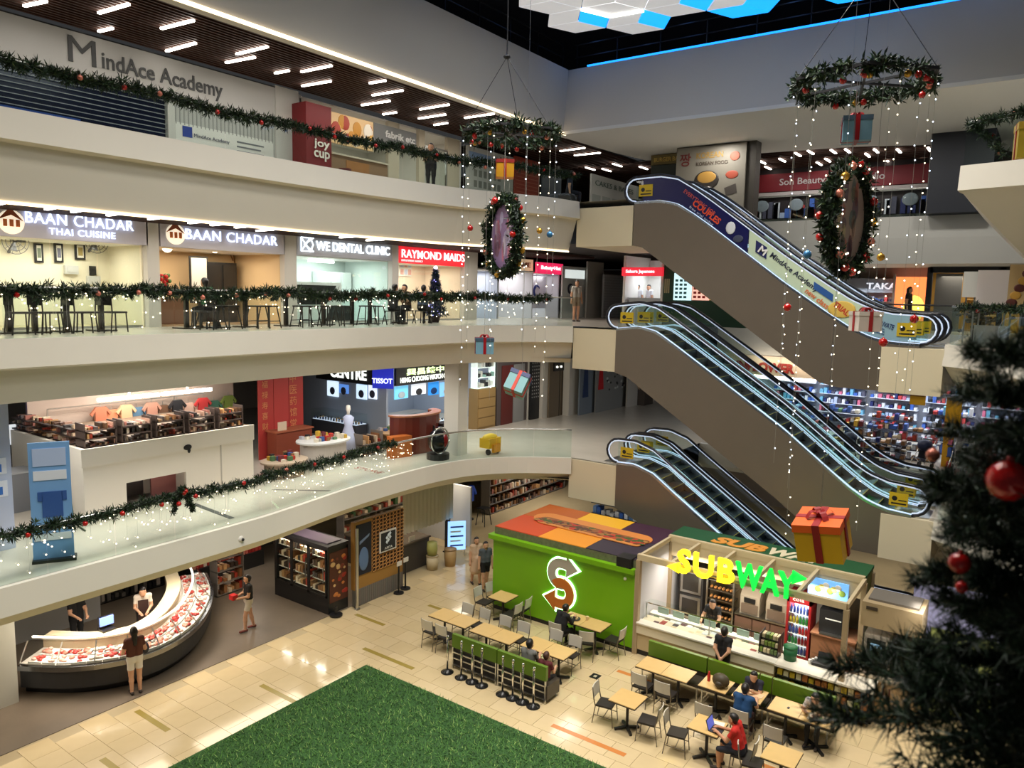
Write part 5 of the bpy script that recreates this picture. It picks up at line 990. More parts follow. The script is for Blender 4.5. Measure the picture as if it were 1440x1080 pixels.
def newel(path, x, h=.88, rr=.42):
    a, b = path[0], path[-1]; p = []
    for t in np.linspace(-1.5708, 1.5708, 9): p.append((x, a[0]+.0+rr*math.cos(t), a[1]+.46+rr*math.sin(t)))
    for y, z in dens(path, 60): p.append((x, y, z+h))
    for t in np.linspace(1.5708, -1.5708, 9): p.append((x, b[0]-rr*math.cos(t), b[1]+.46+rr*math.sin(t)))
    return p
def escalator(label, top, bot, x0, w=1.5, ad=None, group='escalators across the atrium'):
    yc = (top[0][0]+top[-1][0])/2; r = thing('escalator', label, 'escalator', (x0+w/2, yc, bot[-1][1]), 0, group)
    outline = dens(top, 40)+list(reversed(bot))
    part(r, 'side_cladding', MB().prism(outline, x0, x0+.1, 'x'), TRUSS); part(r, 'side_cladding', MB().prism(outline, x0+w-.1, x0+w, 'x'), TRUSS)
    n = len(bot); part(r, 'underside', MB().add([(x, y, z+.01) for x in (x0+.1, x0+w-.1) for y, z in bot]+[(x, y, z+.1) for x in (x0+.1, x0+w-.1) for y, z in bot], [(k, k+1, n+k+1, n+k) for k in range(n-1)]+[(2*n+k, 2*n+k+1, 3*n+k+1, 3*n+k) for k in range(n-1)]), TRUSS)
    for s_, xs in ((0, x0), (1, x0+w-.22)):
        part(r, 'deck', strip(top, xs, xs+.22, 0, .07), DECK)
        xi = xs+.22 if s_ == 0 else xs-.015
        part(r, 'skirt', strip(top, xi, xi+.015, -.16, .05), STEEL); part(r, 'skirt_light', strip(top, xi-.005, xi+.02, .05, .065), LEDW)
        xg = xs+.1
        part(r, 'light_strip', strip(top, xg-.03, xg+.03, .07, .085), LEDW)
        D = top; y0, y1 = top[0][0], top[-1][0]; n_ = 6
        for k in range(n_):
            ya, yb_ = y0+(y1-y0)*k/n_-.006, y0+(y1-y0)*(k+1)/n_+.006; seg = [(y, interp(top, y)) for y in np.linspace(ya, yb_, 10)]
            o = MB().prism([(y, z+.085) for y, z in seg]+[(y, z+.82) for y, z in reversed(seg)], xg-.006, xg+.006, 'x')
            part(r, 'glass_pane', o, GLASS)
        if ad and s_ == 0:
            for (ya, yb_, m) in ad:
                seg = [(y, interp(top, y)) for y in np.linspace(ya, yb_, 24)]; part(r, 'printed_film', MB().prism([(y, z+.1) for y, z in seg]+[(y, z+.8) for y, z in reversed(seg)], xg-.012, xg-.007, 'x'), m)
        nw = newel(top, xg); part(r, 'handrail', MB().tube(nw, .042, 8), RUBBER, smooth=True)
        part(r, 'handrail_guide', MB().tube(newel(top, xg, .82, .36), .022, 6), em(214, 230, 255, .55), smooth=True)
        for e_ in (0, -1):
            a = top[e_]; yy = a[0]-.35 if e_ == 0 else a[0]+.35
            part(r, 'caution_plate', MB().box(xg-.03, xg-.015, yy-.24, yy+.24, a[1]+.25, a[1]+.62), cm(206, 176, 30)); part(r, 'caution_mark', MB().cyl((0, 0), .07, 0, .01, 14).mesh('x', BLACK) and MB().sph((xg-.03, yy+.1, a[1]+.46), .07, 12, 6, sc=(.08, 1, 1)), BLACK); part(r, 'caution_text', MB().box(xg-.034, xg-.03, yy-.2, yy, a[1]+.4, a[1]+.43).box(xg-.034, xg-.03, yy-.2, yy+.18, a[1]+.3, a[1]+.34), BLACK, kind='stuff')
    me = MB().box(-(w-.5)/2, (w-.5)/2, -.2, .2, -.04, 0).box(-(w-.5)/2, (w-.5)/2, -.2, -.17, -.28, -.0).mesh('step', STEPM)
    nose = MB().box(-(w-.5)/2, (w-.5)/2, -.205, -.18, 0, .004).mesh('step_edge', cm(200, 180, 60))
    y = top[0][0]-.6
    while y > top[-1][0]+.5:
        o = obj('step', me, r, Vector((x0+w/2, y, interp(top, y)-.06))-r.location); obj('step_edge', nose, o, (0, 0, 0)); y -= .40
    for a, s_ in ((top[0], 1), (top[-1], -1)): part(r, 'floor_plate', MB().box(x0+.22, x0+w-.22, a[0]-.4 if s_ > 0 else a[0]-.6, a[0]+.6 if s_ > 0 else a[0]+.4, a[1]-.05, a[1]+.005), STEEL)
    return r
A_t = [(11.55, 12.96), (10.7, 12.98), (10.1, 12.86), (9.5, 12.5), (8.89, 12.08), (6.62, 10.42), (5.4, 9.6), (4.7, 9.16), (4.1, 8.9), (3.6, 8.8), (2.9, 8.78)]
A_b = [(11.55, 11.64), (11.2, 11.55), (6.49, 8.31), (5.4, 7.6), (4.9, 7.5), (2.9, 7.5)]
B_t = [(12.05, 8.80), (11.2, 8.9), (10.6, 8.76), (9.88, 8.32), (6.35, 6.05), (4.9, 4.95), (4.4, 4.58), (3.9, 4.28), (3.4, 4.12), (2.75, 4.07)]
B_b = [(12.05, 7.36), (11.6, 7.25), (6.4, 3.95), (5.3, 3.15), (4.7, 2.85), (2.75, 2.83)]
C_t = [(11.85, 4.2), (11.2, 4.22), (10.5, 4.0), (9.7, 3.45), (6.2, 1.15), (5.0, .4), (4.4, .1), (3.9, .02), (3.0, .02)]
C_b = [(11.85, 2.66), (11.5, 2.55), (9.9, 1.9), (7.4, .02), (3.0, .0)]
NAVY = cm(22, 26, 84, .25); PALE = cm(206, 224, 196, .25); PALEB = cm(150, 184, 200, .25)
ADS = [(11.3, 7.75, NAVY), (7.72, 4.4, PALE), (4.38, 3.2, PALEB)]
eA = escalator('upper escalator with a navy and pale printed balustrade, nearer one of the pair', A_t, A_b, 22.9, ad=ADS)
eB = escalator('middle escalator with clear glass, nearer one of the pair', B_t, B_b, 22.9)
eC = escalator('lowest escalator descending behind the food kiosk, nearer one of the pair', C_t, C_b, 22.9)
for e_, s_ in ((eA, 'upper escalator behind the printed one, farther of the pair'), (eB, 'middle escalator with clear glass, farther one of the pair'), (eC, 'lowest escalator behind the food kiosk, farther one of the pair')):
    dup(e_, e_.location+Vector((1.56, 0, 0)), 0, s_)['category'] = 'escalator'
# lettering on the printed balustrade, along the slope
sl = Vector((0, -1, -.745)).normalized(); su = Vector((0, -.745, 1)).normalized()
def onslope(y, dz): return Vector((22.98, y, interp(A_t, y)+dz))
lettering(eA, 'EVERYTHING FOR', cm(220, 90, 80), onslope(9.9, .52), sl, su, h=.12, w=1.3, depth=.003)
lettering(eA, 'COUPLES', cm(230, 80, 40), onslope(9.6, .3), sl, su, h=.2, w=1.1, depth=.003, bold=.03)
lettering(eA, 'free trial today', cm(200, 210, 240), onslope(9.7, .14), sl, su, h=.1, w=1.0, depth=.003)
part(eA, 'print_figure', MB().sph(onslope(8.3, .45)-Vector((.005, 0, 0)), .16, 10, 6, sc=(.05, 1, 1.2)), cm(226, 230, 236), smooth=True); part(eA, 'print_figure', MB().sph(onslope(8.05, .3)-Vector((.005, 0, 0)), .14, 10, 6, sc=(.05, 1.2, .8)), cm(60, 66, 90), smooth=True)
part(eA, 'print_logo', MB().prism([(7.5, interp(A_t, 7.5)+.3), (7.16, interp(A_t, 7.16)+.33), (7.16, interp(A_t, 7.16)+.68), (7.5, interp(A_t, 7.5)+.65)], 22.972, 22.978, 'x'), cm(20, 30, 90)); lettering(eA, 'M', cm(240, 240, 240), onslope(7.44, .36)-Vector((.012, 0, 0)), sl, su, h=.22, w=.24, depth=.003, bold=.02)
lettering(eA, 'MindAce Academy', cm(40, 50, 70), onslope(7.1, .42), sl, su, h=.2, w=1.75, depth=.003, bold=.02)
part(eA, 'print_panel', MB().prism([(5.75, interp(A_t, 5.75)+.45), (5.2, interp(A_t, 5.2)+.45), (5.2, interp(A_t, 5.2)+.66), (5.75, interp(A_t, 5.75)+.66)], 22.972, 22.978, 'x'), cm(40, 90, 160))
lettering(eA, 'new class', cm(226, 120, 70), onslope(6.0, .18), sl, su, h=.16, w=.8, depth=.003, bold=.02); part(eA, 'print_oval', MB().sph(onslope(4.95, .4)-Vector((.005, 0, 0)), .3, 14, 8, sc=(.03, 1.3, .8)), cm(226, 190, 90), smooth=True); lettering(eA, 'TRIAL', cm(196, 60, 40), onslope(5.2, .35)-Vector((.015, 0, 0)), sl, su, h=.16, w=.5, depth=.003, bold=.03)
lettering(eA, 'MEGA PRIVATE', cm(40, 60, 110), onslope(4.3, .45), Vector((0, -1, -.35)).normalized(), Vector((0, -.35, 1)).normalized(), h=.14, w=.75, depth=.003, bold=.02)
for k in range(3): part(eA, 'print_line', MB().bar(onslope(4.3, .36-k*.07), onslope(3.8, .36-k*.07), .01, .025), cm(80, 110, 150))
# ================================================================== hall beyond the escalators
# top: poster pillar, dark walls, beauty studio
xq = 29.5; Y0, Y1, Z0, Z1 = rx(953, 214, 300, 1048, xq); Z0, Z1 = L4, 15.98
wall(MB().box(xq+.05, xq+.6, Y1-.35, Y0+.05, L4, ZC), cm(54, 50, 44), 'far')
pb = boardx('large pale food poster with a hot pot on the dark pillar', 'poster', Y0, Y1, Z0+.2, Z1-.05, xq, cm(128, 124, 114), .08, 'food_poster')
wp_ = Y0-Y1
lettering(pb, '짱', cm(110, 40, 40), (xq-.09, Y0-.15, 15.2), YM, h=.5, depth=.006, bold=.01); lettering(pb, 'KOREAN', cm(150, 120, 60), (xq-.09, Y0-.85, 15.45), YM, h=.24, w=1.1, depth=.006, bold=.02); lettering(pb, 'KOREAN FOOD', cm(70, 60, 50), (xq-.09, Y0-.85, 15.18), YM, h=.14, w=1.3, depth=.006, bold=.02)
part(pb, 'pot', MB().sph((xq-.09, Y0-wp_*.46, 14.6), .52, 18, 10, sc=(.04, 1, .72)), cm(40, 34, 30), smooth=True); part(pb, 'pot_soup', MB().sph((xq-.1, Y0-wp_*.46, 14.7), .4, 18, 10, sc=(.05, 1, .6)), cm(170, 130, 60), smooth=True)
part(pb, 'dish', MB().sph((xq-.09, Y0-wp_*.82, 14.75), .26, 14, 8, sc=(.04, 1, .6)), cm(160, 70, 50), smooth=True); part(pb, 'dish', MB().sph((xq-.09, Y0-wp_*.85, 15.45), .2, 14, 8, sc=(.04, 1, .9)), cm(170, 100, 80), smooth=True); part(pb, 'dish', MB().prism([(Y0-wp_*.75, 13.95), (Y0-wp_*.9, 14.05), (Y0-wp_*.88, 14.4), (Y0-wp_*.72, 14.25)], xq-.095, xq-.085, 'x'), cm(66, 60, 56)); part(pb, 'dish', MB().sph((xq-.09, Y0-wp_*.3, 13.9), .24, 14, 8, sc=(.04, 1, .6)), cm(190, 150, 90), smooth=True)
Yg = P(915, 245, x=30.5).y; wall(MB().box(30.5, 30.7, Y0-.2, Yg, L4, ZC), cm(40, 50, 44), 'far')
sg = boardx('small olive sign above the dark wall left of the food poster', 'sign', Yg-.05, Y0+.1, 15.55, 15.95, 30.5, cm(110, 96, 50)); lettering(sg, 'BURGER BAR', cm(200, 170, 80), (30.36, Yg-.2, 15.65), YM, h=.18, w=(Yg-Y0)*.75, depth=.01, bold=.02)
xb_ = 36.5
Y0, Y1 = P(1052, 250, x=xb_).y, P(1310, 250, x=xb_).y
wall(MB().box(xb_+.1, xb_+.2, Y1-6, Y0+4, L4, ZC), cm(60, 50, 52), 'far')
sg = boardx('wide dark red beauty studio sign with grey capitals', 'sign', Y0, Y1, 14.95, 15.75, xb_, cm(120, 24, 34), .15)
lettering(sg, "Soh Beauty's Hair Studio", cm(196, 190, 186), (xb_-.17, P(1098, 255, x=xb_).y, 15.12), YM, h=.4, w=P(1098, 255, x=xb_).y-P(1245, 255, x=xb_).y, depth=.02, bold=.01)
sh = thing('salon_shop', 'studio window front with mirrors and lit bottles', 'shopfront', (xb_, (Y0+Y1)/2, L4)); part(sh, 'head_band', MB().box(xb_-.1, xb_, Y1, Y0, 14.7, 14.92), cm(190, 186, 182)); part(sh, 'base', MB().box(xb_-.1, xb_, Y1, Y0, L4, 13.7), cm(90, 96, 90)); g = MB(); r_ = random.Random(6)
for k in range(60): y = Y1+r_.random()*(Y0-Y1); g.box(xb_-.16, xb_-.06, y, y+.2, 13.72, 13.95+.6*r_.random(), r_.randrange(7))
part(sh, 'bottles', g, BLU, kind='stuff')
for k in range(5): y = Y0-.8-k*(Y0-Y1-1.2)/4.2; part(sh, 'mirror', MB().sph((xb_-.18, y, 14.3), .3, 14, 8, sc=(.08, 1.1, .9)), cm(150, 160, 170, .1), smooth=True)
for k in range(6): y = Y0-.6-k*(Y0-Y1-1)/5.2; part(sh, 'dark_planter', MB().sph((xb_-.4, y, 13.4), .35, 10, 7, sc=(.5, 1.2, .7)), cm(34, 40, 30), smooth=True)
area('studio_lamp', (xb_-1.5, (Y0+Y1)/2, 15.8), .5, 5, 60, (1, .9, .92))
Yn0, Yn1 = P(1305, 250, x=31.4).y, P(1372, 250, x=31.4).y
wall(MB().box(31.4, 34, Yn1-.5, Yn0, L4+.02, ZC), cm(36, 40, 50), 'far')
# middle storey of the far hall
xs = 36.0
def farshop(label, p0, p1, z0, z1, X, pal, seed, rows=4, n=14, power=40, colr=COOL, shelf=None, q=410):
    Ya, Yb = P(p0, q, x=X).y, P(p1, q, x=X).y; stock('wall_shelf', label, 'shelf', X, X+.4, Yb, Ya, z0, z1, rows, n, pal, seed=seed, shelf=shelf)
    if power: area('shop_lamp', (X-.9, (Ya+Yb)/2, z1+.25), .5, abs(Ya-Yb)*.8, power, colr)
    return Ya, Yb
wall(MB().box(xs+.5, xs+.6, -4, 14, L3, 11.5), cm(190, 186, 180), 'far')
Ya, Yb = farshop('bright shelf of pale goods below the grey sign in the far hall', 1165, 1258, L3, 10.3, xs, BLU, 101, 4, 20, 60)
sg = boardx('grey sign band over the bright shop in the far hall', 'sign', Ya, Yb, 10.35, 10.95, xs+.5, cm(140, 146, 156), .72); lettering(sg, 'TAKAGI', em(235, 240, 250, .9), (xs-.24, Ya-1.6, 10.5), YM, h=.26, w=1.6, depth=.02, bold=.02)
Y0, Y1, Z0, Z1 = rx(1262, 378, 432, 1305, 35.2); Z0 = L3+.1
ls = thing('led_wall', 'tall glowing orange screen in the far hall', 'screen', (35.2, (Y0+Y1)/2, L3)); part(ls, 'screen', MB().box(35.1, 35.2, Y1, Y0, Z0, 11.0), em(255, 130, 70, 1.6)); part(ls, 'bright_spot', MB().sph((35.09, Y1+.45, 9.7), .5, 12, 8, sc=(.03, .8, 1.1)), em(255, 200, 90, 2.0), smooth=True); part(ls, 'frame', MB().box(35.08, 35.22, Y0, Y0+.1, L3, 11.1).box(35.08, 35.22, Y1-.1, Y1, L3, 11.1).box(35.08, 35.22, Y1, Y0, L3, L3+.1), cm(200, 180, 170))
xc_ = 33.0; Y0, Y1 = P(1307, 400, x=xc_).y, P(1445, 400, x=xc_).y
cf = thing('cafe_shop', 'black framed cafe front with a warm yellow wall', 'shopfront', (xc_, (Y0+Y1)/2, L3))
for y in (Y0, Y0-2.35, Y1): part(cf, 'post', MB().box(xc_-.1, xc_+.1, y-.09, y+.09, L3, 11.3), BLACK)
part(cf, 'beam', MB().box(xc_-.1, xc_+.1, Y1, Y0, 11.1, 11.32), BLACK); part(cf, 'back_wall', MB().box(xc_+2, xc_+2.1, Y1-1, Y0+.3, L3, 11.3), cm(190, 150, 70)); part(cf, 'grey_panel', MB().box(xc_+.9, xc_+1, Y0-1.0, Y0-.1, L3, 11.1), cm(120, 122, 124))
for k in range(4): part(cf, 'wall_shelf', MB().box(xc_+1.7, xc_+2, Y0-2.2, Y0-1.1, 9.5+k*.3, 9.53+k*.3), cm(210, 180, 120))
for k in range(4): part(cf, 'downlight', MB().sph((xc_+1.2, Y0-.6-k*.55, 10.9), .07, 8, 6), em(255, 230, 180, 8))
area('cafe_lamp', (xc_+1, (Y0+Y1)/2, 11.0), 1.2, 2.5, 35, WARM)
# right gallery boards near the escalator foot
def stand(label, p0, yt, yb, p1, X, m, z0, name='exhibition_board'):
    Y0, Y1, Z0, Z1 = rx(p0, yt, yb, p1, X); r = thing(name, label, 'panel', (X, (Y0+Y1)/2, z0)); part(r, 'board', MB().box(X-.04, X+.04, Y1, Y0, Z0, Z1), m)
    for y in (Y0-.1, Y1+.1): part(r, 'leg', MB().bar((X+.06, y, z0), (X+.06, y, Z1-.05), .04), STEEL)
    return r, Y0, Y1, Z0, Z1
stand('large blank white panel standing on the right gallery', 1376, 380, 437, 1422, 23.2, cm(222, 212, 208), L3)
stand('smaller white panel with punched edge left of the large one', 1356, 382, 418, 1378, 24.4, cm(206, 204, 196), L3)
stand('low pale grey panel behind the right gallery glass', 1370, 457, 497, 1416, 23.0, cm(170, 166, 164), L3)
r, Y0, Y1, Z0, Z1 = stand('tan poster with brown swirls at the right picture edge', 1421, 372, 437, 1446, 22.7, cm(190, 160, 110), L3)
for k in range(6): part(r, 'swirl', MB().sph((22.655, Y0-.1-.07*k, Z0+.2+.18*k), .13, 10, 6, sc=(.05, 1, .8)), [cm(90, 40, 30), cm(200, 150, 60)][k % 2], smooth=True)
stock('stacked_crates', 'brown crates of goods under the tan poster', 'rack', 22.6, 23.0, .05, .7, L3, 9.45, 4, 4, BRN, seed=104)
pl = thing('potted_bush', 'leafy dark bush against the glass of the right gallery', 'plant', (25.5, 1.75, L3)); g = MB(); r_ = random.Random(3)
part(pl, 'pot', MB().lathe([(.16, L3), (.22, L3+.35)], (25.5, 1.75), 12), cm(60, 56, 54)); [g.sph((25.5+r_.gauss(0, .22), 1.75+r_.gauss(0, .22), L3+.75+r_.gauss(0, .18)), .09, 6, 4, sc=(1, 1, .6)) for k in range(90)]; part(pl, 'leaves', g, cm(58, 60, 40), kind='stuff')
# lowest storey of the far hall: toy shop and crowded racks
xt = 30.2; Y0, Y1, Z0, Z1 = rx(1026, 500, 530, 1165, xt)
wall(MB().box(xt+.02, xt+.4, 3.6, 11.2, 6.9, 7.7), cm(206, 190, 172), 'far')
sg = boardx('cream shop sign with dark red capitals behind the middle escalator', 'sign', Y0+.4, Y1+.3, P(1070, 527, x=xt).z, P(1070, 500, x=xt).z, xt, cm(226, 206, 184), .12); lettering(sg, 'SUNFLOWER', cm(150, 40, 30), (xt-.14, P(1022, 515, x=xt).y, P(1070, 522, x=xt).z), YM, h=.38, w=P(1022, 515, x=xt).y-P(1119, 517, x=xt).y, depth=.03, bold=.05)
single('tube_lamp', MB().box(xt-.1, xt-.02, Y1+.4, Y0+.2, P(1070, 529, x=xt).z-.08, P(1070, 529, x=xt).z).box(xt-.08, xt-.04, Y1+.4, Y0+.2, P(1070, 529, x=xt).z, P(1070, 526, x=xt).z), em(255, 236, 220, 6), 'bright strip lamp under the cream shop sign', 'lamp')
wall(MB().box(36.5, 36.6, -4, 12, L2, 7.6), cm(200, 206, 220), 'far'); area('sign_fill', (29.55, 7.6, 7.6), .2, 4, 22, WARM, rot=(0, R_(-70), 0))  # the area lamp is added fill that brightens the cream sign
area('toy_lamp', (33.5, 7, 7.4), 3, 6, 260, COOL); area('toy_lamp', (33.5, 2, 7.4), 3, 4, 150, COOL)
pos = ['first', 'second', 'third', 'fourth', 'fifth', 'sixth', 'seventh', 'eighth', 'ninth', 'tenth']
TOY = BLU+[cm(226, 120, 150), cm(120, 190, 226), cm(240, 240, 246)]
for i in range(5): stock('toy_shelf', pos[i]+' tall white toy shelf along the shop rear, counted from the left', 'shelf', 35.8, 36.3, 8.6-i*2.1, 10.5-i*2.1, L2, 7.0, 7, 12, TOY, seed=110+i, shelf=cm(226, 232, 244))
for i, (x, y, hh) in enumerate(((33.4, 8.2, 1.5), (33.2, 6.2, 1.6), (33.0, 4.2, 1.5), (31.4, 7.0, 1.2), (31.2, 5.0, 1.3), (31.0, 3.1, 1.4), (30.2, 1.2, 1.7), (29.4, 6.0, .9), (29.4, 3.9, 1.0), (33.0, 2.2, 2.0))): stock('goods_rack', pos[i]+' dark gondola rack of toys in the far hall, nearer racks last', 'rack', x, x+.5, y, y+1.5, L2, L2+hh, 4, 9, [TOY, PAL, BLU+BRN][i % 3], seed=130+i, shelf=cm(60, 64, 80))
for i, (p0, p1, yt, yb) in enumerate(((1281, 1302, 553, 568), (1332, 1352, 558, 606))):
    Y0, Y1, Z0, Z1 = rx(p0, yt, yb, p1, 30.7); r = boardx(['small yellow hanging sign in the far lower hall', 'tall yellow shop panel in the far lower hall'][i], 'sign', Y0, Y1, Z0 if i == 0 else L2, Z1, 30.7, cm(236, 176, 30)); part(r, 'edge', MB().box(30.56, 30.58, Y1, Y0, Z1-.08, Z1), cm(150, 100, 30))
    if i == 0: part(r, 'hanger', MB().bar((30.64, (Y0+Y1)/2, Z1), (30.64, (Y0+Y1)/2, 7.74), .03), BLACK)
wr = thing('white_rack', 'tall white wire rack at the right end of the middle escalator', 'rack', (27.6, 1.7, L2))
for k in range(6): part(wr, 'shelf', MB().box(27.3, 27.9, 1.2, 2.2, L2+.1+k*.27, L2+.13+k*.27), cm(220, 220, 222))
for y in (1.2, 2.2): part(wr, 'upright', MB().bar((27.3, y, L2), (27.3, y, 5.7), .03), cm(220, 220, 222))
g = MB(); r_ = random.Random(5); [g.box(27.35, 27.8, 1.25+i*.16, 1.38+i*.16, L2+.13+k*.27, L2+.2+k*.27+.13*r_.random(), r_.randrange(5)) for i in range(6) for k in range(6)]; part(wr, 'packs', g, [cm(226, 224, 220), cm(190, 150, 140), cm(80, 76, 80), cm(200, 200, 206), cm(120, 110, 120)], kind='stuff')
# folded and open prams crowding the lower hall
def make_pram():
    r = thing('pram', None, 'pram', (0, 0, L2), 0, 'dark prams in the lower far hall')
    part(r, 'seat', MB().add([(-.2, -.22, .35), (.25, -.22, .4), (.25, .22, .4), (-.2, .22, .35), (-.32, -.22, .85), (-.32, .22, .85)], [(0, 1, 2, 3), (0, 3, 5, 4)]), cm(40, 44, 60), world=False); part(r, 'canopy', MB().sph((-.2, 0, .82), .28, 12, 8, sc=(1, .85, .75)), cm(34, 40, 74), world=False, smooth=True)
    for y in (-.22, .22):
        part(r, 'frame_tube', MB().tube([(.38, y, .12), (-.1, y, .55), (-.5, y, 1.0)], .014, 6), STEEL, world=False); part(r, 'frame_tube', MB().tube([(-.35, y, .12), (.05, y, .45)], .014, 6), STEEL, world=False)
        for x in (.38, -.35): part(r, 'wheel', MB().tube([(x, y-.02, .11), (x, y+.02, .11)], .11, 12), BLACK, world=False)
    part(r, 'push_bar', MB().bar((-.5, -.22, 1.0), (-.5, .22, 1.0), .03), BLACK, world=False); return r
pr0 = make_pram()
for i, (x, y, a) in enumerate(((29.5, 7.9, 2.6), (29.45, 5.7, 3.4), (29.6, 3.4, 2.8), (29.7, 2.3, 3.0), (28.6, 1.6, 2.2), (28.3, .7, 3.3))):
    lab = NUM[i]+' dark pram from the left in the lower far hall'
    if i == 0: pr0.location = (x, y, L2); pr0.rotation_euler = (0, 0, a); tag(pr0, lab, 'pram', 'dark prams in the lower far hall')
    else: dup(pr0, (x, y, L2), a, lab)['category'] = 'pram'
# soffits and ground hall beyond
wall(MB().box(36.5, 36.6, -4, 20, 0, 3.3), cm(150, 140, 130), 'far')
# ================================================================== food kiosk
KG = mat('kiosk_green', s2l(116, 176, 10), .45); BEIGE = cm(202, 184, 148); TRIMB = cm(170, 150, 118, .35)
kx0, kx1, ky0, ky1 = 18.5, 21.75, 8.85, 13.78
kb = thing('kiosk_block', 'bright green kiosk block with a glowing arrow logo and photo roof', 'kiosk', ((kx0+kx1)/2, (ky0+ky1)/2, 0))
part(kb, 'plinth', MB().box(kx0+.03, kx1, ky0, ky1-.03, 0, .14), BLACK); part(kb, 'green_wall', MB().box(kx0, kx1, ky0, ky1, .14, 2.3), KG); part(kb, 'green_cornice', MB().box(kx0-.12, kx1, ky0-.0, ky1+.12, 2.3, 2.44), KG); part(kb, 'edge_trim', MB().box(kx0-.02, kx0+.1, ky0-.06, ky0, 0, 2.44), TRIMB)
part(kb, 'roof_box', MB().box(kx0+.06, kx1, ky0+.02, ky1, 2.44, 2.66), cm(110, 112, 84, noise=.5, nscale=9))
RC = [[(205, 72, 24), (240, 152, 34), (52, 42, 56)], [(190, 96, 34), (248, 186, 40), (66, 34, 56)]]
wy = (ky1-ky0)/3; wx = (kx1-kx0-.06)/2
for i in range(2):
    for j in range(3): part(kb, 'roof_panel', MB().box(kx0+.06+i*wx+.005, kx0+.06+(i+1)*wx-.005, ky1-(j+1)*wy+.005, ky1-j*wy-.005, 2.66, 2.685), cm(*RC[i][j]))
def blob(x0, y0, x1, y1, w, z, m, nm, th=.02, n=14):
    d = Vector((x1-x0, y1-y0, 0)); L = d.length; d.normalize(); q = Vector((-d.y, d.x, 0)); pts = []
    for k in range(n+1): t = math.pi*k/n; pts.append((x1-d.x*w*.5+d.x*w*.5*math.sin(t)+q.x*w*.5*math.cos(t), y1-d.y*w*.5+d.y*w*.5*math.sin(t)+q.y*w*.5*math.cos(t)))
    for k in range(n+1): t = math.pi*k/n; pts.append((x0+d.x*w*.5-d.x*w*.5*math.sin(t)-q.x*w*.5*math.cos(t), y0+d.y*w*.5-d.y*w*.5*math.sin(t)-q.y*w*.5*math.cos(t)))
    return part(kb, nm, MB().prism(pts, z, z+th), m)
blob(20.35, 13.4, 20.2, 9.2, .95, 2.686, cm(222, 138, 66), 'sandwich_bread'); blob(20.1, 13.1, 19.95, 9.4, .5, 2.7, cm(150, 90, 50), 'sandwich_filling'); blob(19.85, 13.0, 19.7, 9.3, .32, 2.695, cm(216, 140, 70), 'sandwich_lower_bread')
r_ = random.Random(2)
for k in range(110): t = r_.random(); part(kb, 'filling_bit', MB().sph((0, 0, 0), .05+.06*r_.random(), 7, 4, sc=(1, 1.3, .15)), [cm(120, 60, 36), cm(170, 120, 60), cm(70, 90, 40), cm(196, 60, 40), cm(90, 60, 44)][k % 5], world=False).location = Vector((19.78+.42*r_.random()-.04*t, 13.15-3.85*t, 2.722))-kb.location
part(kb, 'spotlight_box', MB().box(kx0-.1, kx0+.35, ky0+.1, ky0+.55, 2.45, 2.72), BLACK)
part(kb, 'wall_button', MB().sph((kx0-.01, 9.15, 2.1), .05, 8, 6), cm(220, 226, 200))
# arrow logo
def stroke2(pts, w):
    L, Rr = [], []
    for i, p in enumerate(pts):
        a, b = pts[max(i-1, 0)], pts[min(i+1, len(pts)-1)]; d = Vector((b[0]-a[0], b[1]-a[1])).normalized(); n = Vector((-d.y, d.x))*w/2; L.append((p[0]+n.x, p[1]+n.y)); Rr.append((p[0]-n.x, p[1]-n.y))
    return L+Rr[::-1]
def logo_half(sgn, w, grow, x, m, nm, th):
    arc = [(-.02+.34*math.cos(t), .30+.33*math.sin(t)) for t in np.linspace(R_(318), R_(90), 18)]+[(.12, .63), (.26, .60)]
    arc = [(.12, -.10)]+arc if False else arc
    body = stroke2(arc, w); head = [(.22, .60+.24+grow), (.60+grow*1.3, .50), (.22, .26-grow)]
    head = [(.20-grow*.5, .88+grow), (.62+grow*1.4, .52), (.20-grow*.5, .24-grow)]
    for ip, poly in enumerate((body, head)):
        pp = [(ly-sgn*u*.92, lz+sgn*v*.98) for u, v in poly]
        dx = .004*ip+(.008 if sgn < 0 else 0); part(kb, nm, MB().prism(pp, x-th-dx, x, 'x'), m)
ly, lz = 11.22, 1.46
GLOW = em(190, 255, 190, 3.0)
for s_ in (1, -1): logo_half(s_, .40, .07, kx0-.005, GLOW, 'logo_glow', .03)
logo_half(1, .29, 0, kx0-.05, cm(176, 168, 152), 'logo_arrow', .03); logo_half(-1, .29, 0, kx0-.05, cm(200, 112, 36), 'logo_arrow', .03)
# serving half: pergola, counter, sign
KZ = 2.8; py0, py1 = 3.4, 8.82
pg = thing('kiosk_pergola', 'open beige timber pergola with a green lettered roof over the food counter', 'pergola', (19.8, 6, 0))
for x in (18.58, 20.65): part(pg, 'long_beam', MB().box(x-.06, x+.06, py0, py1, KZ-.08, KZ+.08), BEIGE)
for y in (py0, 4.55, 5.7, 6.8, 7.85, py1-.05): part(pg, 'cross_beam', MB().box(18.58, 20.65, y-.04, y+.04, KZ-.06, KZ+.06), BEIGE)
for x, y in ((18.58, 3.4), (20.65, 3.4), (21.65, 3.4), (20.65, 8.76), (18.56, 8.78)): part(pg, 'post', MB().box(x-.07, x+.07, y-.06, y+.06, 0, KZ-.08), TRIMB)
part(pg, 'roof_deck', MB().box(20.72, 21.75, py0-.02, py1, KZ+.02, KZ+.1), cm(30, 84, 48)); part(pg, 'header', MB().box(20.6, 20.72, py0, py1, KZ-.5, KZ+.1), BEIGE)
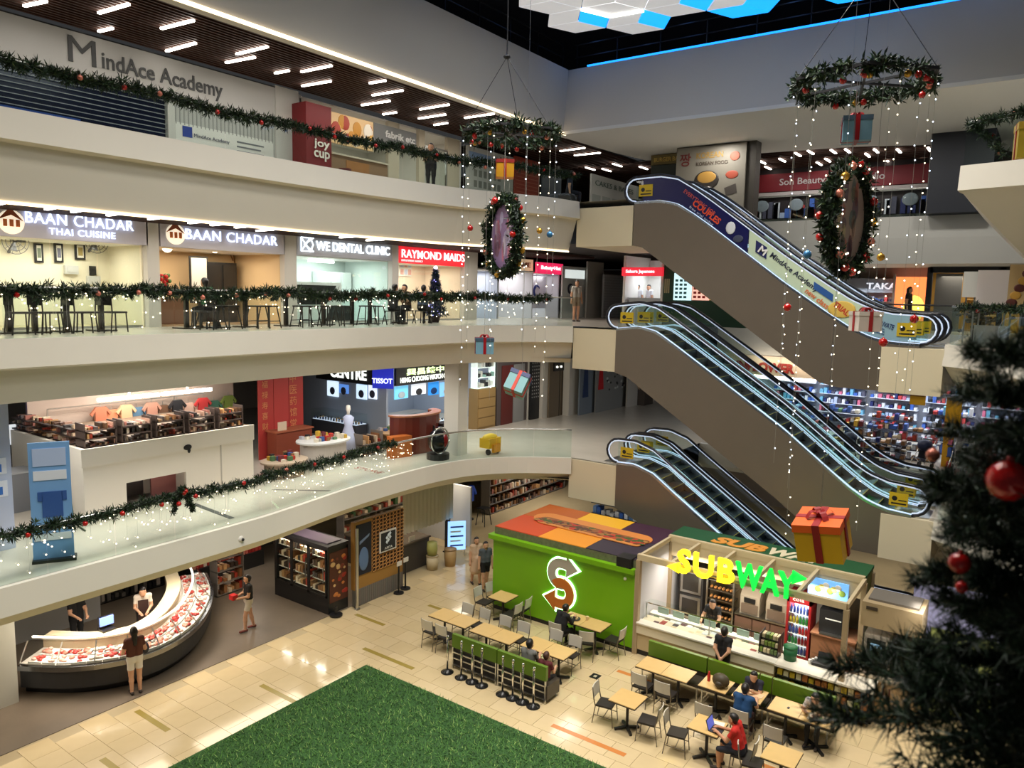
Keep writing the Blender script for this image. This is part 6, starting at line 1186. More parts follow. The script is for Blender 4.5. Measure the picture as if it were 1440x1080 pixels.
lettering(pg, 'SUB', cm(226, 150, 60), (20.78, 7.62, KZ+.101), YM, XP, h=.62, w=1.55, depth=.02, bold=.05, shear=.2); lettering(pg, 'WAY', cm(226, 214, 180), (20.78, 6.0, KZ+.101), YM, XP, h=.62, w=1.55, depth=.02, bold=.05, shear=.2)
part(pg, 'back_wall', MB().box(21.68, 21.75, py0, py1, 0, KZ), cm(150, 132, 104)); part(pg, 'side_wall', MB().box(18.7, 21.68, 8.78, 8.84, 0, 2.7), cm(206, 206, 214))
part(pg, 'right_wall', MB().box(20.7, 21.68, py0, py0+.06, 0, KZ), cm(112, 118, 60))
for y in (4.6, 6.2, 7.8): area('kiosk_lamp', (20.2, y, 2.45), .5, 1.2, 38, (1, .9, .74))
sn = thing('kiosk_sign', 'big glowing yellow and green letter sign over the food counter', 'sign', (18.46, 6.2, 2.68))
YL = em(255, 226, 40, 1.5); GL = em(20, 220, 70, 1.1)
zb_ = 2.68
lettering(sn, 'SUB', YL, (18.5, 7.62, zb_), YM, h=.66, w=1.55, depth=.1, bold=.022, space=1.1); lettering(sn, 'WAY', GL, (18.5, 6.05, zb_), YM, h=.66, w=1.5, depth=.1, bold=.03, space=1.05)
part(sn, 'arrow_tip', MB().prism([(7.55, zb_-.02), (7.55, zb_+.28), (7.9, zb_+.1)], 18.4, 18.5, 'x'), YL); part(sn, 'arrow_tip', MB().prism([(4.65, zb_+.74), (4.65, zb_+.4), (4.32, zb_+.6)], 18.4, 18.5, 'x'), GL)
for y in (7.4, 6.2, 5.0): part(sn, 'hanger', MB().bar((18.52, y, zb_+.1), (18.58, y, KZ+.07), .03), STEEL)
part(sn, 'rail', MB().bar((18.515, 7.6, zb_+.1), (18.515, 4.6, zb_+.1), .03), STEEL)
mp = boardx('blue lit menu panel with a food picture right of the letter sign', 'menu panel', 4.75, 3.75, 2.15, 2.62, 20.58, em(110, 170, 235, .9), .06, 'menu_lightbox')
for k in range(7): part(mp, 'food_print', MB().sph((20.515, 4.5-.1*k, 2.35+.06*(k % 3)), .09, 8, 5, sc=(.1, 1, 1)), [cm(120, 150, 60), cm(226, 210, 120), cm(236, 236, 230)][k % 3], smooth=True)
# counter
ctn = thing('serving_counter', 'long beige serving counter with food wells and glass guard', 'counter', (18.9, 6, 0))
part(ctn, 'plinth', MB().box(18.56, 19.2, 4.95, 8.74, 0, .16), BLACK); part(ctn, 'lower_panel', MB().box(18.52, 19.2, 4.95, 8.74, .16, .62), cm(186, 166, 128)); part(ctn, 'upper_panel', MB().box(18.48, 19.2, 4.95, 8.74, .64, .92), cm(222, 210, 182)); part(ctn, 'top', MB().box(18.44, 18.75, 4.93, 8.74, .92, .96), cm(232, 226, 210)); part(ctn, 'well_bed', MB().box(18.75, 19.3, 4.95, 8.74, .8, .86), STEEL); part(ctn, 'rear_top', MB().box(19.3, 19.55, 4.95, 8.74, .9, .95), cm(236, 230, 214))
g = MB(); r_ = random.Random(12); [g.box(18.78+i*.17, 18.93+i*.17, 5.02+j*.17, 5.17+j*.17, .86, .9+.03*r_.random(), r_.randrange(7)) for i in range(3) for j in range(21)]
part(ctn, 'ingredients', g, [cm(90, 60, 60), cm(226, 226, 214), cm(70, 96, 50), cm(150, 60, 50), cm(50, 40, 44), cm(206, 190, 150), cm(190, 196, 200)], kind='stuff')
for k in range(5):
    y0 = 4.97+k*.755; m = MB(); m.add([(18.77, y0, .97), (18.77, y0+.745, .97), (19.0, y0+.745, 1.36), (19.0, y0, 1.36)], [(0, 1, 2, 3)]); part(ctn, 'glass_guard', m, SHOPGLASS)
part(ctn, 'guard_rail', MB().bar((19.0, 4.95, 1.37), (19.0, 8.74, 1.37), .03), CHROME); part(ctn, 'guard_shelf', MB().box(19.0, 19.3, 4.97, 8.72, 1.365, 1.375), SHOPGLASS)
for y in (4.96, 6.85, 8.7): part(ctn, 'guard_post', MB().bar((19.02, y, .9), (19.0, y, 1.38), .03), STEEL)
for i in range(7): y = 8.2-i*.45; part(ctn, 'price_card', MB().box(19.02, 19.05, y-.16, y+.16, 1.15, 1.32), cm(196, 220, 206))
c2 = thing('till_counter', 'white topped till counter with snack racks below', 'counter', (18.9, 3.9, 0)); part(c2, 'body', MB().box(18.75, 19.08, 2.72, 4.93, 0, .9), cm(60, 54, 48)); part(c2, 'top', MB().box(18.42, 19.1, 2.68, 4.93, .9, .95), cm(230, 222, 204))
for k in range(3):
    part(c2, 'rack_shelf', MB().box(18.46, 18.75, 2.75, 4.9, .12+k*.27, .14+k*.27), BLACK); g = MB(); [g.box(18.5, 18.7, 2.8+i*.15, 2.92+i*.15, .14+k*.27, .25+k*.27+.06*r_.random(), r_.randrange(4)) for i in range(14)]; part(c2, 'snack_packs', g, [cm(206, 176, 50), cm(120, 140, 60), cm(190, 120, 60), cm(220, 210, 170)], kind='stuff')
q = P(1120, 908, z=1.1); q.x = 19.15; gb = thing('green_bin', 'round dark green bin on the till counter', 'bin', (q.x-.25, q.y, .95)); part(gb, 'body', MB().lathe([(.15, .95), (.17, 1.26)], (q.x-.25, q.y), 18), cm(20, 90, 46), smooth=True); part(gb, 'lid', MB().lathe([(.175, 1.26), (.17, 1.31), (.02, 1.32)], (q.x-.25, q.y), 18), cm(30, 110, 60), smooth=True)
sr = thing('snack_rack', 'wire snack rack of green and tan packs on the counter end', 'rack', (18.95, 5.2, .96))
for k in range(3):
    part(sr, 'tier', MB().box(18.72+.08*k, 19.0+.08*k, 4.96, 5.42, 1.0+k*.16, 1.015+k*.16), BLACK); g = MB(); [g.box(18.74+.08*k, 18.95+.08*k, 4.98+i*.09, 5.05+i*.09, 1.015+k*.16, 1.12+k*.16, r_.randrange(3)) for i in range(5)]; part(sr, 'packs', g, [cm(120, 140, 60), cm(206, 190, 150), cm(90, 110, 60)], kind='stuff')
part(sr, 'side', MB().box(18.72, 19.2, 4.95, 4.96, .96, 1.5).box(18.72, 19.2, 5.42, 5.43, .96, 1.5), DARK)
q = P(1160, 930, z=1.0); cmn = thing('card_terminal', 'black and white payment terminal cluster on the till counter', 'terminal', (q.x-.1, q.y, .95)); part(cmn, 'base', MB().box(q.x-.3, q.x+.1, q.y-.25, q.y+.25, .95, 1.02), BLACK); part(cmn, 'screen', MB().cb((q.x-.05, q.y, 1.12), (.04, .32, .24), rot=Matrix.Rotation(.5, 3, 'Y')), BLACK)
for i in range(4): part(cmn, 'cup', MB().cyl((q.x-.25+.1*i, q.y+.3-.05*i), .04, .95, 1.06, 10), cm(236, 232, 226))
# equipment along the kiosk rear wall
oc = thing('bread_oven', 'tall dark glass bread oven in the kiosk left corner', 'oven', (21.35, 8.2, 0)); part(oc, 'body', MB().box(21.05, 21.66, 7.85, 8.6, 0, 1.9), cm(52, 50, 50))
for k in range(2): d = part(oc, 'door', MB().box(21.02, 21.05, 7.9, 8.55, .3+k*.8, 1.0+k*.8), STEEL); part(d, 'window', MB().box(21.005, 21.02, 7.98, 8.47, .38+k*.8, .92+k*.8), mat('oven_glass', (.04, .035, .03), .1))
br = thing('bread_rack', 'steel framed rack with trays of rolls right of the bread oven', 'rack', (21.35, 7.35, 0)); part(br, 'frame', MB().box(21.05, 21.1, 6.9, 6.95, 0, 1.95).box(21.05, 21.1, 7.7, 7.75, 0, 1.95).box(21.05, 21.6, 6.9, 7.75, 1.9, 1.95), STEEL)
for k in range(6): part(br, 'tray', MB().box(21.08, 21.6, 6.96, 7.69, .2+k*.29, .22+k*.29), STEEL); g = MB(); [g.sph((21.2, 7.03+i*.12, .26+k*.29), .06, 7, 5, sc=(1.6, .8, .7)) for i in range(6)]; part(br, 'rolls', g, cm(176, 120, 64), kind='stuff')
bc = thing('back_counter', 'dark brown work counter along the kiosk rear wall', 'counter', (21.3, 5.9, 0)); part(bc, 'body', MB().box(21.05, 21.66, 5.3, 6.85, 0, .85), cm(96, 70, 58))
for k in range(3): part(bc, 'door', MB().box(21.03, 21.05, 5.33+k*.51, 5.8+k*.51, .1, .8), cm(110, 82, 68))
part(bc, 'top', MB().box(21.0, 21.66, 5.3, 6.85, .85, .89), STEEL)
for i, y in enumerate((6.45, 5.7)):
    t = thing('toaster_oven', ['left', 'right'][i]+' steel toaster oven on the kiosk work counter', 'oven', (21.35, y, .89)); part(t, 'body', MB().box(21.1, 21.6, y-.28, y+.28, .89, 1.42), cm(176, 164, 146, .3)); part(t, 'front', MB().box(21.08, 21.1, y-.24, y+.24, .93, 1.2), cm(120, 104, 90, .25)); part(t, 'hood', MB().prism([(21.1, 1.42), (21.6, 1.42), (21.6, 1.62), (21.3, 1.62)], y-.28, y+.28, 'y'), cm(150, 138, 120, .3)); part(t, 'dark_slot', MB().box(21.07, 21.1, y-.16, y+.16, 1.24, 1.38), BLACK)
df = thing('drinks_fridge', 'red drinks fridge with lit shelves of bottles', 'fridge', (20.9, 5.0, 0)); part(df, 'cabinet', MB().box(20.65, 21.3, 4.66, 4.72, 0, 1.95).box(20.65, 21.3, 5.24, 5.3, 0, 1.95).box(20.65, 21.3, 4.66, 5.3, 1.75, 1.98).box(20.65, 21.3, 4.66, 5.3, 0, .25), cm(150, 20, 26)); part(df, 'light_back', MB().box(21.25, 21.3, 4.72, 5.24, .25, 1.75), em(226, 236, 255, 1.2))
part(df, 'door_glass', MB().box(20.63, 20.64, 4.72, 5.24, .27, 1.73), SHOPGLASS); lettering(df, 'cola', cm(236, 230, 226), (20.64, 5.15, 1.82), YM, h=.1, w=.3, depth=.006)
for k in range(5):
    part(df, 'shelf', MB().box(20.68, 21.25, 4.72, 5.24, .28+k*.29, .29+k*.29), WHITE)
    for i in range(6): part(df, 'bottle', MB().lathe([(.035, .29+k*.29), (.036, .42+k*.29), (.014, .48+k*.29), (.014, .52+k*.29)], (20.74, 4.77+i*.085), 8), [cm(40, 60, 140), cm(150, 26, 36), cm(196, 30, 40), cm(40, 140, 60), cm(70, 90, 170), cm(206, 180, 60)][(k+(i//3)*2) % 6], smooth=True)
area('fridge_lamp', (20.85, 4.98, 1.7), .3, .4, 8, COOL)
cf = thing('coffee_machine', 'black coffee machine right of the red drinks fridge', 'coffee machine', (20.9, 4.1, .9)); part(cf, 'body', MB().box(20.7, 21.2, 3.8, 4.45, 1.1, 1.75), BLACK); part(cf, 'hopper', MB().lathe([(.1, 1.75), (.14, 1.98)], (20.95, 4.1), 14), cm(40, 34, 30), smooth=True); part(cf, 'drip_tray', MB().box(20.55, 20.7, 3.85, 4.4, 1.1, 1.14), STEEL); part(cf, 'label_strip', MB().box(20.69, 20.7, 3.9, 4.3, 1.5, 1.53), cm(220, 220, 216))
single('side_counter', MB().box(20.6, 21.5, 3.5, 4.6, 0, 1.06).box(20.55, 21.5, 3.48, 4.62, 1.06, 1.1), cm(150, 104, 76), 'brown side counter under the coffee machine', 'counter')
# drinks machine bay right of the pergola
dm = thing('drink_bay', 'beige cabinet bay with a drink dispenser and dark drinks poster', 'cabinet', (19.6, 2.5, 0)); part(dm, 'upper_cabinet', MB().box(19.3, 20.4, 1.9, 3.2, 2.15, 2.75), cm(170, 150, 116)); part(dm, 'roof_items', MB().box(19.5, 20.3, 2.0, 3.1, 2.75, 2.8), cm(110, 104, 96)); part(dm, 'back_panel', MB().box(20.3, 20.4, 1.9, 3.2, 0, 2.15), cm(80, 66, 52)); part(dm, 'lower_cabinet', MB().box(19.2, 20.3, 1.85, 3.2, 0, .92), cm(186, 156, 116)); part(dm, 'worktop', MB().box(19.12, 20.35, 1.8, 3.22, .92, .97), cm(196, 176, 146))
for k in range(2): d = part(dm, 'door', MB().box(19.18, 19.2, 1.9+k*.65, 2.5+k*.65, .08, .88), cm(196, 166, 124)); part(d, 'pull', MB().box(19.15, 19.18, 2.42+k*.13, 2.45+k*.13, .6, .8), cm(110, 50, 40))
part(dm, 'dispenser', MB().box(19.35, 19.9, 2.55, 3.1, .97, 1.95), cm(176, 168, 156)); part(dm, 'dispenser_front', MB().box(19.32, 19.35, 2.62, 3.03, 1.0, 1.85), BLACK); part(dm, 'dispenser_screen', MB().box(19.305, 19.32, 2.7, 2.95, 1.55, 1.75), em(170, 220, 255, 1.3)); part(dm, 'poster', MB().box(19.4, 19.45, 2.05, 2.5, .97, 1.95), cm(24, 18, 18))
for k in range(6): part(dm, 'poster_print', MB().sph((19.39, 2.15+.11*(k % 3), 1.1+.13*(k//2)), .075, 8, 6, sc=(.1, 1, 1)), [cm(190, 30, 40), cm(210, 60, 60), cm(206, 196, 140)][k % 3], smooth=True)
part(dm, 'cup_stack', MB().box(19.5, 19.8, 1.85, 2.02, .97, 1.2), cm(40, 120, 60)); part(dm, 'handle_slot', MB().box(19.28, 19.3, 2.85, 3.1, 2.58, 2.66), cm(60, 50, 40))
lw = single('lilac_partition', MB().box(20.9, 20.98, -.3, 2.3, 1.2, 3.0).box(20.88, 21.0, -.3, 2.3, 0, 1.2), cm(190, 190, 236), 'lilac partition panel behind the drink bay', 'partition'); yg_ = single('lime_panel', MB().box(20.3, 20.38, .4, 1.8, .2, 2.1).box(20.28, 20.4, .4, 1.8, 0, .2), cm(186, 200, 120), 'pale lime panel right of the drink bay', 'partition')
area('stall_lamp', (19.4, 1.4, 2.9), 1, 1.5, 25, NEUT)
# ================================================================== furniture
CH_F = mat('chair_frame', s2l(120, 112, 100), .35, .7); CH_B = cm(206, 200, 186, .35); CH_S = cm(40, 34, 30, .5); MAPLE = mat('maple_top', s2l(214, 178, 116), .35, noise=.08, nscale=5)
def make_chair():
    r = thing('cafe_chair', None, 'chair', (0, 0, 0), 0, 'cafe chairs with pale backs'); 
    sp = [(-.20, -.2, .435), (.2, -.21, .445), (.2, .21, .445), (-.2, .2, .435)]
    part(r, 'seat', MB().add([(x, y, z) for x, y, z in sp]+[(x*.98, y*.98, z+.04) for x, y, z in sp], [(3, 2, 1, 0), (4, 5, 6, 7), (0, 1, 5, 4), (1, 2, 6, 5), (2, 3, 7, 6), (3, 0, 4, 7)]), CH_S, world=False)
    b = MB(); n = 6; V = []
    for z in (.58, .87):
        for th in (0, .02): V += [(-.235-.03*(1-(2*k/n-1)**2)-(z-.58)*.12-th, -.2+.4*k/n, z) for k in range(n+1)]
    m_ = n+1; F = []
    for k in range(n): F += [(k, k+1, 2*m_+k+1, 2*m_+k), (m_+k, 3*m_+k, 3*m_+k+1, m_+k+1), (2*m_+k, 2*m_+k+1, 3*m_+k+1, 3*m_+k), (k, m_+k, m_+k+1, k+1)]
    F += [(0, 2*m_, 3*m_, m_), (n, m_+n, 3*m_+n, 2*m_+n)]
    part(r, 'backrest', b.add(V, F), CH_B, world=False)
    for s_ in (-1, 1):
        part(r, 'leg', MB().tube([(.19, s_*.19, .44), (.23, s_*.2, 0)], [.014, .011], 6), CH_F, world=False, smooth=True)
        part(r, 'leg', MB().tube([(-.27, s_*.2, 0), (-.2, s_*.2, .44), (-.24, s_*.205, .6), (-.28, s_*.205, .88)], [.011, .014, .013, .011], 6), CH_F, world=False, smooth=True)
        part(r, 'stretcher', MB().bar((.21, s_*.2, .2), (-.24, s_*.2, .22), .014), CH_F, world=False)
    part(r, 'crossbar', MB().bar((0, -.2, .21), (0, .2, .21), .014), CH_F, world=False); return r
chair0 = make_chair(); used = [0]
def chair(x, y, deg, label):
    if not used[0]: used[0] = 1; chair0.location = (x, y, 0); chair0.rotation_euler = (0, 0, R_(deg)); tag(chair0, label, 'chair', 'cafe chairs with pale backs')
    else: dup(chair0, (x, y, 0), R_(deg), label)
def make_table():
    r = thing('cafe_table', None, 'table', (0, 0, 0), 0, 'square wooden cafe tables'); a = .335
    part(r, 'tabletop', MB().box(-a, a, -a, a, .735, .755), MAPLE, world=False); part(r, 'edge_band', MB().box(-a-.006, a+.006, -a-.006, a+.006, .715, .737), cm(60, 50, 40), world=False); part(r, 'column', MB().cyl((0, 0), .035, .05, .715, 10), DARK, world=False)
    for k in range(4): t = k*1.5708+.785; part(r, 'foot', MB().bar((0, 0, .06), (.3*math.cos(t), .3*math.sin(t), .025), .06, .05), BLACK, world=False)
    return r
table0 = make_table(); tu = [0]
def table(x, y, label):
    if not tu[0]: tu[0] = 1; table0.location = (x, y, 0); tag(table0, label, 'table', 'square wooden cafe tables')
    else: dup(table0, (x, y, 0), 0, label)
for x, y, l in ((18.0, 13.0, 'wooden table nearest the left end of the green kiosk wall'), (15.88, 13.52, 'left table of the pair at the far end of the green bench'), (15.88, 12.84, 'right table of the pair at the far end of the green bench'), (15.84, 11.98, 'left table of the middle pair at the green bench'), (15.84, 11.3, 'right table of the middle pair at the green bench'), (16.0, 10.4, 'left table of the pair with two seated people on the bench'), (16.0, 9.72, 'right table of the pair with two seated people on the bench'), (18.0, 10.45, 'left table of the pair under the arrow logo with food'), (18.0, 9.77, 'right table of the pair under the arrow logo'), (16.86, 7.46, 'left table of the pair before the counter bench left end'), (16.86, 6.78, 'right table of the pair before the counter bench left end'), (15.03, 7.24, 'single wooden table with two chairs near the grass mat'), (15.1, 5.36, 'wooden table carrying the laptop'), (16.94, 5.85, 'bench table with the bags left of the reading boy'), (16.98, 5.05, 'bench table in front of the reading boy'), (16.92, 4.2, 'left table of the bench pair at the right end'), (16.92, 3.52, 'right table of the bench pair with the food tray'), (15.0, 3.75, 'wooden table at the lower right beside the tree')): table(x, y, l)
for x, y, d, l in ((17.85, 13.6, -90, 'chair at the left side of the table by the kiosk wall end'), (18.35, 13.55, -110, 'chair tucked behind the table by the kiosk wall end'), (17.62, 12.42, 90, 'nearer chair right of the table by the kiosk wall end'), (18.12, 12.42, 95, 'farther chair right of the table by the kiosk wall end'), (15.36, 13.5, 0, 'left of two chairs turned away at the far bench end'), (15.36, 12.98, 0, 'right of two chairs turned away at the far bench end'), (16.4, 13.3, 180, 'chair behind the far pair of bench tables'), (16.42, 12.7, 175, 'dark seated chair right behind the far pair of tables'), (16.4, 11.93, 180, 'left chair behind the middle pair of tables'), (16.4, 11.3, 180, 'right chair behind the middle pair of tables'), (16.55, 10.32, 180, 'left chair facing the two people on the bench'), (16.55, 9.72, 180, 'right chair facing the two people on the bench'), (17.45, 10.6, 0, 'chair under the person in the black coat'), (17.5, 9.72, 20, 'nearer chair right of the arrow logo tables'), (18.05, 9.2, 90, 'farther chair right of the arrow logo tables'), (16.3, 7.46, 0, 'left of two chairs before the counter bench tables'), (16.28, 6.84, 0, 'right of two chairs before the counter bench tables'), (15.0, 7.78, -80, 'left chair at the single table near the grass mat'), (14.95, 6.68, 100, 'right chair at the single table near the grass mat'), (14.9, 5.95, -80, 'empty chair left of the laptop table'), (15.0, 4.55, 95, 'chair under the person in the red shirt'), (15.95, 5.68, 0, 'empty pale chair behind the laptop user'), (16.2, 4.95, 0, 'chair under the person in the blue shirt'), (16.0, 4.15, 0, 'chair in front of the right end bench tables'), (14.85, 4.28, -80, 'chair left of the table beside the tree')): chair(x, y, d, l)
# upholstered benches
LEA = mat('green_leather', s2l(92, 124, 22), .38); DKB = cm(62, 54, 44, .45)
b1 = thing('banquette', 'green backed bench with an open steel frame behind the queue posts', 'bench', (14.9, 10.75, 0))
for k in range(2):
    y0 = 9.3+k*1.5; y1 = y0+1.47; part(b1, 'back_cushion', MB().box(14.72, 14.82, y0, y1, .6, .96), LEA); part(b1, 'seat', MB().box(14.85, 15.32, y0, y1, .38, .46), DKB)
    for z in (.12, .3, .46): part(b1, 'rail', MB().bar((14.74, y0, z), (14.74, y1, z), .03), STEEL)
    for y in (y0+.02, y0+.74, y1-.02): part(b1, 'post', MB().bar((14.74, y, 0), (14.74, y, .62), .035), STEEL)
    for y in (y0+.05, y1-.05): part(b1, 'leg', MB().bar((15.28, y, 0), (15.28, y, .38), .035), STEEL)
    part(b1, 'seat_back_board', MB().box(14.78, 14.84, y0, y1, .05, .6), cm(46, 42, 40))
part(b1, 'end_panel', MB().box(14.76, 15.32, 9.27, 9.3, .1, .46), DKB)
b2 = thing('banquette', 'long green backed bench along the serving counter', 'bench', (17.5, 5.9, 0))
for k, (y1, y0) in enumerate(((7.95, 6.36), (6.33, 5.05), (5.02, 4.75), (4.72, 3.3))):
    part(b2, 'back_cushion', MB().box(17.6, 17.7, y0, y1, .58, .97), LEA); part(b2, 'seat', MB().box(17.12, 17.6, y0, y1, .38, .46), DKB); part(b2, 'back_board', MB().box(17.62, 17.72, y0, y1, .1, .58), DKB)
    for y in (y0+.05, y1-.05): part(b2, 'leg', MB().bar((17.16, y, 0), (17.16, y, .38), .035), STEEL)
# queue posts
po = None
for i, (px, py) in enumerate(((638, 940), (657, 948), (672, 954), (686, 959), (713, 972), (728, 977), (742, 982.5), (757.5, 988))):
    q = P(px, py, z=0); x, y = 14.48, q.y; lab = ['first', 'second', 'third', 'fourth', 'fifth', 'sixth', 'seventh', 'eighth'][i]+' chrome queue post behind the green bench, counted from the left'
    if po is None:
        po = thing('stanchion', lab, 'queue post', (x, y, 0), 0, 'chrome queue posts'); part(po, 'base', MB().lathe([(.17, 0), (.17, .02), (.05, .07), (.03, .09)], n=18), mat('base_black', (.03, .03, .03), .25, .5), world=False, smooth=True); part(po, 'pole', MB().cyl((0, 0), .027, .08, .98, 12), CHROME, world=False, smooth=True); part(po, 'cap', MB().lathe([(.035, .93), (.038, 1.0), (.02, 1.02)], n=12), CHROME, world=False, smooth=True)
    else: dup(po, (x, y, 0), 0, lab)['category'] = 'queue post'
# grass mat
gm = thing('grass_mat', 'large square of bright green artificial grass on the tiles', 'grass mat', (9, 8, 0))
GR = mat('turf_base', s2l(46, 84, 36), .9, noise=.4, nscale=4); part(gm, 'backing', MB().box(4.2, 13.43, 1.0, 14.17, .001, .02), GR)
r_ = np.random.RandomState(1); N = 90000
gx = 4.2+r_.rand(N)*9.2; gy = 1+r_.rand(N)*13.1
d = gx*fw.x+gy*fw.y-CZ*fw.z*1.0; u = (gx*rt.x+gy*rt.y)/(gx*fw.x+gy*fw.y-9.95*fw.z)*1062
v_ = (gx*up.x+gy*up.y-9.95*up.z)/(gx*fw.x+gy*fw.y-9.95*fw.z)*1062
k_ = (v_ > -600) & (abs(u) < 760); gx, gy = gx[k_], gy[k_]; N = len(gx); an = r_.rand(N)*6.283; ln = .05+.05*r_.rand(N); wd = .009; lz_ = .03+.05*r_.rand(N)
V = np.empty((N, 3, 3)); cx_, sx_ = np.cos(an), np.sin(an)
V[:, 0] = np.c_[gx-sx_*wd, gy+cx_*wd, np.full(N, .018)]; V[:, 1] = np.c_[gx+sx_*wd, gy-cx_*wd, np.full(N, .018)]; V[:, 2] = np.c_[gx+cx_*ln, gy+sx_*ln, .018+lz_]
me = bpy.data.meshes.new('grass_blades'); me.from_pydata(((V.reshape(-1, 3))-np.array([9, 8, 0])).tolist(), [], np.arange(N*3).reshape(-1, 3).tolist())
for c in ((58, 104, 42), (84, 134, 54), (38, 74, 32), (140, 172, 92)): me.materials.append(cm(*c, .7))
me.polygons.foreach_set('material_index', r_.choice(4, N, p=[.4, .3, .22, .08]).astype(np.int32)); o = obj('grass_blades', me, gm); o['kind'] = 'stuff'
# floor plate near the tables
fp = thing('floor_box', 'small black square floor plate between the tables', 'floor plate', (16.7, 9.02, 0)); part(fp, 'plate', MB().box(16.58, 16.84, 8.9, 9.14, 0, .006), BLACK); part(fp, 'inlay', MB().box(16.66, 16.76, 8.98, 9.06, .006, .009), cm(190, 180, 150))
# gallery restaurant furniture
SD = cm(34, 30, 28, .45)
def make_gtable():
    r = thing('gallery_table', None, 'table', (0, 0, L3), 0, 'narrow restaurant tables on the middle gallery'); part(r, 'tabletop', MB().box(-.4, .4, -.32, .32, .9, .94), cm(200, 176, 136), world=False); part(r, 'column', MB().box(-.05, .05, -.05, .05, .03, .9), SD, world=False); part(r, 'base', MB().box(-.25, .25, -.25, .25, 0, .03), SD, world=False); return r
def make_stool():
    r = thing('gallery_stool', None, 'stool', (0, 0, L3), 0, 'dark metal stools on the middle gallery'); part(r, 'seat', MB().box(-.18, .18, -.18, .18, .58, .62), SD, world=False)
    for a_ in (-1, 1):
        for b_ in (-1, 1): part(r, 'leg', MB().tube([(a_*.23, b_*.23, 0), (a_*.15, b_*.15, .58)], .018, 6), SD, world=False)
    part(r, 'footrest', MB().bar((-.2, -.2, .2), (.2, -.2, .2), .02).bar((-.2, .2, .2), (.2, .2, .2), .02), SD, world=False); return r
def make_gchair():
    r = thing('gallery_chair', None, 'chair', (0, 0, L3), 0, 'dark metal chairs on the middle gallery'); part(r, 'seat', MB().box(-.2, .2, -.2, .2, .44, .48), SD, world=False); part(r, 'backrest', MB().box(-.23, -.2, -.2, .2, .62, .85), SD, world=False)
    for a_ in (-1, 1):
        part(r, 'leg', MB().tube([(.2, a_*.2, 0), (.18, a_*.18, .44)], .016, 6), SD, world=False); part(r, 'leg', MB().tube([(-.24, a_*.2, 0), (-.19, a_*.19, .46), (-.22, a_*.2, .86)], .016, 6), SD, world=False)
    return r
gt, gs, gc_ = make_gtable(), make_stool(), make_gchair(); fl_ = {'t': 0, 's': 0, 'c': 0}
ORD = ['first', 'second', 'third', 'fourth', 'fifth', 'sixth', 'seventh', 'eighth', 'ninth', 'tenth', 'eleventh', 'twelfth', 'thirteenth', 'fourteenth']
def gput(kind, px, y, rz):
    src = {'t': gt, 's': gs, 'c': gc_}[kind]; k = fl_[kind]; fl_[kind] += 1; x = P(px, 440, y=y).x
    lab = ORD[k]+{'t': ' narrow table along the middle gallery rail, counted from the left', 's': ' dark stool along the middle gallery rail, counted from the left', 'c': ' dark metal chair before the cream restaurant, counted from the left'}[kind]
    if k == 0: src.location = (x, y, L3); src.rotation_euler = (0, 0, rz); tag(src, lab, src['category'], src['group'])
    else: dup(src, (x, y, L3), rz, lab)['category'] = src['category']
for px in (12, 48, 93, 142, 262, 305, 345, 402, 455, 495, 520): gput('t', px, 18.35, 0)
for px, rz in ((28, 0), (62, .3), (78, 3.1), (110, .1), (125, 3.0), (160, .2), (285, 3.1)): gput('c', px, 17.75, rz)
for px in (300, 322, 362, 378, 424, 436, 462, 482, 516, 530): gput('s', px, 17.6, .2)
# ================================================================== Christmas decorations
NEED = [cm(22, 46, 25, .6), cm(36, 64, 30, .6), cm(14, 31, 19, .6), cm(62, 78, 36, .6)]
def needles(points, n, ln, wd, seed, bias=None, mats=4, flat=0):
    """thin leaf triangles spraying out of given centres (numpy) -> mesh"""
    r = np.random.RandomState(seed); pts = np.array([(p[0], p[1], p[2]) for p in points]); idx = r.randint(0, len(pts), n); c = pts[idx]
    d = r.normal(size=(n, 3)); 
    if bias is not None: d += np.array(bias)
    d /= np.linalg.norm(d, axis=1)[:, None]; w = np.cross(d, r.normal(size=(n, 3))); w /= np.linalg.norm(w, axis=1)[:, None]+1e-9
    L = ln*(.6+.7*r.rand(n))[:, None]; V = np.stack([c-w*wd*.3, c+d*L*.55+w*wd, c+d*L, c+d*L*.55-w*wd], 1).reshape(-1, 3)
    return V, np.arange(n*4).reshape(-1, 4), r.choice(mats, n, p=[.4, .27, .25, .08][:mats] if mats == 4 else None)
def needle_mesh(name, V, F, mi, mats, off):
    me = bpy.data.meshes.new(name); me.from_pydata((V-np.array(off)).tolist(), [], F.tolist())
    for m in mats: me.materials.append(m)
    me.polygons.foreach_set('material_index', mi.astype(np.int32)); return me
BALL = {}
def ballmesh(c, r):
    k = (c, round(r, 3))
    if k not in BALL:
        m = MB().sph((0, 0, 0), r, 12, 8); m.cyl((0, 0), r*.18, r*.95, r*1.2, 8); BALL[k] = m.mesh('bauble', {'red': REDB, 'gold': mat('bauble_gold', s2l(210, 160, 60), .2, .6), 'blue': mat('bauble_blue', s2l(60, 120, 170), .2, .3), 'rose': mat('bauble_rose', s2l(216, 130, 110), .2, .3)}[c], smooth=True)
    return BALL[k]
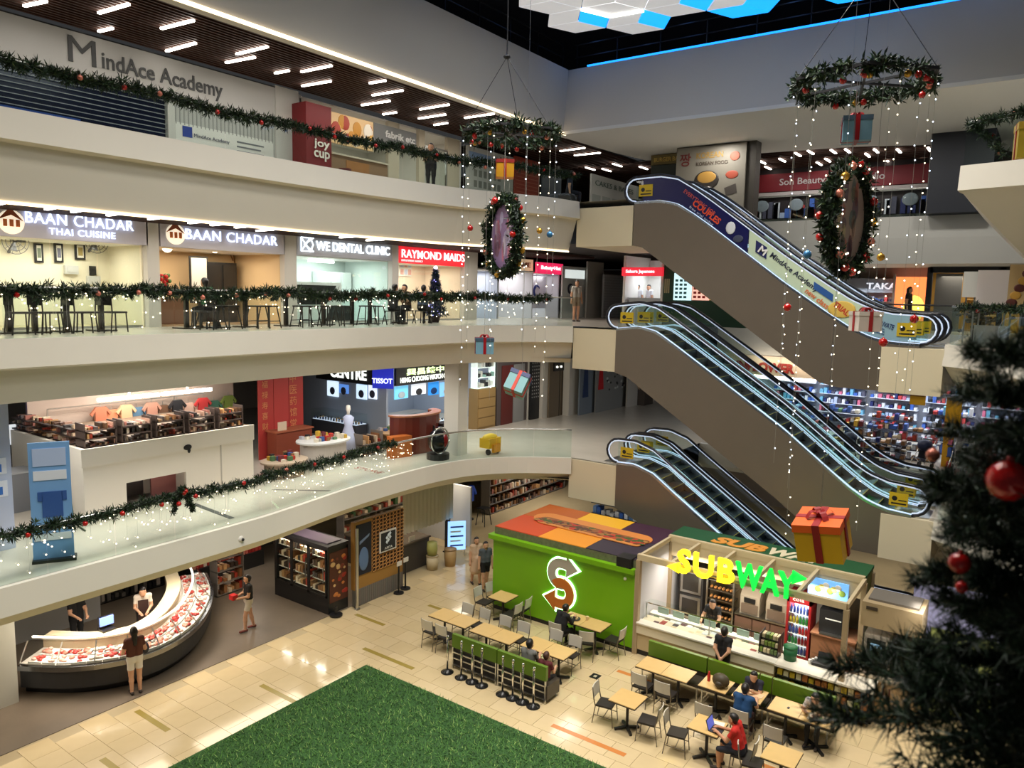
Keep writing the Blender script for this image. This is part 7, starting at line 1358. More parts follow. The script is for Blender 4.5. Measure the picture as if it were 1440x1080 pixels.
def garland(label, path, r=.1, per_m=420, seed=1, every=1.1, extra=None):
    L = sum((path[i+1]-path[i]).length for i in range(len(path)-1)); m = path[len(path)//2]
    root = thing('garland', label, 'garland', m); rr = random.Random(seed); pts = []
    for k in range(int(L/.03)):
        p = walk(path, k*.03); pts.append(p+Vector((rr.gauss(0, r*.35), rr.gauss(0, r*.35), rr.gauss(0, r*.35))))
    V, F, mi = needles(pts, int(L*per_m), r*1.25, .013, seed); o = obj('foliage', needle_mesh('foliage', V, F, mi, NEED, m), root); o['kind'] = 'stuff'
    part(root, 'core', MB().tube(path, .03, 6), NEED[2])
    s = .5
    while s < L:
        p = walk(path, s)+Vector((rr.gauss(0, .04), -.1+rr.gauss(0, .03), rr.gauss(-.03, .06))); obj('bauble', ballmesh(rr.choice(['red', 'red', 'rose']), .055), root, p-m); s += every*(.6+.8*rr.random())
    return root
def rail_path(E, z, s0, s1, o=-.12):
    E = offset(E, o); return [walk(E, s)+Vector((0, 0, z+.03*math.sin(s*1.7))) for s in np.linspace(s0, s1, int((s1-s0)*4))]
garland('long dark green garland with red baubles on the top gallery rail', rail_path(E4, L4+.87, 5.5, 27.3), .13, 760, 1)
garland('long dark green garland with red baubles on the middle gallery rail', rail_path(E3, L3+.95, 5.5, 26.0), .14, 950, 2)
garland('long dark green garland with red baubles on the lowest gallery rail', rail_path(E2, L2+.98, 5.5, 20.2), .12, 700, 3)
garland('short garland on the rail of the top right gallery corner', [Vector((20.9, 2.0, 14.1)), Vector((20.6, 1.3, 14.14)), Vector((20.4, .6, 14.17)), Vector((20.2, -.4, 14.2))], .13, 700, 4, .5)
garland('garland end hanging down beside the top right gallery glass', [Vector((20.95, 1.95, 14.1)), Vector((20.85, 1.6, 13.75)), Vector((20.75, 1.25, 13.3))], .1, 600, 5, .35)
garland('garland draped along the right end of the middle gallery rail', [walk(offset(ER3, -.12), s)+Vector((0, 0, L3+.98)) for s in np.linspace(.2, 3.6, 14)], .1, 600, 6, .7)
q = P(255, 690, y=15.75)
gk = garland('dark garland bow with two hanging tails on the lowest gallery rail', [Vector((q.x+.25, 15.72, q.z-.5)), Vector((q.x+.1, 15.72, q.z-.1)), Vector((q.x, 15.7, q.z+.08)), Vector((q.x-.12, 15.72, q.z-.15)), Vector((q.x-.2, 15.72, q.z-.45))], .08, 900, 7, .3)
# fairy lights pinned along the gallery glass
BULB = em(255, 236, 200, 4.5); BULBW = em(225, 238, 255, 4.0)
def bulbs(name, pts, r=.017, m=BULB):
    mb = MB(); [mb.sph(p, r, 5, 3) for p in pts]; return mb
def fairy(label, E, z, s0, s1, n, seed):
    rr = random.Random(seed); Eo = offset(E, -.10); m = walk(Eo, (s0+s1)/2)+Vector((0, 0, z)); root = thing('fairy_lights', label, 'string lights', m); pts = []
    for k in range(n): p = walk(Eo, s0+(s1-s0)*rr.random()); q = Vector((p.x, p.y-.02, z+.95-abs(rr.gauss(0, .38)) % .9)); pts.append(q)
    o = part(root, 'bulbs', bulbs('b', pts), BULB, kind='stuff'); w_ = MB()
    for k in range(0, n, 2): q = pts[k]; w_.bar((q.x, q.y, q.z), (q.x, q.y, z+.95), .003)
    part(root, 'wires', w_, cm(180, 186, 180), kind='stuff')
fairy('sprinkled fairy lights on the middle gallery glass', E3, L3, 6, 25, 230, 1); fairy('sprinkled fairy lights on the lowest gallery glass', E2, L2, 6, 21, 230, 2)
# hexagon hangers with light strings
BARM = mat('hanger_black', (.012, .012, .014), .5)
def hanger(label, c, R, rot, top, seed, strings, pref):
    root = thing('hexagon_hanger', label, 'hanging decoration', c); rr = random.Random(seed)
    cs = [c+Vector((R*math.cos(rot+k*1.0472), R*math.sin(rot+k*1.0472), 0)) for k in range(6)]
    for k in range(6):
        part(root, 'rim_bar', MB().bar(cs[k], cs[(k+1) % 6], .05, .05), BARM); part(root, 'spoke', MB().bar(c, cs[k], .04, .04), BARM)
    pts = []
    for k in range(400): t = rr.random()*6.283; pts.append(c+Vector((R*.86*math.cos(t)+rr.gauss(0, .06), R*.86*math.sin(t)+rr.gauss(0, .06), rr.gauss(0, .06))))
    V, F, mi = needles(pts, 3600, .15, .02, seed); o = obj('foliage', needle_mesh('foliage', V, F, mi, NEED, c), root); o['kind'] = 'stuff'
    for k in range(14): t = rr.random()*6.283; obj('bauble', ballmesh(rr.choice(['red', 'red', 'rose', 'gold']), .06), root, Vector((R*.84*math.cos(t), R*.84*math.sin(t), -.08-.1*rr.random())))
    for k in (0, 2, 4): part(root, 'suspension_wire', MB().bar(cs[k], top, .011), DARK)
    part(root, 'suspension_wire', MB().bar(top, (top.x, top.y, 20.6), .02), DARK); part(root, 'shackle', MB().sph(top, .09, 8, 6, sc=(1, 1, .6)), DARK)
    grp = 'light strings under the %s hexagon' % pref; allst = []
    for k in range(strings):
        t = 6*(k+.5*rr.random())/strings; e_ = int(t) % 6; w_ = cs[e_].lerp(cs[(e_+1) % 6], t-int(t)); x, y = w_.x, w_.y; ln = rr.uniform(5.2, 8.4) if pref == 'right' else rr.uniform(3.6, 6.8)
        s_ = thing('light_string', 'thin string of white bulbs hanging from the %s hexagon' % pref, 'light string', (x, y, c.z), 0, grp); part(s_, 'wire', MB().bar((x, y, c.z), (x, y, c.z-ln), .004), cm(150, 150, 140)); z = .25; pp = []
        while z < ln: pp.append((x+rr.gauss(0, .02), y+rr.gauss(0, .02), c.z-z)); z += rr.uniform(.14, .5)
        part(s_, 'bulbs', bulbs('b', pp, .0135 if pref == 'right' else .017), BULBW if k % 2 else BULB, kind='stuff')
        allst.append(s_)
        if k % 2 == 0:
            zz = c.z-ln*rr.uniform(.2, .9); cl = rr.choice(['red', 'red', 'gold', 'blue']); tag(obj('bauble', ballmesh(cl, .075), None, (x, y-.05, zz)), {'red': 'red', 'gold': 'golden', 'blue': 'blue'}[cl]+' bauble hanging beside a %s string of the %s hexagon' % (['near', 'left', 'far', 'right', 'rear', 'side'][k//2 % 6], pref), 'bauble', '%s baubles on the %s light strings' % (cl, pref))
    ordinal_labels(allst, '%s string of white bulbs from the left under the '+pref+' hexagon')
cR = P(1214, 117, d=13.3); cL = P(720, 189, d=18.2)
hanger('right black hexagon hanger wrapped in garland with long light strings', cR, 1.24, .25, P(1230, -40, d=13.3), 3, 11, 'right')
hanger('left black hexagon hanger wrapped in garland before the top gallery', cL, 1.2, .4, P(713, 80, d=18.2), 4, 9, 'left')
# wreaths
def wreath(label, c, R, ang, seed, pal, ztop, sq=.86):
    root = thing('wreath', label, 'wreath', c); rr = random.Random(seed); u = Vector((math.cos(ang), math.sin(ang), 0)); n = Vector((-u.y, u.x, 0)); pts = []
    for k in range(900): t = rr.random()*6.283; q = R*(1+rr.gauss(0, .05)); pts.append(c+u*q*sq*math.cos(t)+Vector((0, 0, q*math.sin(t)))+n*rr.gauss(0, .07))
    V, F, mi = needles(pts, 6500, .14, .02, seed); o = obj('foliage', needle_mesh('foliage', V, F, mi, NEED, c), root); o['kind'] = 'stuff'
    part(root, 'core_ring', MB().tube([c+u*R*sq*math.cos(t)+Vector((0, 0, R*math.sin(t))) for t in np.linspace(0, 6.2832, 30)], .07, 8), NEED[2])
    part(root, 'bulbs', bulbs('b', [pts[k]-n*(.14+.05*rr.random()) for k in range(0, 900, 20)]+[pts[k]+n*.14 for k in range(5, 900, 40)], .018), BULB, kind='stuff')
    for k in range(16): t = 6.283*k/16; obj('bauble', ballmesh(rr.choice(['red', 'gold', 'rose', 'red']), .075), root, u*R*sq*math.cos(t)*1.02+Vector((0, 0, R*math.sin(t)*1.02))+n*rr.choice([-.14, .14]))
    a = R*.86; plate = MB(); el = [c+u*a*sq*math.cos(t)+Vector((0, 0, a*math.sin(t))) for t in np.linspace(0, 6.2832, 29)[:-1]]; N_ = len(el)
    plate.add([p-n*.015 for p in el]+[p+n*.015 for p in el], [tuple(range(N_)), tuple(range(2*N_-1, N_-1, -1))]+[(k, (k+1) % N_, N_+(k+1) % N_, N_+k) for k in range(N_)]); part(root, 'picture_disc', plate, pal[0])
    for k in range(18):
        t = rr.random()*6.283; q = a*.72*math.sqrt(rr.random()); o_ = c+u*q*sq*math.cos(t)+Vector((0, 0, q*math.sin(t)))
        for s_ in (-1, 1):
            w_ = .06+.1*rr.random(); h_ = .1+.16*rr.random(); e = [o_+n*s_*.018+u*w_*math.cos(x)+Vector((0, 0, h_*math.sin(x))) for x in np.linspace(0, 6.2832, 11)[:-1]]; part(root, 'picture_patch', MB().add(e, [tuple(range(10))]), pal[1+k % (len(pal)-1)])
    part(root, 'cord', MB().bar(c+Vector((0, 0, R)), (c.x, c.y, ztop), .012), STEEL)
view = math.atan2(fw.y, fw.x)
cw = P(1192, 308, d=13.2); wreath('tall right wreath with glowing bulbs and an angel picture disc', cw, .9, view-.80, 5, [cm(170, 150, 140), cm(120, 96, 110), cm(206, 170, 150), cm(190, 120, 110), cm(110, 120, 120), cm(206, 190, 150)], cR.z)
cw = P(708, 333, d=18.0); wreath('tall left wreath with glowing bulbs and a lilac picture disc', cw, .88, view+.44, 6, [cm(150, 120, 170), cm(206, 120, 150), cm(190, 180, 220), cm(130, 90, 120), cm(216, 200, 226)], cL.z, .9)
# gift boxes
def gift(label, c, s, h, m_box, m_lid, m_rib, rz=0, tilt=0, cordz=None, bow=True, tax=0):
    root = thing('gift_box', label, 'gift box', c); M_ = Matrix.Rotation(rz, 3, 'Z') @ Matrix.Rotation(tilt, 3, 'Y') @ Matrix.Rotation(tax, 3, 'X'); a = s/2
    def pt(nm, mb, m):
        mb.v = [tuple(M_ @ Vector(p)) for p in mb.v]; part(root, nm, mb, m, world=False)
    pt('box', MB().box(-a, a, -a, a, -h/2, h*.32), m_box); pt('lid', MB().box(-a*1.05, a*1.05, -a*1.05, a*1.05, h*.3, h/2), m_lid); w_ = s*.08
    pt('ribbon', MB().box(-w_, w_, -a*1.07, a*1.07, -h/2-.004, h/2+.008), m_rib); pt('ribbon', MB().box(-a*1.07, a*1.07, -w_, w_, -h/2-.004, h/2+.008), m_rib)
    if bow:
        for t in (0.6, 2.2, 3.8, 5.3):
            d = Vector((math.cos(t), math.sin(t), 0)); q = Vector((-d.y, d.x, 0)); p = [Vector((0, 0, h/2+.01))+d*s*.32*k+Vector((0, 0, s*.16*math.sin(k*3.1))) for k in np.linspace(0, 1, 7)]; mb = MB(); mb.add([x+q*s*.07 for x in p]+[x-q*s*.07 for x in p], [(k, k+1, 8+k, 7+k) for k in range(6)]); pt('bow_loop', mb, m_rib)
        pt('bow_knot', MB().sph((0, 0, h/2+.04), s*.09, 8, 6), m_rib)
    if cordz:
        t = M_ @ Vector((0, 0, h/2)); part(root, 'cord', MB().bar(t, (t.x, t.y, cordz-c.z), .006), STEEL, world=False)
RIB = cm(150, 20, 26, .35); GB = cm(112, 156, 176); GBD = cm(60, 84, 104)
gift('pale blue gift box with dark lid hanging below the right hexagon', P(1204, 183, d=13.3), .46, .42, GB, GBD, RIB, .3, 0, cR.z)
gift('pale blue gift box with dark lid low below the left wreath', P(681, 486, d=18), .42, .38, GB, GBD, RIB, view+.1, 0, cL.z)
gift('tilted pale blue gift box with red ribbon before the white column', P(728, 540, d=17.6), .46, .5, cm(120, 166, 170), cm(60, 70, 110), cm(196, 60, 40), .5, .5, 20.6, tax=.35)
gift('white gift box with red ribbons at the upper escalator foot', P(1217, 452, d=13.2), .40, .34, cm(226, 216, 206), cm(232, 224, 214), cm(170, 30, 34), view, 0, 20.6)
gift('big yellow gift box with an orange lid and red bow above the kiosk', P(1157, 752, d=12.6), .72, .66, cm(216, 168, 22), cm(226, 92, 18), cm(140, 16, 18), view+.95, .14, 20.6, tax=-.2)
gift('yellow gift box with a red band on the top gallery glass', P(710, 238, d=18.4), .42, .42, cm(226, 164, 20), cm(150, 30, 20), cm(190, 40, 20), view+.05, 0, cL.z, bow=False)
gift('yellow gift box behind the top right gallery glass', Vector((21.5, .8, L4+.55)), .6, .8, cm(200, 160, 40), cm(196, 150, 40), RIB, .2, 0)
# small purple Christmas tree in front of the maid agency
q = Vector((P(612, 440, y=18.2).x, 18.2, L3)); ct = thing('small_christmas_tree', 'small bluish Christmas tree before the maid agency', 'Christmas tree', q); rr = random.Random(4); pts = []
for k in range(700): t = rr.random(); h = .25+1.6*t; r = .42*(1-t)*math.sqrt(rr.random()); a = rr.random()*6.28; pts.append(q+Vector((r*math.cos(a), r*math.sin(a), h)))
V, F, mi = needles(pts, 4200, .13, .018, 9); o = obj('foliage', needle_mesh('foliage', V, F, mi, [cm(36, 50, 76), cm(30, 60, 50), cm(50, 44, 90), cm(90, 90, 140)], q), ct); o['kind'] = 'stuff'
part(ct, 'trunk', MB().cyl((q.x, q.y), .04, L3, L3+1.7), cm(70, 50, 40)); part(ct, 'pot', MB().lathe([(.14, L3), (.2, L3+.25)], (q.x, q.y), 12), cm(60, 40, 40)); part(ct, 'bulbs', bulbs('b', [p for p in pts[::16]], .02), em(160, 150, 255, 5), kind='stuff'); part(ct, 'star', MB().sph(q+Vector((0, 0, 1.95)), .07, 8, 6), em(240, 220, 255, 3))
# foreground tree beside the camera
tx, ty, z0 = 2.12, -.17, L3
ft = thing('christmas_tree', 'blurred dark green Christmas tree in the right foreground', 'Christmas tree', (tx, ty, z0)); part(ft, 'trunk', MB().tube([(tx, ty, z0), (tx, ty, 10.1)], [.035, .01], 8), cm(60, 44, 32)); part(ft, 'stand', MB().lathe([(.16, z0), (.16, z0+.03), (.04, z0+.06)], (tx, ty), 14), BLACK)
bm_ = []
NT = [cm(20, 44, 28, .55), cm(34, 62, 38, .55), cm(12, 28, 20, .55), cm(62, 82, 50, .55)]
for k in range(6):
    rr = np.random.RandomState(40+k); pts = []
    twig = [(0, 0, 0, 1.0)]
    cents = []
    for s in np.linspace(.08, 1, 46): cents.append((s, 0, .05*math.sin(s*3)-.1*s*s))
    for b in range(11):
        s = .15+.8*rr.rand(); sd = rr.choice([-1, 1]); l = .34*(1.1-s)+.06
        for t in np.linspace(.1, 1, 12): cents.append((s+l*t*.75, sd*l*t*.7, -.1*s*s+.05*math.sin(s*3)+(rr.rand()-.4)*.08*t))
    c = np.array(cents); n = 1500; idx = rr.randint(0, len(c), n); d = rr.normal(size=(n, 3))*np.array([.55, 1, 1])+np.array([.75, 0, .12]); d /= np.linalg.norm(d, axis=1)[:, None]; w_ = np.cross(d, rr.normal(size=(n, 3))); w_ /= np.linalg.norm(w_, axis=1)[:, None]
    L_ = (.085+.06*rr.rand(n))[:, None]; p0 = c[idx]; V = np.stack([p0-w_*.0045, p0+w_*.0045, p0+d*L_], 1).reshape(-1, 3)
    me = bpy.data.meshes.new('branch'); tb = MB(); tb.tube([(0, 0, 0), (.5, 0, .02), (1, 0, -.1)], [.012, .008, .003], 5); nv = len(V); me.from_pydata(V.tolist()+[tuple(v) for v in tb.v], [], np.arange(n*3).reshape(-1, 3).tolist()+[tuple(i+nv for i in f) for f in tb.f])
    for m in NT: me.materials.append(m)
    me.polygons.foreach_set('material_index', np.r_[rr.choice(4, n, p=[.42, .28, .24, .06]), np.full(len(tb.f), 2)].astype(np.int32)); bm_.append(me)
rr = random.Random(11)
for k in range(175):
    t = (k+.5)/175; z = z0+.05+1.11*t if t > .08 else z0+.06+.4*t; ln = .6 if t < .08 else .39 if t < .68 else .39-.29*(t-.68)/.32; a = k*2.39996
    o = obj('branch', bm_[k % 6], ft, (0, 0, z-z0)); sc = ln*rr.uniform(.85, 1.1); o.scale = (sc, sc, sc); o.rotation_euler = (rr.uniform(-.4, .4), (R_(rr.uniform(1, 6)) if t < .08 else R_(rr.uniform(-12, 14))-.5*t), a)
def tball(px, py, d, r, c, label): tag(obj('bauble', ballmesh(c, r), None, P(px, py, d=d)), label, 'bauble', 'baubles on the foreground tree')
tball(1418, 676, 1.55, .042, 'red', 'large bright red bauble on the foreground tree'); tball(1349, 792, 1.7, .024, 'red', 'upper dark red bauble on the foreground tree'); tball(1352, 826, 1.66, .013, 'red', 'tiny glossy red bauble below the dark red one'); tball(1312, 640, 1.8, .016, 'rose', 'small rose bauble at the left tip of the foreground tree')
# ================================================================== people: one continuous skin per body
def surfnet(D, org, h):
    S = D < 0; nx, ny, nz = D.shape
    c = [(i, j, k) for i in (0, 1) for j in (0, 1) for k in (0, 1)]
    sub = lambda A, i, j, k: A[i:nx-1+i, j:ny-1+j, k:nz-1+k]
    cnt = sum(sub(S, *q).astype(np.int8) for q in c); act = (cnt > 0) & (cnt < 8); ids = -np.ones(act.shape, int); I = np.argwhere(act); ids[act] = np.arange(len(I))
    acc = np.zeros((len(I), 3)); num = np.zeros(len(I)); vals = {q: sub(D, *q)[act] for q in c}
    for a in c:
        for ax in range(3):
            if a[ax]: continue
            b = list(a); b[ax] = 1; b = tuple(b); va, vb = vals[a], vals[b]; m = (va < 0) != (vb < 0); t = np.where(m, va/np.where(m, va-vb, 1), 0)
            p = np.tile(np.array(a, float), (len(I), 1)); p[:, ax] = t; acc += p*m[:, None]; num += m
    V = (I+acc/num[:, None])*h+org; F = []
    for ax in range(3):
        s0 = [slice(None)]*3; s1 = [slice(None)]*3; s0[ax] = slice(0, -1); s1[ax] = slice(1, None); A, B = S[tuple(s0)], S[tuple(s1)]; e = np.argwhere(A != B); u, v = [(1, 2), (2, 0), (0, 1)][ax]
        ok = (e[:, u] > 0) & (e[:, v] > 0) & (e[:, u] < D.shape[u]-1) & (e[:, v] < D.shape[v]-1); e = e[ok]; fl = A[tuple(e.T)]
        def cell(du, dv): q = e.copy(); q[:, u] += du; q[:, v] += dv; return ids[tuple(q.T)]
        q = np.stack([cell(-1, -1), cell(0, -1), cell(0, 0), cell(-1, 0)], 1); q[~fl] = q[~fl][:, ::-1]; F.append(q)
    return V, np.concatenate(F)
def body_mesh(prims, h, mats, name='body'):
    P0 = np.array([p[0] for p in prims]+[p[1] for p in prims]); rmax = max(max(p[2], p[3]) for p in prims)
    lo = P0.min(0)-rmax-.05; hi = P0.max(0)+rmax+.05; n = np.ceil((hi-lo)/h).astype(int)+1; D = np.full(n, 9.0, np.float32); k = .022
    ax = [lo[i]+h*np.arange(n[i]) for i in range(3)]
    for a, b, ra, rb, tg in prims:
        a, b = np.array(a, float), np.array(b, float); r = max(ra, rb)+.07; l0 = np.maximum(((np.minimum(a, b)-r-lo)/h).astype(int), 0); h0 = np.minimum(((np.maximum(a, b)+r-lo)/h).astype(int)+2, n)
        X, Y, Z = np.meshgrid(*[ax[i][l0[i]:h0[i]] for i in range(3)], indexing='ij'); Q = np.stack([X, Y, Z], -1)-a; ba = b-a; t = np.clip((Q@ba)/max(ba@ba, 1e-9), 0, 1); d = np.linalg.norm(Q-t[..., None]*ba, axis=-1)-(ra+(rb-ra)*t)
        sl = tuple(slice(l0[i], h0[i]) for i in range(3)); c = D[sl]; hh = np.clip(.5+.5*(c-d)/k, 0, 1); kk = k if min(ra, rb) > .012 else 0; D[sl] = np.where(c > 5, d, c*(1-hh)+d*hh-k*hh*(1-hh)) if kk else np.minimum(c, d)
    V, F = surfnet(D, lo, h); C = V[F].mean(1); best = np.full(len(C), 9.0); mi = np.zeros(len(C), np.int32)
    for a, b, ra, rb, tg in prims:
        a, b = np.array(a, float), np.array(b, float); ba = b-a; t = np.clip(((C-a)@ba)/max(ba@ba, 1e-9), 0, 1); d = np.linalg.norm(C-a-t[:, None]*ba, axis=1)-(ra+(rb-ra)*t); m = d < best; best[m] = d[m]; mi[m] = tg
    me = bpy.data.meshes.new(name); me.from_pydata(V.tolist(), [], F.tolist()); [me.materials.append(m) for m in mats]; me.polygons.foreach_set('material_index', mi); me.polygons.foreach_set('use_smooth', [True]*len(F)); return me
SKIN = cm(206, 158, 126, .6); HAIR = cm(28, 22, 20, .45)
def person(label, loc, deg, shirt, pants, shoes=(60, 50, 44), skin=SKIN, hair=HAIR, sit=False, lean=0, hands=None, look=(0, 0), sleeve=False, legs='long', ht=1.68, stride=0, h=.014, longhair=False, wide=1.0, knee=.0, dress=False, apron=None):
    s = ht/1.68; root = thing('person', label, 'person', loc, R_(deg)); pr = []
    Vc = lambda x, y, z: np.array([x, y, z], float)
    hz = .555 if sit else .92; hipc = Vc(0, 0, hz)
    cl, sl_ = math.cos(lean), math.sin(lean)
    def T(p): q = np.array(p, float)-hipc; return hipc+Vc(q[0]*cl+q[2]*sl_, q[1], -q[0]*sl_+q[2]*cl)
    up_ = hz-.92; SH = [T((0, y, 1.385+up_)) for y in (.165*wide, -.165*wide)]; neck = T((-.005, 0, 1.43+up_)); head = T((.02, 0, 1.565+up_)); yaw, nod = look
    hd = Vc(math.cos(yaw)*math.cos(nod+lean*.6), math.sin(yaw)*math.cos(nod+lean*.6), -math.sin(nod+lean*.6)); head = head+Vc(hd[0]*.03*(1 if nod > .2 else .3), 0, -.03*(nod > .2))
    top = 1
    for y in (.07*wide, -.07*wide):   # trunk
        pr.append((T((0, y, .98+up_)), T((.0, y*1.15, 1.15+up_)), .112*wide, .108*wide, top)); pr.append((T((.0, y*1.15, 1.15+up_)), T((-.005, y*1.35, 1.34+up_)), .108*wide, .098, top)); pr.append((T((0, y, .9+up_)), T((0, y, .98+up_)), .115*wide, .114*wide, 2))
    pr.append((SH[0], SH[1], .07, .07, top)); pr.append((T((-.005, 0, 1.38+up_)), head-Vc(0, 0, .06), .058, .05, 0))
    pr.append((head+Vc(0, 0, -.035)+hd*.012, head+Vc(0, 0, .03), .076, .088, 0)); pr.append((head+hd*.085+Vc(0, 0, -.015), head+hd*.09+Vc(0, 0, -.03), .012, .016, 0)); sd = np.cross(hd, Vc(0, 0, 1)); sd /= np.linalg.norm(sd)
    for k in (-1, 1): pr.append((head+sd*k*.086+Vc(0, 0, .0), head+sd*k*.09+Vc(0, 0, -.03), .014, .012, 0))
    for i, y in enumerate((.092, -.092)):   # legs
        hp = Vc(0, y, hz)
        if sit: kn = Vc(.40, y*(1.15+knee), .50); an = Vc(.40-.06*(i if stride else 0), y*1.15, .085)
        else: f = stride*(1 if i == 0 else -1); kn = Vc(.42*math.sin(f*.9)+.02, y, .92-.43*math.cos(f)); an = kn+Vc(-.12*abs(f)*(1 if i else .2)+.41*math.sin(f*.4)-.02, 0, -.41+.02*abs(f))
        an[2] = max(an[2], .085); bare = legs == 'shorts'; pr.append((hp, hp+(kn-hp)*.6, .092, .078, 2)); pr.append((hp+(kn-hp)*.6, kn, .078, .058, 0 if bare and not sit else 2)); pr.append((kn, kn+(an-kn)*.35, .056, .056, 0 if bare else 2)); pr.append((kn+(an-kn)*.35, an, .056, .038, 0 if bare else 2)); pr.append((an+Vc(-.04, 0, -.045), an+Vc(.15, (.02 if y > 0 else -.02), -.05), .042, .034, 3))
    if dress: pr += [(Vc(0, 0, hz+.02), Vc(0, .05, hz-.38), .15, .17, 1), (Vc(0, 0, hz+.02), Vc(0, -.05, hz-.38), .15, .17, 1)]
    hands = hands or [(.05, .25, .80+up_), (.05, -.25, .80+up_)]
    for i in (0, 1):   # arms with palms and five fingers each
        S_ = SH[i]; Hn = np.array(hands[i], float); v = Hn-S_; L = min(np.linalg.norm(v), .535); v = v/np.linalg.norm(v); Hn = S_+v*L; a_ = .285; b_ = .255; x = (a_*a_-b_*b_+L*L)/(2*L); y_ = math.sqrt(max(a_*a_-x*x, 0)); bend = Vc(-.5, (.5 if i == 0 else -.5), -.75); bend = bend-v*(bend@v); bend /= np.linalg.norm(bend); El = S_+v*x+bend*y_
        f = 1 if sleeve else 0
        pr.append((S_, S_+(El-S_)*.55, .060, .052, 1)); pr.append((S_+(El-S_)*.55, El, .050, .043, f)); pr.append((El, Hn, .042, .030, f)); d = (Hn-El)/np.linalg.norm(Hn-El); q = np.cross(d, Vc(0, 0, 1)); q = q/np.linalg.norm(q) if np.linalg.norm(q) > .1 else Vc(0, 1, 0); g = np.cross(q, d); pr.append((Hn, Hn+d*.075, .028, .032, 0))
        for k in range(4): b0 = Hn+d*.08+q*(k-1.5)*.021; l = (.062, .072, .068, .052)[k]; m_ = b0+d*l*.55-g*.006; pr.append((b0, m_, .0095, .0095, 0)); pr.append((m_, m_+d*l*.4-g*.022, .0095, .008, 0))
        b0 = Hn+d*.03+q*(.03 if i else -.03); pr.append((b0, b0+d*.04+q*(.03 if i else -.03)-g*.01, .011, .009, 0))
    pr = [(np.array(a)*s, np.array(b)*s, ra*s, rb*s, t) for a, b, ra, rb, t in pr]
    obj('body', body_mesh(pr, h, [skin, cm(*shirt, .8), cm(*pants, .8), cm(*shoes, .6)]), root)
    hp = [((head-hd*.022+Vc(0, 0, .045))*s, (head-hd*.03+Vc(0, 0, .01))*s, .088*s, .085*s, 0), ((head-hd*.0+Vc(0, 0, .075))*s, (head-hd*.05+Vc(0, 0, .03))*s, .07*s, .08*s, 0)]
    hp.append(((head-hd*.035+Vc(0, 0, .02))*s, (head-hd*.045+Vc(0, 0, -.055))*s, .08*s, .058*s, 0))
    if longhair: hp += [((head-hd*.06)*s, (head-hd*.10+Vc(0, 0, -.26))*s, .075*s, .05*s, 0)]
    obj('hair', body_mesh(hp, h, [hair], 'hair'), root)
    for k in (-1, 1): m = MB().sph(tuple((head+hd*.083+sd*k*.032+Vc(0, 0, .012))*s), .009, 6, 4); part(root, 'eye', m, BLACK, world=False)
    m = MB().sph(tuple((head+hd*.082+Vc(0, 0, -.052))*s), .02*s, 8, 4, sc=(.4, 1, .3)); part(root, 'mouth', m, cm(150, 80, 74), world=False)
    if apron:
        A = T((.125*wide, 0, 1.2+up_))*s; part(root, 'apron', MB().cb(A+np.array([0, 0, -.18]), (.02, .26, .62)), cm(*apron), world=False)
    return root
G0 = lambda px, py, z=0: P(px, py, z=z)
q = G0(190, 974); person('woman in brown top and white shorts standing at the meat counter', (q.x, q.y-.05, 0), 75, (92, 50, 36), (226, 222, 210), legs='shorts', longhair=True, hands=[(.22, .16, 1.12), (.2, -.1, 1.1)], h=.012)
hb = thing('shoulder_bag', 'dark blue bag held by the woman at the meat counter', 'bag', (q.x+.16, q.y+.02, .9)); part(hb, 'pouch', MB().sph((q.x+.3, q.y+.02, 1.05), .13, 10, 8, sc=(.7, .9, 1.2)), cm(40, 46, 60), smooth=True); part(hb, 'strap', MB().tube([(q.x+.3, q.y+.02, 1.15), (q.x+.2, q.y+.02, 1.38), (q.x+.05, q.y-.12, 1.45)], .012, 6), BLACK)
q = G0(350, 886); person('person in black top and white shorts walking past the freezer', (q.x, q.y, 0), 160, (24, 24, 26), (214, 206, 190), legs='shorts', stride=.25, shoes=(120, 60, 50), hands=[(.3, .15, 1.08), (.28, -.1, 1.06)], h=.012)
single('red_pack', MB().cb((q.x-.42, q.y+.1, 1.12), (.16, .2, .14)), cm(190, 26, 26), 'red pack carried by the walking person in black', 'pack')
person('butcher in white shirt and dark apron behind the meat counter', (10.55, 20.05, 0), -115, (226, 214, 200), (40, 36, 36), apron=(60, 40, 36), hands=[(.36, .1, 1.02), (.36, -.1, 1.02)], lean=.2, look=(0, .5), h=.013)
person('staff member in black beside the weighing scale', (9.2, 21.0, 0), -90, (18, 18, 20), (20, 20, 22), hands=[(.34, .12, 1.05), (.34, -.12, 1.05)], h=.015)
q = G0(669, 822); person('woman in a beige dress strolling behind the kiosk corner', (q.x, q.y, 0), -120, (206, 176, 146), (200, 170, 140), legs='shorts', stride=.22, longhair=True, dress=True, h=.013)
q = G0(687, 830); person('man in grey shirt and black shorts strolling beside the kiosk corner', (q.x-.05, q.y+.12, 0), -120, (76, 82, 88), (18, 18, 22), legs='shorts', stride=-.2, h=.013)
person('person in a long black coat seated under the arrow logo', (17.42, 10.62, 0), -15, (14, 14, 16), (14, 14, 16), sit=True, sleeve=True, lean=.35, look=(0, .3), hands=[(.5, .12, .84), (.5, -.1, .84)], wide=1.1, h=.012)
q = P(743, 905, z=1.05); person('person in grey shirt seated on the green bench', (15.02, 10.05, 0), 0, (112, 112, 108), (40, 40, 46), sit=True, lean=.12, hands=[(.42, .15, .82), (.42, -.1, .82)], h=.012)
person('child in dark red top seated at the end of the green bench', (15.02, 9.55, 0), 0, (90, 30, 34), (30, 28, 34), sit=True, lean=.15, ht=1.45, hands=[(.42, .12, .8), (.4, -.14, .78)], h=.012, hair=cm(70, 40, 30))
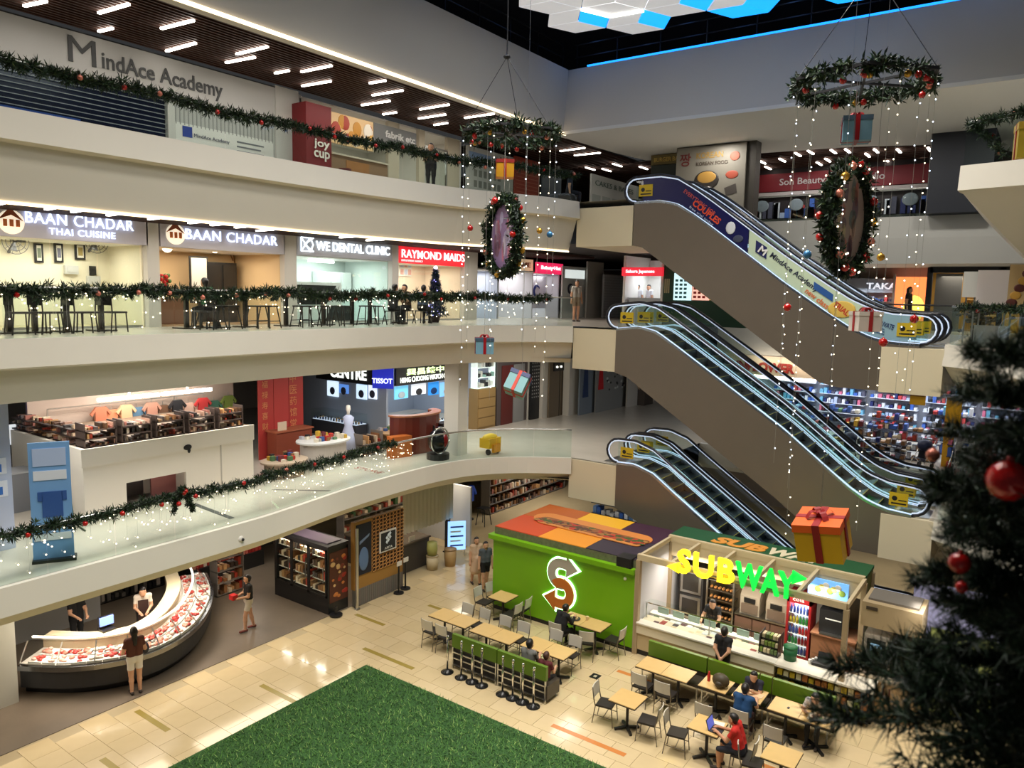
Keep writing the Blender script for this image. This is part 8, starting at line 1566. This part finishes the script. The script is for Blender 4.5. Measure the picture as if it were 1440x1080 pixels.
person('customer in black standing at the serving counter, hands behind back', (18.08, 6.12, 0), 0, (16, 16, 18), (24, 24, 30), hands=[(-.17, .03, .93), (-.17, -.03, .93)], h=.012, look=(0, .1))
person('kiosk staff member in black bending over the food wells', (19.95, 7.05, 0), 180, (20, 20, 22), (24, 24, 24), lean=.3, look=(0, .4), hands=[(.55, .2, 1.1), (.5, -.2, 1.08)], h=.013)
person('man in blue shirt seated with his back to us at the bench tables', (16.18, 4.97, 0), 0, (22, 66, 110), (50, 26, 32), sit=True, lean=.2, hands=[(.5, .16, .82), (.5, -.16, .82)], wide=1.1, h=.012, shoes=(120, 110, 100))
person('boy in dark top seated on the counter bench reading', (17.36, 5.05, 0), 180, (38, 40, 56), (26, 26, 30), sit=True, lean=.25, look=(0, .5), hands=[(.42, .06, .88), (.42, -.06, .88)], ht=1.6, h=.012)
person('man in red polo shirt seated at the laptop', (15.0, 4.6, 0), 95, (196, 36, 28), (30, 32, 44), sit=True, lean=.22, look=(0, .3), hands=[(.46, .1, .82), (.46, -.12, .82)], wide=1.15, h=.011, legs='shorts', knee=.6, skin=cm(196, 140, 106, .6))
person('person in white and black top leaning over food at the right bench end', (17.33, 3.62, 0), 180, (206, 200, 196), (30, 30, 34), sit=True, lean=.45, look=(0, .4), hands=[(.45, .16, .82), (.45, -.16, .82)], h=.012)
x_ = P(606, 240, y=17.2).x; person('man in dark grey shirt standing on the top gallery looking at his phone', (x_, 17.2, L4), -150, (50, 46, 44), (14, 14, 18), hands=[(.28, .1, 1.18), (.28, -.06, 1.16)], look=(0, .4), h=.014)
x_ = P(800, 265, y=14.9).x; person('person in dark blue seated low behind the end of the top gallery glass', (x_, 14.9, L4), -60, (22, 30, 52), (20, 22, 30), sit=True, lean=.1, h=.016); single('bench_block', MB().box(x_-.3, x_+.25, 14.65, 15.15, L4, L4+.42).box(x_-.32, x_+.27, 14.63, 15.17, L4+.42, L4+.46), cm(50, 44, 40), 'low dark block seat behind the end of the top gallery glass', 'seat')
person('man in pale grey shirt standing before the shutter on the middle gallery', (27.0, 16.1, L3), -120, (176, 170, 160), (150, 136, 112), legs='shorts', h=.016)
for i, px in enumerate((897, 913)):
    y = P(px, 415, x=29.3).y; person(['left', 'right'][i]+' staff member in white behind the pale counter of the red sign shop', (29.3, y, L3), 180-30*i, (226, 228, 232), (60, 60, 70), h=.018, ht=1.6, look=(.5*i, .3))
x_ = 33.6; y = P(1278, 420, x=x_).y; person('dark silhouetted visitor before the orange screen', (x_, y, L3), -100, (16, 14, 16), (16, 14, 16), longhair=True, h=.018)
for i, (px, yy, c, dg) in enumerate(((293, 18.0, (40, 96, 56), 100), (552, 17.7, (40, 38, 44), 0), (572, 18.1, (96, 72, 54), 180), (594, 17.8, (70, 84, 110), 20))):
    x = P(px, 430, y=yy).x; person(['diner in a green shirt at the second restaurant rail', 'dark dressed diner left of the small Christmas tree', 'diner in brown between the two near the small Christmas tree', 'diner in slate blue right beside the small Christmas tree'][i], (x, yy, L3+.0), dg, c, (30, 30, 34), sit=True, lean=.15, hands=[(.42, .12, .85), (.42, -.12, .85)], h=.016)
    st = dup(gs, (x-.02, yy, L3), .1, ['stool under the diner in the green shirt', 'stool under the dark dressed diner', 'stool under the diner in brown', 'stool under the diner in slate blue'][i]); st['category'] = 'stool'; st.scale = (1, 1, .72)
q = P(775, 715, z=1.0); person('dark haired person in black standing far behind the kiosk roof', (24.6, P(775, 700, x=24.6).y, 0), 180, (16, 16, 20), (20, 20, 24), h=.018)
q = P(1262, 800, x=20.6); person('person in dark patterned top behind the drink bay', (21.3, P(1262, 800, x=21.3).y, .6), 170, (60, 56, 70), (30, 30, 34), h=.016, longhair=True); single('step_platform', MB().box(21.05, 21.6, 2.0, 2.9, 0, .56).box(21.02, 21.63, 1.98, 2.92, .56, .6), cm(90, 84, 80), 'grey raised platform behind the drink bay', 'platform')
# things on the tables
lt = thing('laptop', 'open dark laptop with a bluish screen on the cafe table', 'laptop', (15.05, 5.2, .755)); part(lt, 'keyboard', MB().cb((15.05, 5.12, .765), (.34, .24, .018)), cm(50, 50, 54)); part(lt, 'lid', MB().cb((15.05, 5.29, .87), (.34, .012, .23), rot=Matrix.Rotation(-.3, 3, 'X')), cm(40, 42, 48)); part(lt, 'screen', MB().cb((15.05, 5.282, .87), (.31, .006, .2), rot=Matrix.Rotation(-.3, 3, 'X')), em(90, 100, 190, .7))
pp = single('paper_sheet', MB().cb((15.28, 5.2, .758), (.2, .28, .004), rot=Matrix.Rotation(.2, 3, 'Z')), cm(236, 230, 214), 'white paper sheet beside the laptop', 'paper')
fd = thing('food_plate', 'plate of food on the table under the arrow logo', 'plate', (17.95, 10.4, .755)); part(fd, 'plate', MB().lathe([(.09, .756), (.15, .775), (.15, .78)], (17.95, 10.4), 18), cm(60, 60, 60)); g = MB(); rr = random.Random(3); [g.sph((17.95+rr.gauss(0, .05), 10.4+rr.gauss(0, .05), .8), .03, 6, 4) for k in range(12)]; part(fd, 'food', g, cm(196, 170, 120), kind='stuff')
cu_ = single('paper_cup', MB().cyl((18.1, 10.1), .035, .755, .86, 12, .045).cyl((18.1, 10.1), .047, .86, .87, 12), cm(226, 200, 150), 'small paper cup beside the food plate', 'cup', smooth=False)
tr = thing('food_tray', 'tray of green salad wraps on the right end bench table', 'tray', (16.85, 3.5, .755)); part(tr, 'tray', MB().box(16.7, 17.0, 3.3, 3.7, .755, .77), cm(214, 206, 186)); g = MB(); [g.sph((16.85+rr.gauss(0, .07), 3.5+rr.gauss(0, .1), .79), .035, 6, 4, mi=k % 3) for k in range(24)]; part(tr, 'food', g, [cm(110, 150, 80), cm(226, 210, 180), cm(200, 120, 110)], kind='stuff')
bg = thing('backpack', 'dark olive backpack on the bench table beside the blue shirt man', 'bag', (16.85, 5.75, .755)); part(bg, 'body', MB().sph((16.85, 5.72, .92), .19, 12, 8, sc=(.8, 1.1, .9)), cm(70, 60, 40), smooth=True); part(bg, 'pocket', MB().sph((16.72, 5.72, .87), .1, 10, 6, sc=(.6, 1, .8)), cm(60, 50, 34), smooth=True)
rb = single('red_bottle', MB().lathe([(.035, .755), (.04, .9), (.02, .97), (.02, 1.0)], (16.95, 6.05), 12), cm(196, 40, 40), 'red drink bottle beside the olive backpack', 'bottle', smooth=True)
bk2 = single('magazine', MB().cb((16.95, 5.0, .758), (.3, .4, .006)).cb((17.0, 4.9, .764), (.2, .28, .006)), cm(226, 190, 150), 'open magazine on the table before the reading boy', 'magazine')
ph = single('phone', MB().cb((16.9, 4.15, .76), (.08, .05, .01)).cb((16.9, 4.15, .766), (.06, .04, .004)), BLACK, 'small black gadget on the right end bench table', 'gadget')
cp = single('white_cup', MB().cyl((17.02, 5.16, )[:2], .035, .76, .9, 12, .045).cyl((17.02, 5.16), .046, .9, .915, 12), cm(236, 234, 226), 'white paper cup before the reading boy', 'cup')
